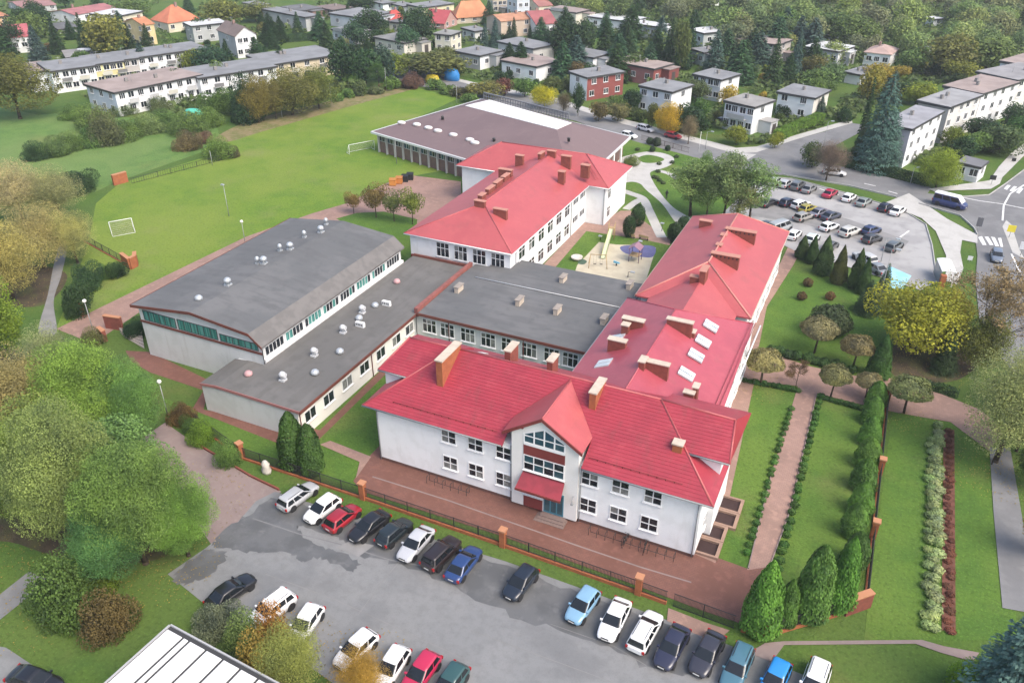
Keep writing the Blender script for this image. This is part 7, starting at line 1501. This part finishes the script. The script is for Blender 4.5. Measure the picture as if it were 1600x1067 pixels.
# goals
def goal(label, x, y, ang, w=5.0):
    t = thing('football_goal', label, 'goal', at(x, y), math.radians(ang)); P = [(-w / 2, 0, 0), (-w / 2, 0, 2.1), (w / 2, 0, 2.1), (w / 2, 0, 0)]; m = MB()
    for a, b in zip(P, P[1:]): m.tube(a, b, .06)
    m.build('goal_frame', WHITETRIM, t); n_ = MB()
    for s in (-1, 1): n_.tube((s * w / 2, 0, 2.1), (s * w / 2, 1.6, .05), .035).tube((s * w / 2, 0, .05), (s * w / 2, 1.6, .05), .035)
    n_.tube((-w / 2, 1.6, .05), (w / 2, 1.6, .05), .035).build('back_frame', WHITETRIM, t); k = MB()
    for i in range(21): x_ = -w / 2 + w * i / 20; k.tube((x_, 0, 2.1), (x_, 1.6, .05), .012, n=3, cap=False)
    for i in range(9): f = i / 8; k.tube((-w / 2, 1.6 * f, 2.1 - 2.05 * f), (w / 2, 1.6 * f, 2.1 - 2.05 * f), .012, n=3, cap=False)
    tag(k.build('net', STONE, t), kind='stuff')
goal('white football goal at the left end of the field', 192, 362, 235, 3.6); goal('white netted goal in front of the brown-roofed hall', 566, 238, 60, 6)
for x, y, c, l in ((614, 290, (.52, .22, .05), 'left orange waste bin of the four by the yard'), (624, 287, (.50, .20, .05), 'right orange waste bin of the four by the yard'), (633, 284, (.02, .02, .02), 'left black waste bin of the four by the yard'), (641, 281, (.025, .025, .025), 'right black waste bin of the four by the yard')):
    t = thing('waste_bin', l, 'waste bin', at(x, y), .4, 'waste bins at the yard corner'); q = MB().prism([(-.62, -.5), (.62, -.5), (.62, .5), (-.62, .5)], .12, 1.15).build('bin_body', PLAIN, t); q.color = rgb(c); q = MB().prism([(-.68, -.56), (.68, -.56), (.68, .56), (-.68, .56)], 1.152, [1.25, 1.25, 1.42, 1.42]).build('lid', PLAIN, t); q.color = rgb(tuple(v * .8 for v in c))
    for sx in (-.5, .5): MB().tube((sx, -.4, .1), (sx, .4, .1), .1, n=8).build('wheel', TYRE, t)
tag(MB().lathe([(.55, 0), (.6, .3), (.42, .8), (.5, 1.1), (.25, 1.5), (.08, 1.6)], tuple(at(417, 738)), 7, 1, .8).build('boulder', STONE), 'pale upright boulder on the grass beside the front fence', 'boulder')
# bicycle racks along the front wall
def rack(label, x0, x1, y):
    t = thing('bicycle_rack', label, 'bicycle rack', (x0, y, 0)); n = int((x1 - x0) / .8); MB().tube((0, 0, .06), (x1 - x0, 0, .06), .03).build('rail', IRON, t)
    for i in range(n + 1):
        x = (x1 - x0) * i / n; m = MB(); m.tube((x, -.5, 0), (x, -.5, .85), .025).tube((x, -.5, .85), (x, .1, .85), .025).tube((x, .1, .85), (x, .1, 0), .025); m.build('hoop', IRON, t)
rack('dark bicycle rack left of the school entrance', -35.2, -30.6, 55.2); rack('long dark bicycle rack along the wall right of the entrance', -17.6, -9.4, 55.2)
def bicycle(label, x, y, rz):
    t = thing('bicycle', label, 'bicycle', (x, y, 0), rz)
    for dx in (-.52, .52):
        m = MB()
        for k in range(14):
            a, b = 2 * math.pi * k / 14, 2 * math.pi * (k + 1) / 14; m.tube((dx + .33 * math.cos(a), 0, .35 + .33 * math.sin(a)), (dx + .33 * math.cos(b), 0, .35 + .33 * math.sin(b)), .03, n=4)
        m.build('wheel', TYRE, t)
    m = MB(); m.tube((-.52, 0, .35), (-.1, 0, .85), .025).tube((-.1, 0, .85), (.42, 0, .8), .025).tube((.42, 0, .85), (.52, 0, .35), .025).tube((-.05, 0, .35), (.42, 0, .75), .025).tube((-.52, 0, .35), (-.05, 0, .35), .02).tube((-.05, 0, .35), (-.15, 0, .9), .025); m.build('frame', DARKFRAME, t)
    MB().box((-.28, -.07, .9), (-.02, .07, .96)).build('saddle', BLACKPL, t); MB().tube((.4, -.28, 1.0), (.4, .28, 1.0), .02).tube((.42, 0, .85), (.4, 0, 1.0), .02).build('handlebar', IRON, t)
bicycle('dark bicycle leaning in the middle of the long rack', -14.1, 55.15, 1.5); bicycle('dark bicycle near the right end of the long rack', -12.2, 55.1, 1.65)
# playground
t = thing('slide', 'pale green slide with ladder tower in the playground sand', 'slide'); a, b = at(954, 376), at(942, 406); d = (b - a); u = d.normalized(); v = Vector((-u.y, u.x, 0)); m = MB()
top = a + Vector((0, 0, 2.1)); bot = b + Vector((0, 0, .3)); m.slab([tuple(top - v * .35), tuple(bot - v * .35), tuple(bot + v * .35), tuple(top + v * .35)], .06); m.build('chute', surf('pale_yellow_green', (.62, .66, .42), (), .5, .4), t)
for s in (-1, 1):
    MB().slab([tuple(top + v * s * .35), tuple(bot + v * s * .35), tuple(bot + v * s * .35 + Vector((0, 0, .22))), tuple(top + v * s * .35 + Vector((0, 0, .22)))], .05).build('side_rail', surf('yellow_green', (.45, .5, .08), (), .5, .4), t)
    for k in (0, 1): p = a + v * s * .5 - u * (.1 + .9 * k); MB().tube(p, p + Vector((0, 0, 3.0)), .06).build('post', WOOD, t)
p = a - u * .6; MB().box((-.5, -.5, 2.0), (.5, .5, 2.1)).build('deck', WOOD, t, (p.x, p.y, 0), math.atan2(u.y, u.x))
for k in range(5): z = .3 + .36 * k; q = a - u * (1.9 - .2 * k); MB().tube(q - v * .4 + Vector((0, 0, z)), q + v * .4 + Vector((0, 0, z)), .04).build('rung', WOOD, t)
def aframe(label, x, y, ang, col):
    t = thing('swing', label, 'swing', at(x, y), math.radians(ang)); MB().tube((-1.3, 0, 2.1), (1.3, 0, 2.1), .06).build('beam', col, t)
    for s in (-1, 1):
        m = MB(); m.tube((s * 1.2, 0, 2.1), (s * 1.45, -.9, 0), .055).tube((s * 1.2, 0, 2.1), (s * 1.45, .9, 0), .055); m.build('frame', col, t)
    for x_ in (-.5, .5): s_ = MB().box((x_ - .22, -.1, .45), (x_ + .22, .1, .5)).build('swing_seat', BLACKPL, t); MB().tube((x_ - .2, 0, .5), (x_ - .2, 0, 2.1), .012, n=4).tube((x_ + .2, 0, .5), (x_ + .2, 0, 2.1), .012, n=4).build('chain', IRON, s_)
aframe('wooden A-frame swing in the playground sand', 934, 417, 20, WOOD)
t = thing('climbing_frame', 'small climbing frame with purplish roof and dark legs on the blue pad', 'climbing frame', at(992, 408))
for sx in (-.8, .8):
    for sy in (-.8, .8): MB().tube((sx, sy, 0), (sx, sy, 2.4), .06).build('leg', surf('purple_metal', (.12, .07, .15), (), .5, .4), t)
MB().slab([(-1, -1, 2.35), (0, -1, 3.0), (0, 1, 3.0), (-1, 1, 2.35)], .06).slab([(0, -1, 3.0), (1, -1, 2.35), (1, 1, 2.35), (0, 1, 3.0)], .06).build('roof', surf('mauve_panel', (.30, .17, .22), (), .5, .4), t); MB().box((-.8, -.8, 1.1), (.8, .8, 1.18)).build('platform', WOOD, t)
t = thing('spring_rocker', 'small light blue rocker in the playground sand', 'rocker', at(963, 416)); MB().tube((0, 0, 0), (0, 0, .5), .12).build('spring', IRON, t); MB().prism([(-.5, -.1), (.5, -.1), (.5, .1), (-.5, .1)], [.5] * 4, [.9, .7, .7, .9]).build('rocker_body', surf('sky_blue', (.15, .4, .55), (), .5, .4), t)
t = thing('nest_seat', 'pale round nest seat beside the green pad', 'play seat', at(901, 407)); MB().lathe([(.5, 0), (.9, .35), (.95, .6), (.8, .5), (.3, .3)], (0, 0, .1), 12).build('bowl', STONE, t)
def bench(label, x, y, ang):
    t = thing('park_bench', label, 'bench', at(x, y), math.radians(ang)); MB().box((-.9, -.22, .42), (.9, .22, .47)).build('seat', WOOD, t); MB().box((-.9, .2, .5), (.9, .25, .9)).build('backrest', WOOD, t)
    for s in (-.7, .7): MB().box((s - .04, -.2, 0), (s + .04, .24, .418)).build('leg', IRON, t)
bench('left park bench by the playground lawn', 985, 372, 170); bench('right park bench by the playground lawn', 1006, 375, 170)
# shelter, awnings, tarpaulins
t = thing('bus_shelter', 'shelter with white curved roof and brick pillar beside the rear car park', 'shelter', at(1470, 438), math.radians(100)); 
for x in (-2.2, 0, 2.2): MB().box((x - .07, -1.1, 0), (x + .07, -.96, 2.5)).build('post', WHITETRIM, t)
rr_ = MB(); 
for k in range(6): a0, a1 = k / 6, (k + 1) / 6; z = lambda f: 2.5 + .2 * math.sin(f * math.pi); rr_.slab([(-2.4, -1.2 + 2.0 * a0, z(a0)), (2.4, -1.2 + 2.0 * a0, z(a0)), (2.4, -1.2 + 2.0 * a1, z(a1)), (-2.4, -1.2 + 2.0 * a1, z(a1))], .06)
rr_.build('roof', WHITETRIM, t); MB().box((-3.4, .2, 0), (-2.6, .95, 2.2)).build('pillar', BRICKWALL, t); MB().box((-2.3, .72, .2), (2.3, .77, 2.3)).build('back_panel', surf('shelter_glass', (.2, .22, .22), (), .2, .5), t)
def heap(label, x, y, w, h, col, name='tarpaulin', cat='tarpaulin'):
    p = at(x, y); m = MB().lathe([(w * .5, 0), (w * .52, h * .5), (w * .4, h * .88), (w * .12, h)], (p.x, p.y, 0), 10, 1.0, .6); o = m.build(name, PLAIN); o.color = rgb(col); tag(o, label, cat)
heap('yellow covered heap beside the street behind the field', 676, 131, 4.5, 2.6, (.55, .42, .03)); heap('bright blue covered heap right of the yellow one', 706, 126, 5.0, 3.4, (.03, .22, .55)); heap('turquoise green covered heap behind the overgrown strip', 304, 184, 5.2, 2.2, (.10, .50, .36))
heap('white covered boat beside the low grey carport', 133, 84, 7.0, 1.6, (.7, .7, .7), 'covered_boat', 'boat')
# a person walking on the park path
def person(label, x, y, rz, col):
    p = at(x, y); V = [(0, 0, .92), (0, 0, 1.15), (0, 0, 1.40), (0, .01, 1.50), (0, .02, 1.66), (.10, 0, .9), (.13, .10, .50), (.14, .03, .08), (.14, .17, .05), (-.10, 0, .9), (-.12, -.06, .5), (-.12, -.22, .10), (-.12, -.10, .05), (.19, 0, 1.42), (.25, -.06, 1.15), (.24, .06, .92), (-.19, 0, 1.42), (-.25, .06, 1.15), (-.24, .16, .94)]
    E_ = [(0, 1), (1, 2), (2, 3), (3, 4), (0, 5), (5, 6), (6, 7), (7, 8), (0, 9), (9, 10), (10, 11), (11, 12), (2, 13), (13, 14), (14, 15), (2, 16), (16, 17), (17, 18)]
    rad = [.15, .14, .16, .065, .11, .10, .075, .05, .04, .10, .075, .05, .04, .075, .055, .04, .075, .055, .04]
    me = bpy.data.meshes.new('person_body'); me.from_pydata(V, E_, []); o = link('person', me, PLAIN, None, (p.x, p.y, .12), rz); o.color = rgb(col); o.modifiers.new('skin', 'SKIN')
    for v, r in zip(me.skin_vertices[0].data, rad): v.radius = (r, r)
    me.skin_vertices[0].data[0].use_root = True; o.modifiers.new('smooth', 'SUBSURF').levels = 1; o.modifiers['smooth'].render_levels = 1
    tag(o, label, 'person'); h_ = MB().lathe([(.02, 1.60), (.10, 1.66), (.115, 1.72), (.09, 1.79), (.02, 1.82)], (0, .0, 0), 10).build('hair', BLACKPL, o)
person('person in dark clothes walking on the pale park path', 1041, 312, .6, (.02, .02, .025))
# ================================================================ thin damp air over the whole place
hz = MB().box((-5300, -3300, -1.0), (5300, 7300, 57.5)).build('haze')
hm = bpy.data.materials.new('haze_air'); hm.use_nodes = True; hm.node_tree.nodes.clear()
pv = hm.node_tree.nodes.new('ShaderNodeVolumePrincipled'); pv.inputs['Color'].default_value = (.86, .9, .95, 1); pv.inputs['Density'].default_value = 0.00026; pv.inputs['Anisotropy'].default_value = 0.2
ho = hm.node_tree.nodes.new('ShaderNodeOutputMaterial'); hm.node_tree.links.new(pv.outputs[0], ho.inputs['Volume']); hz.data.materials.append(hm); tag(hz, 'thin pale haze in the air', None, kind='stuff')
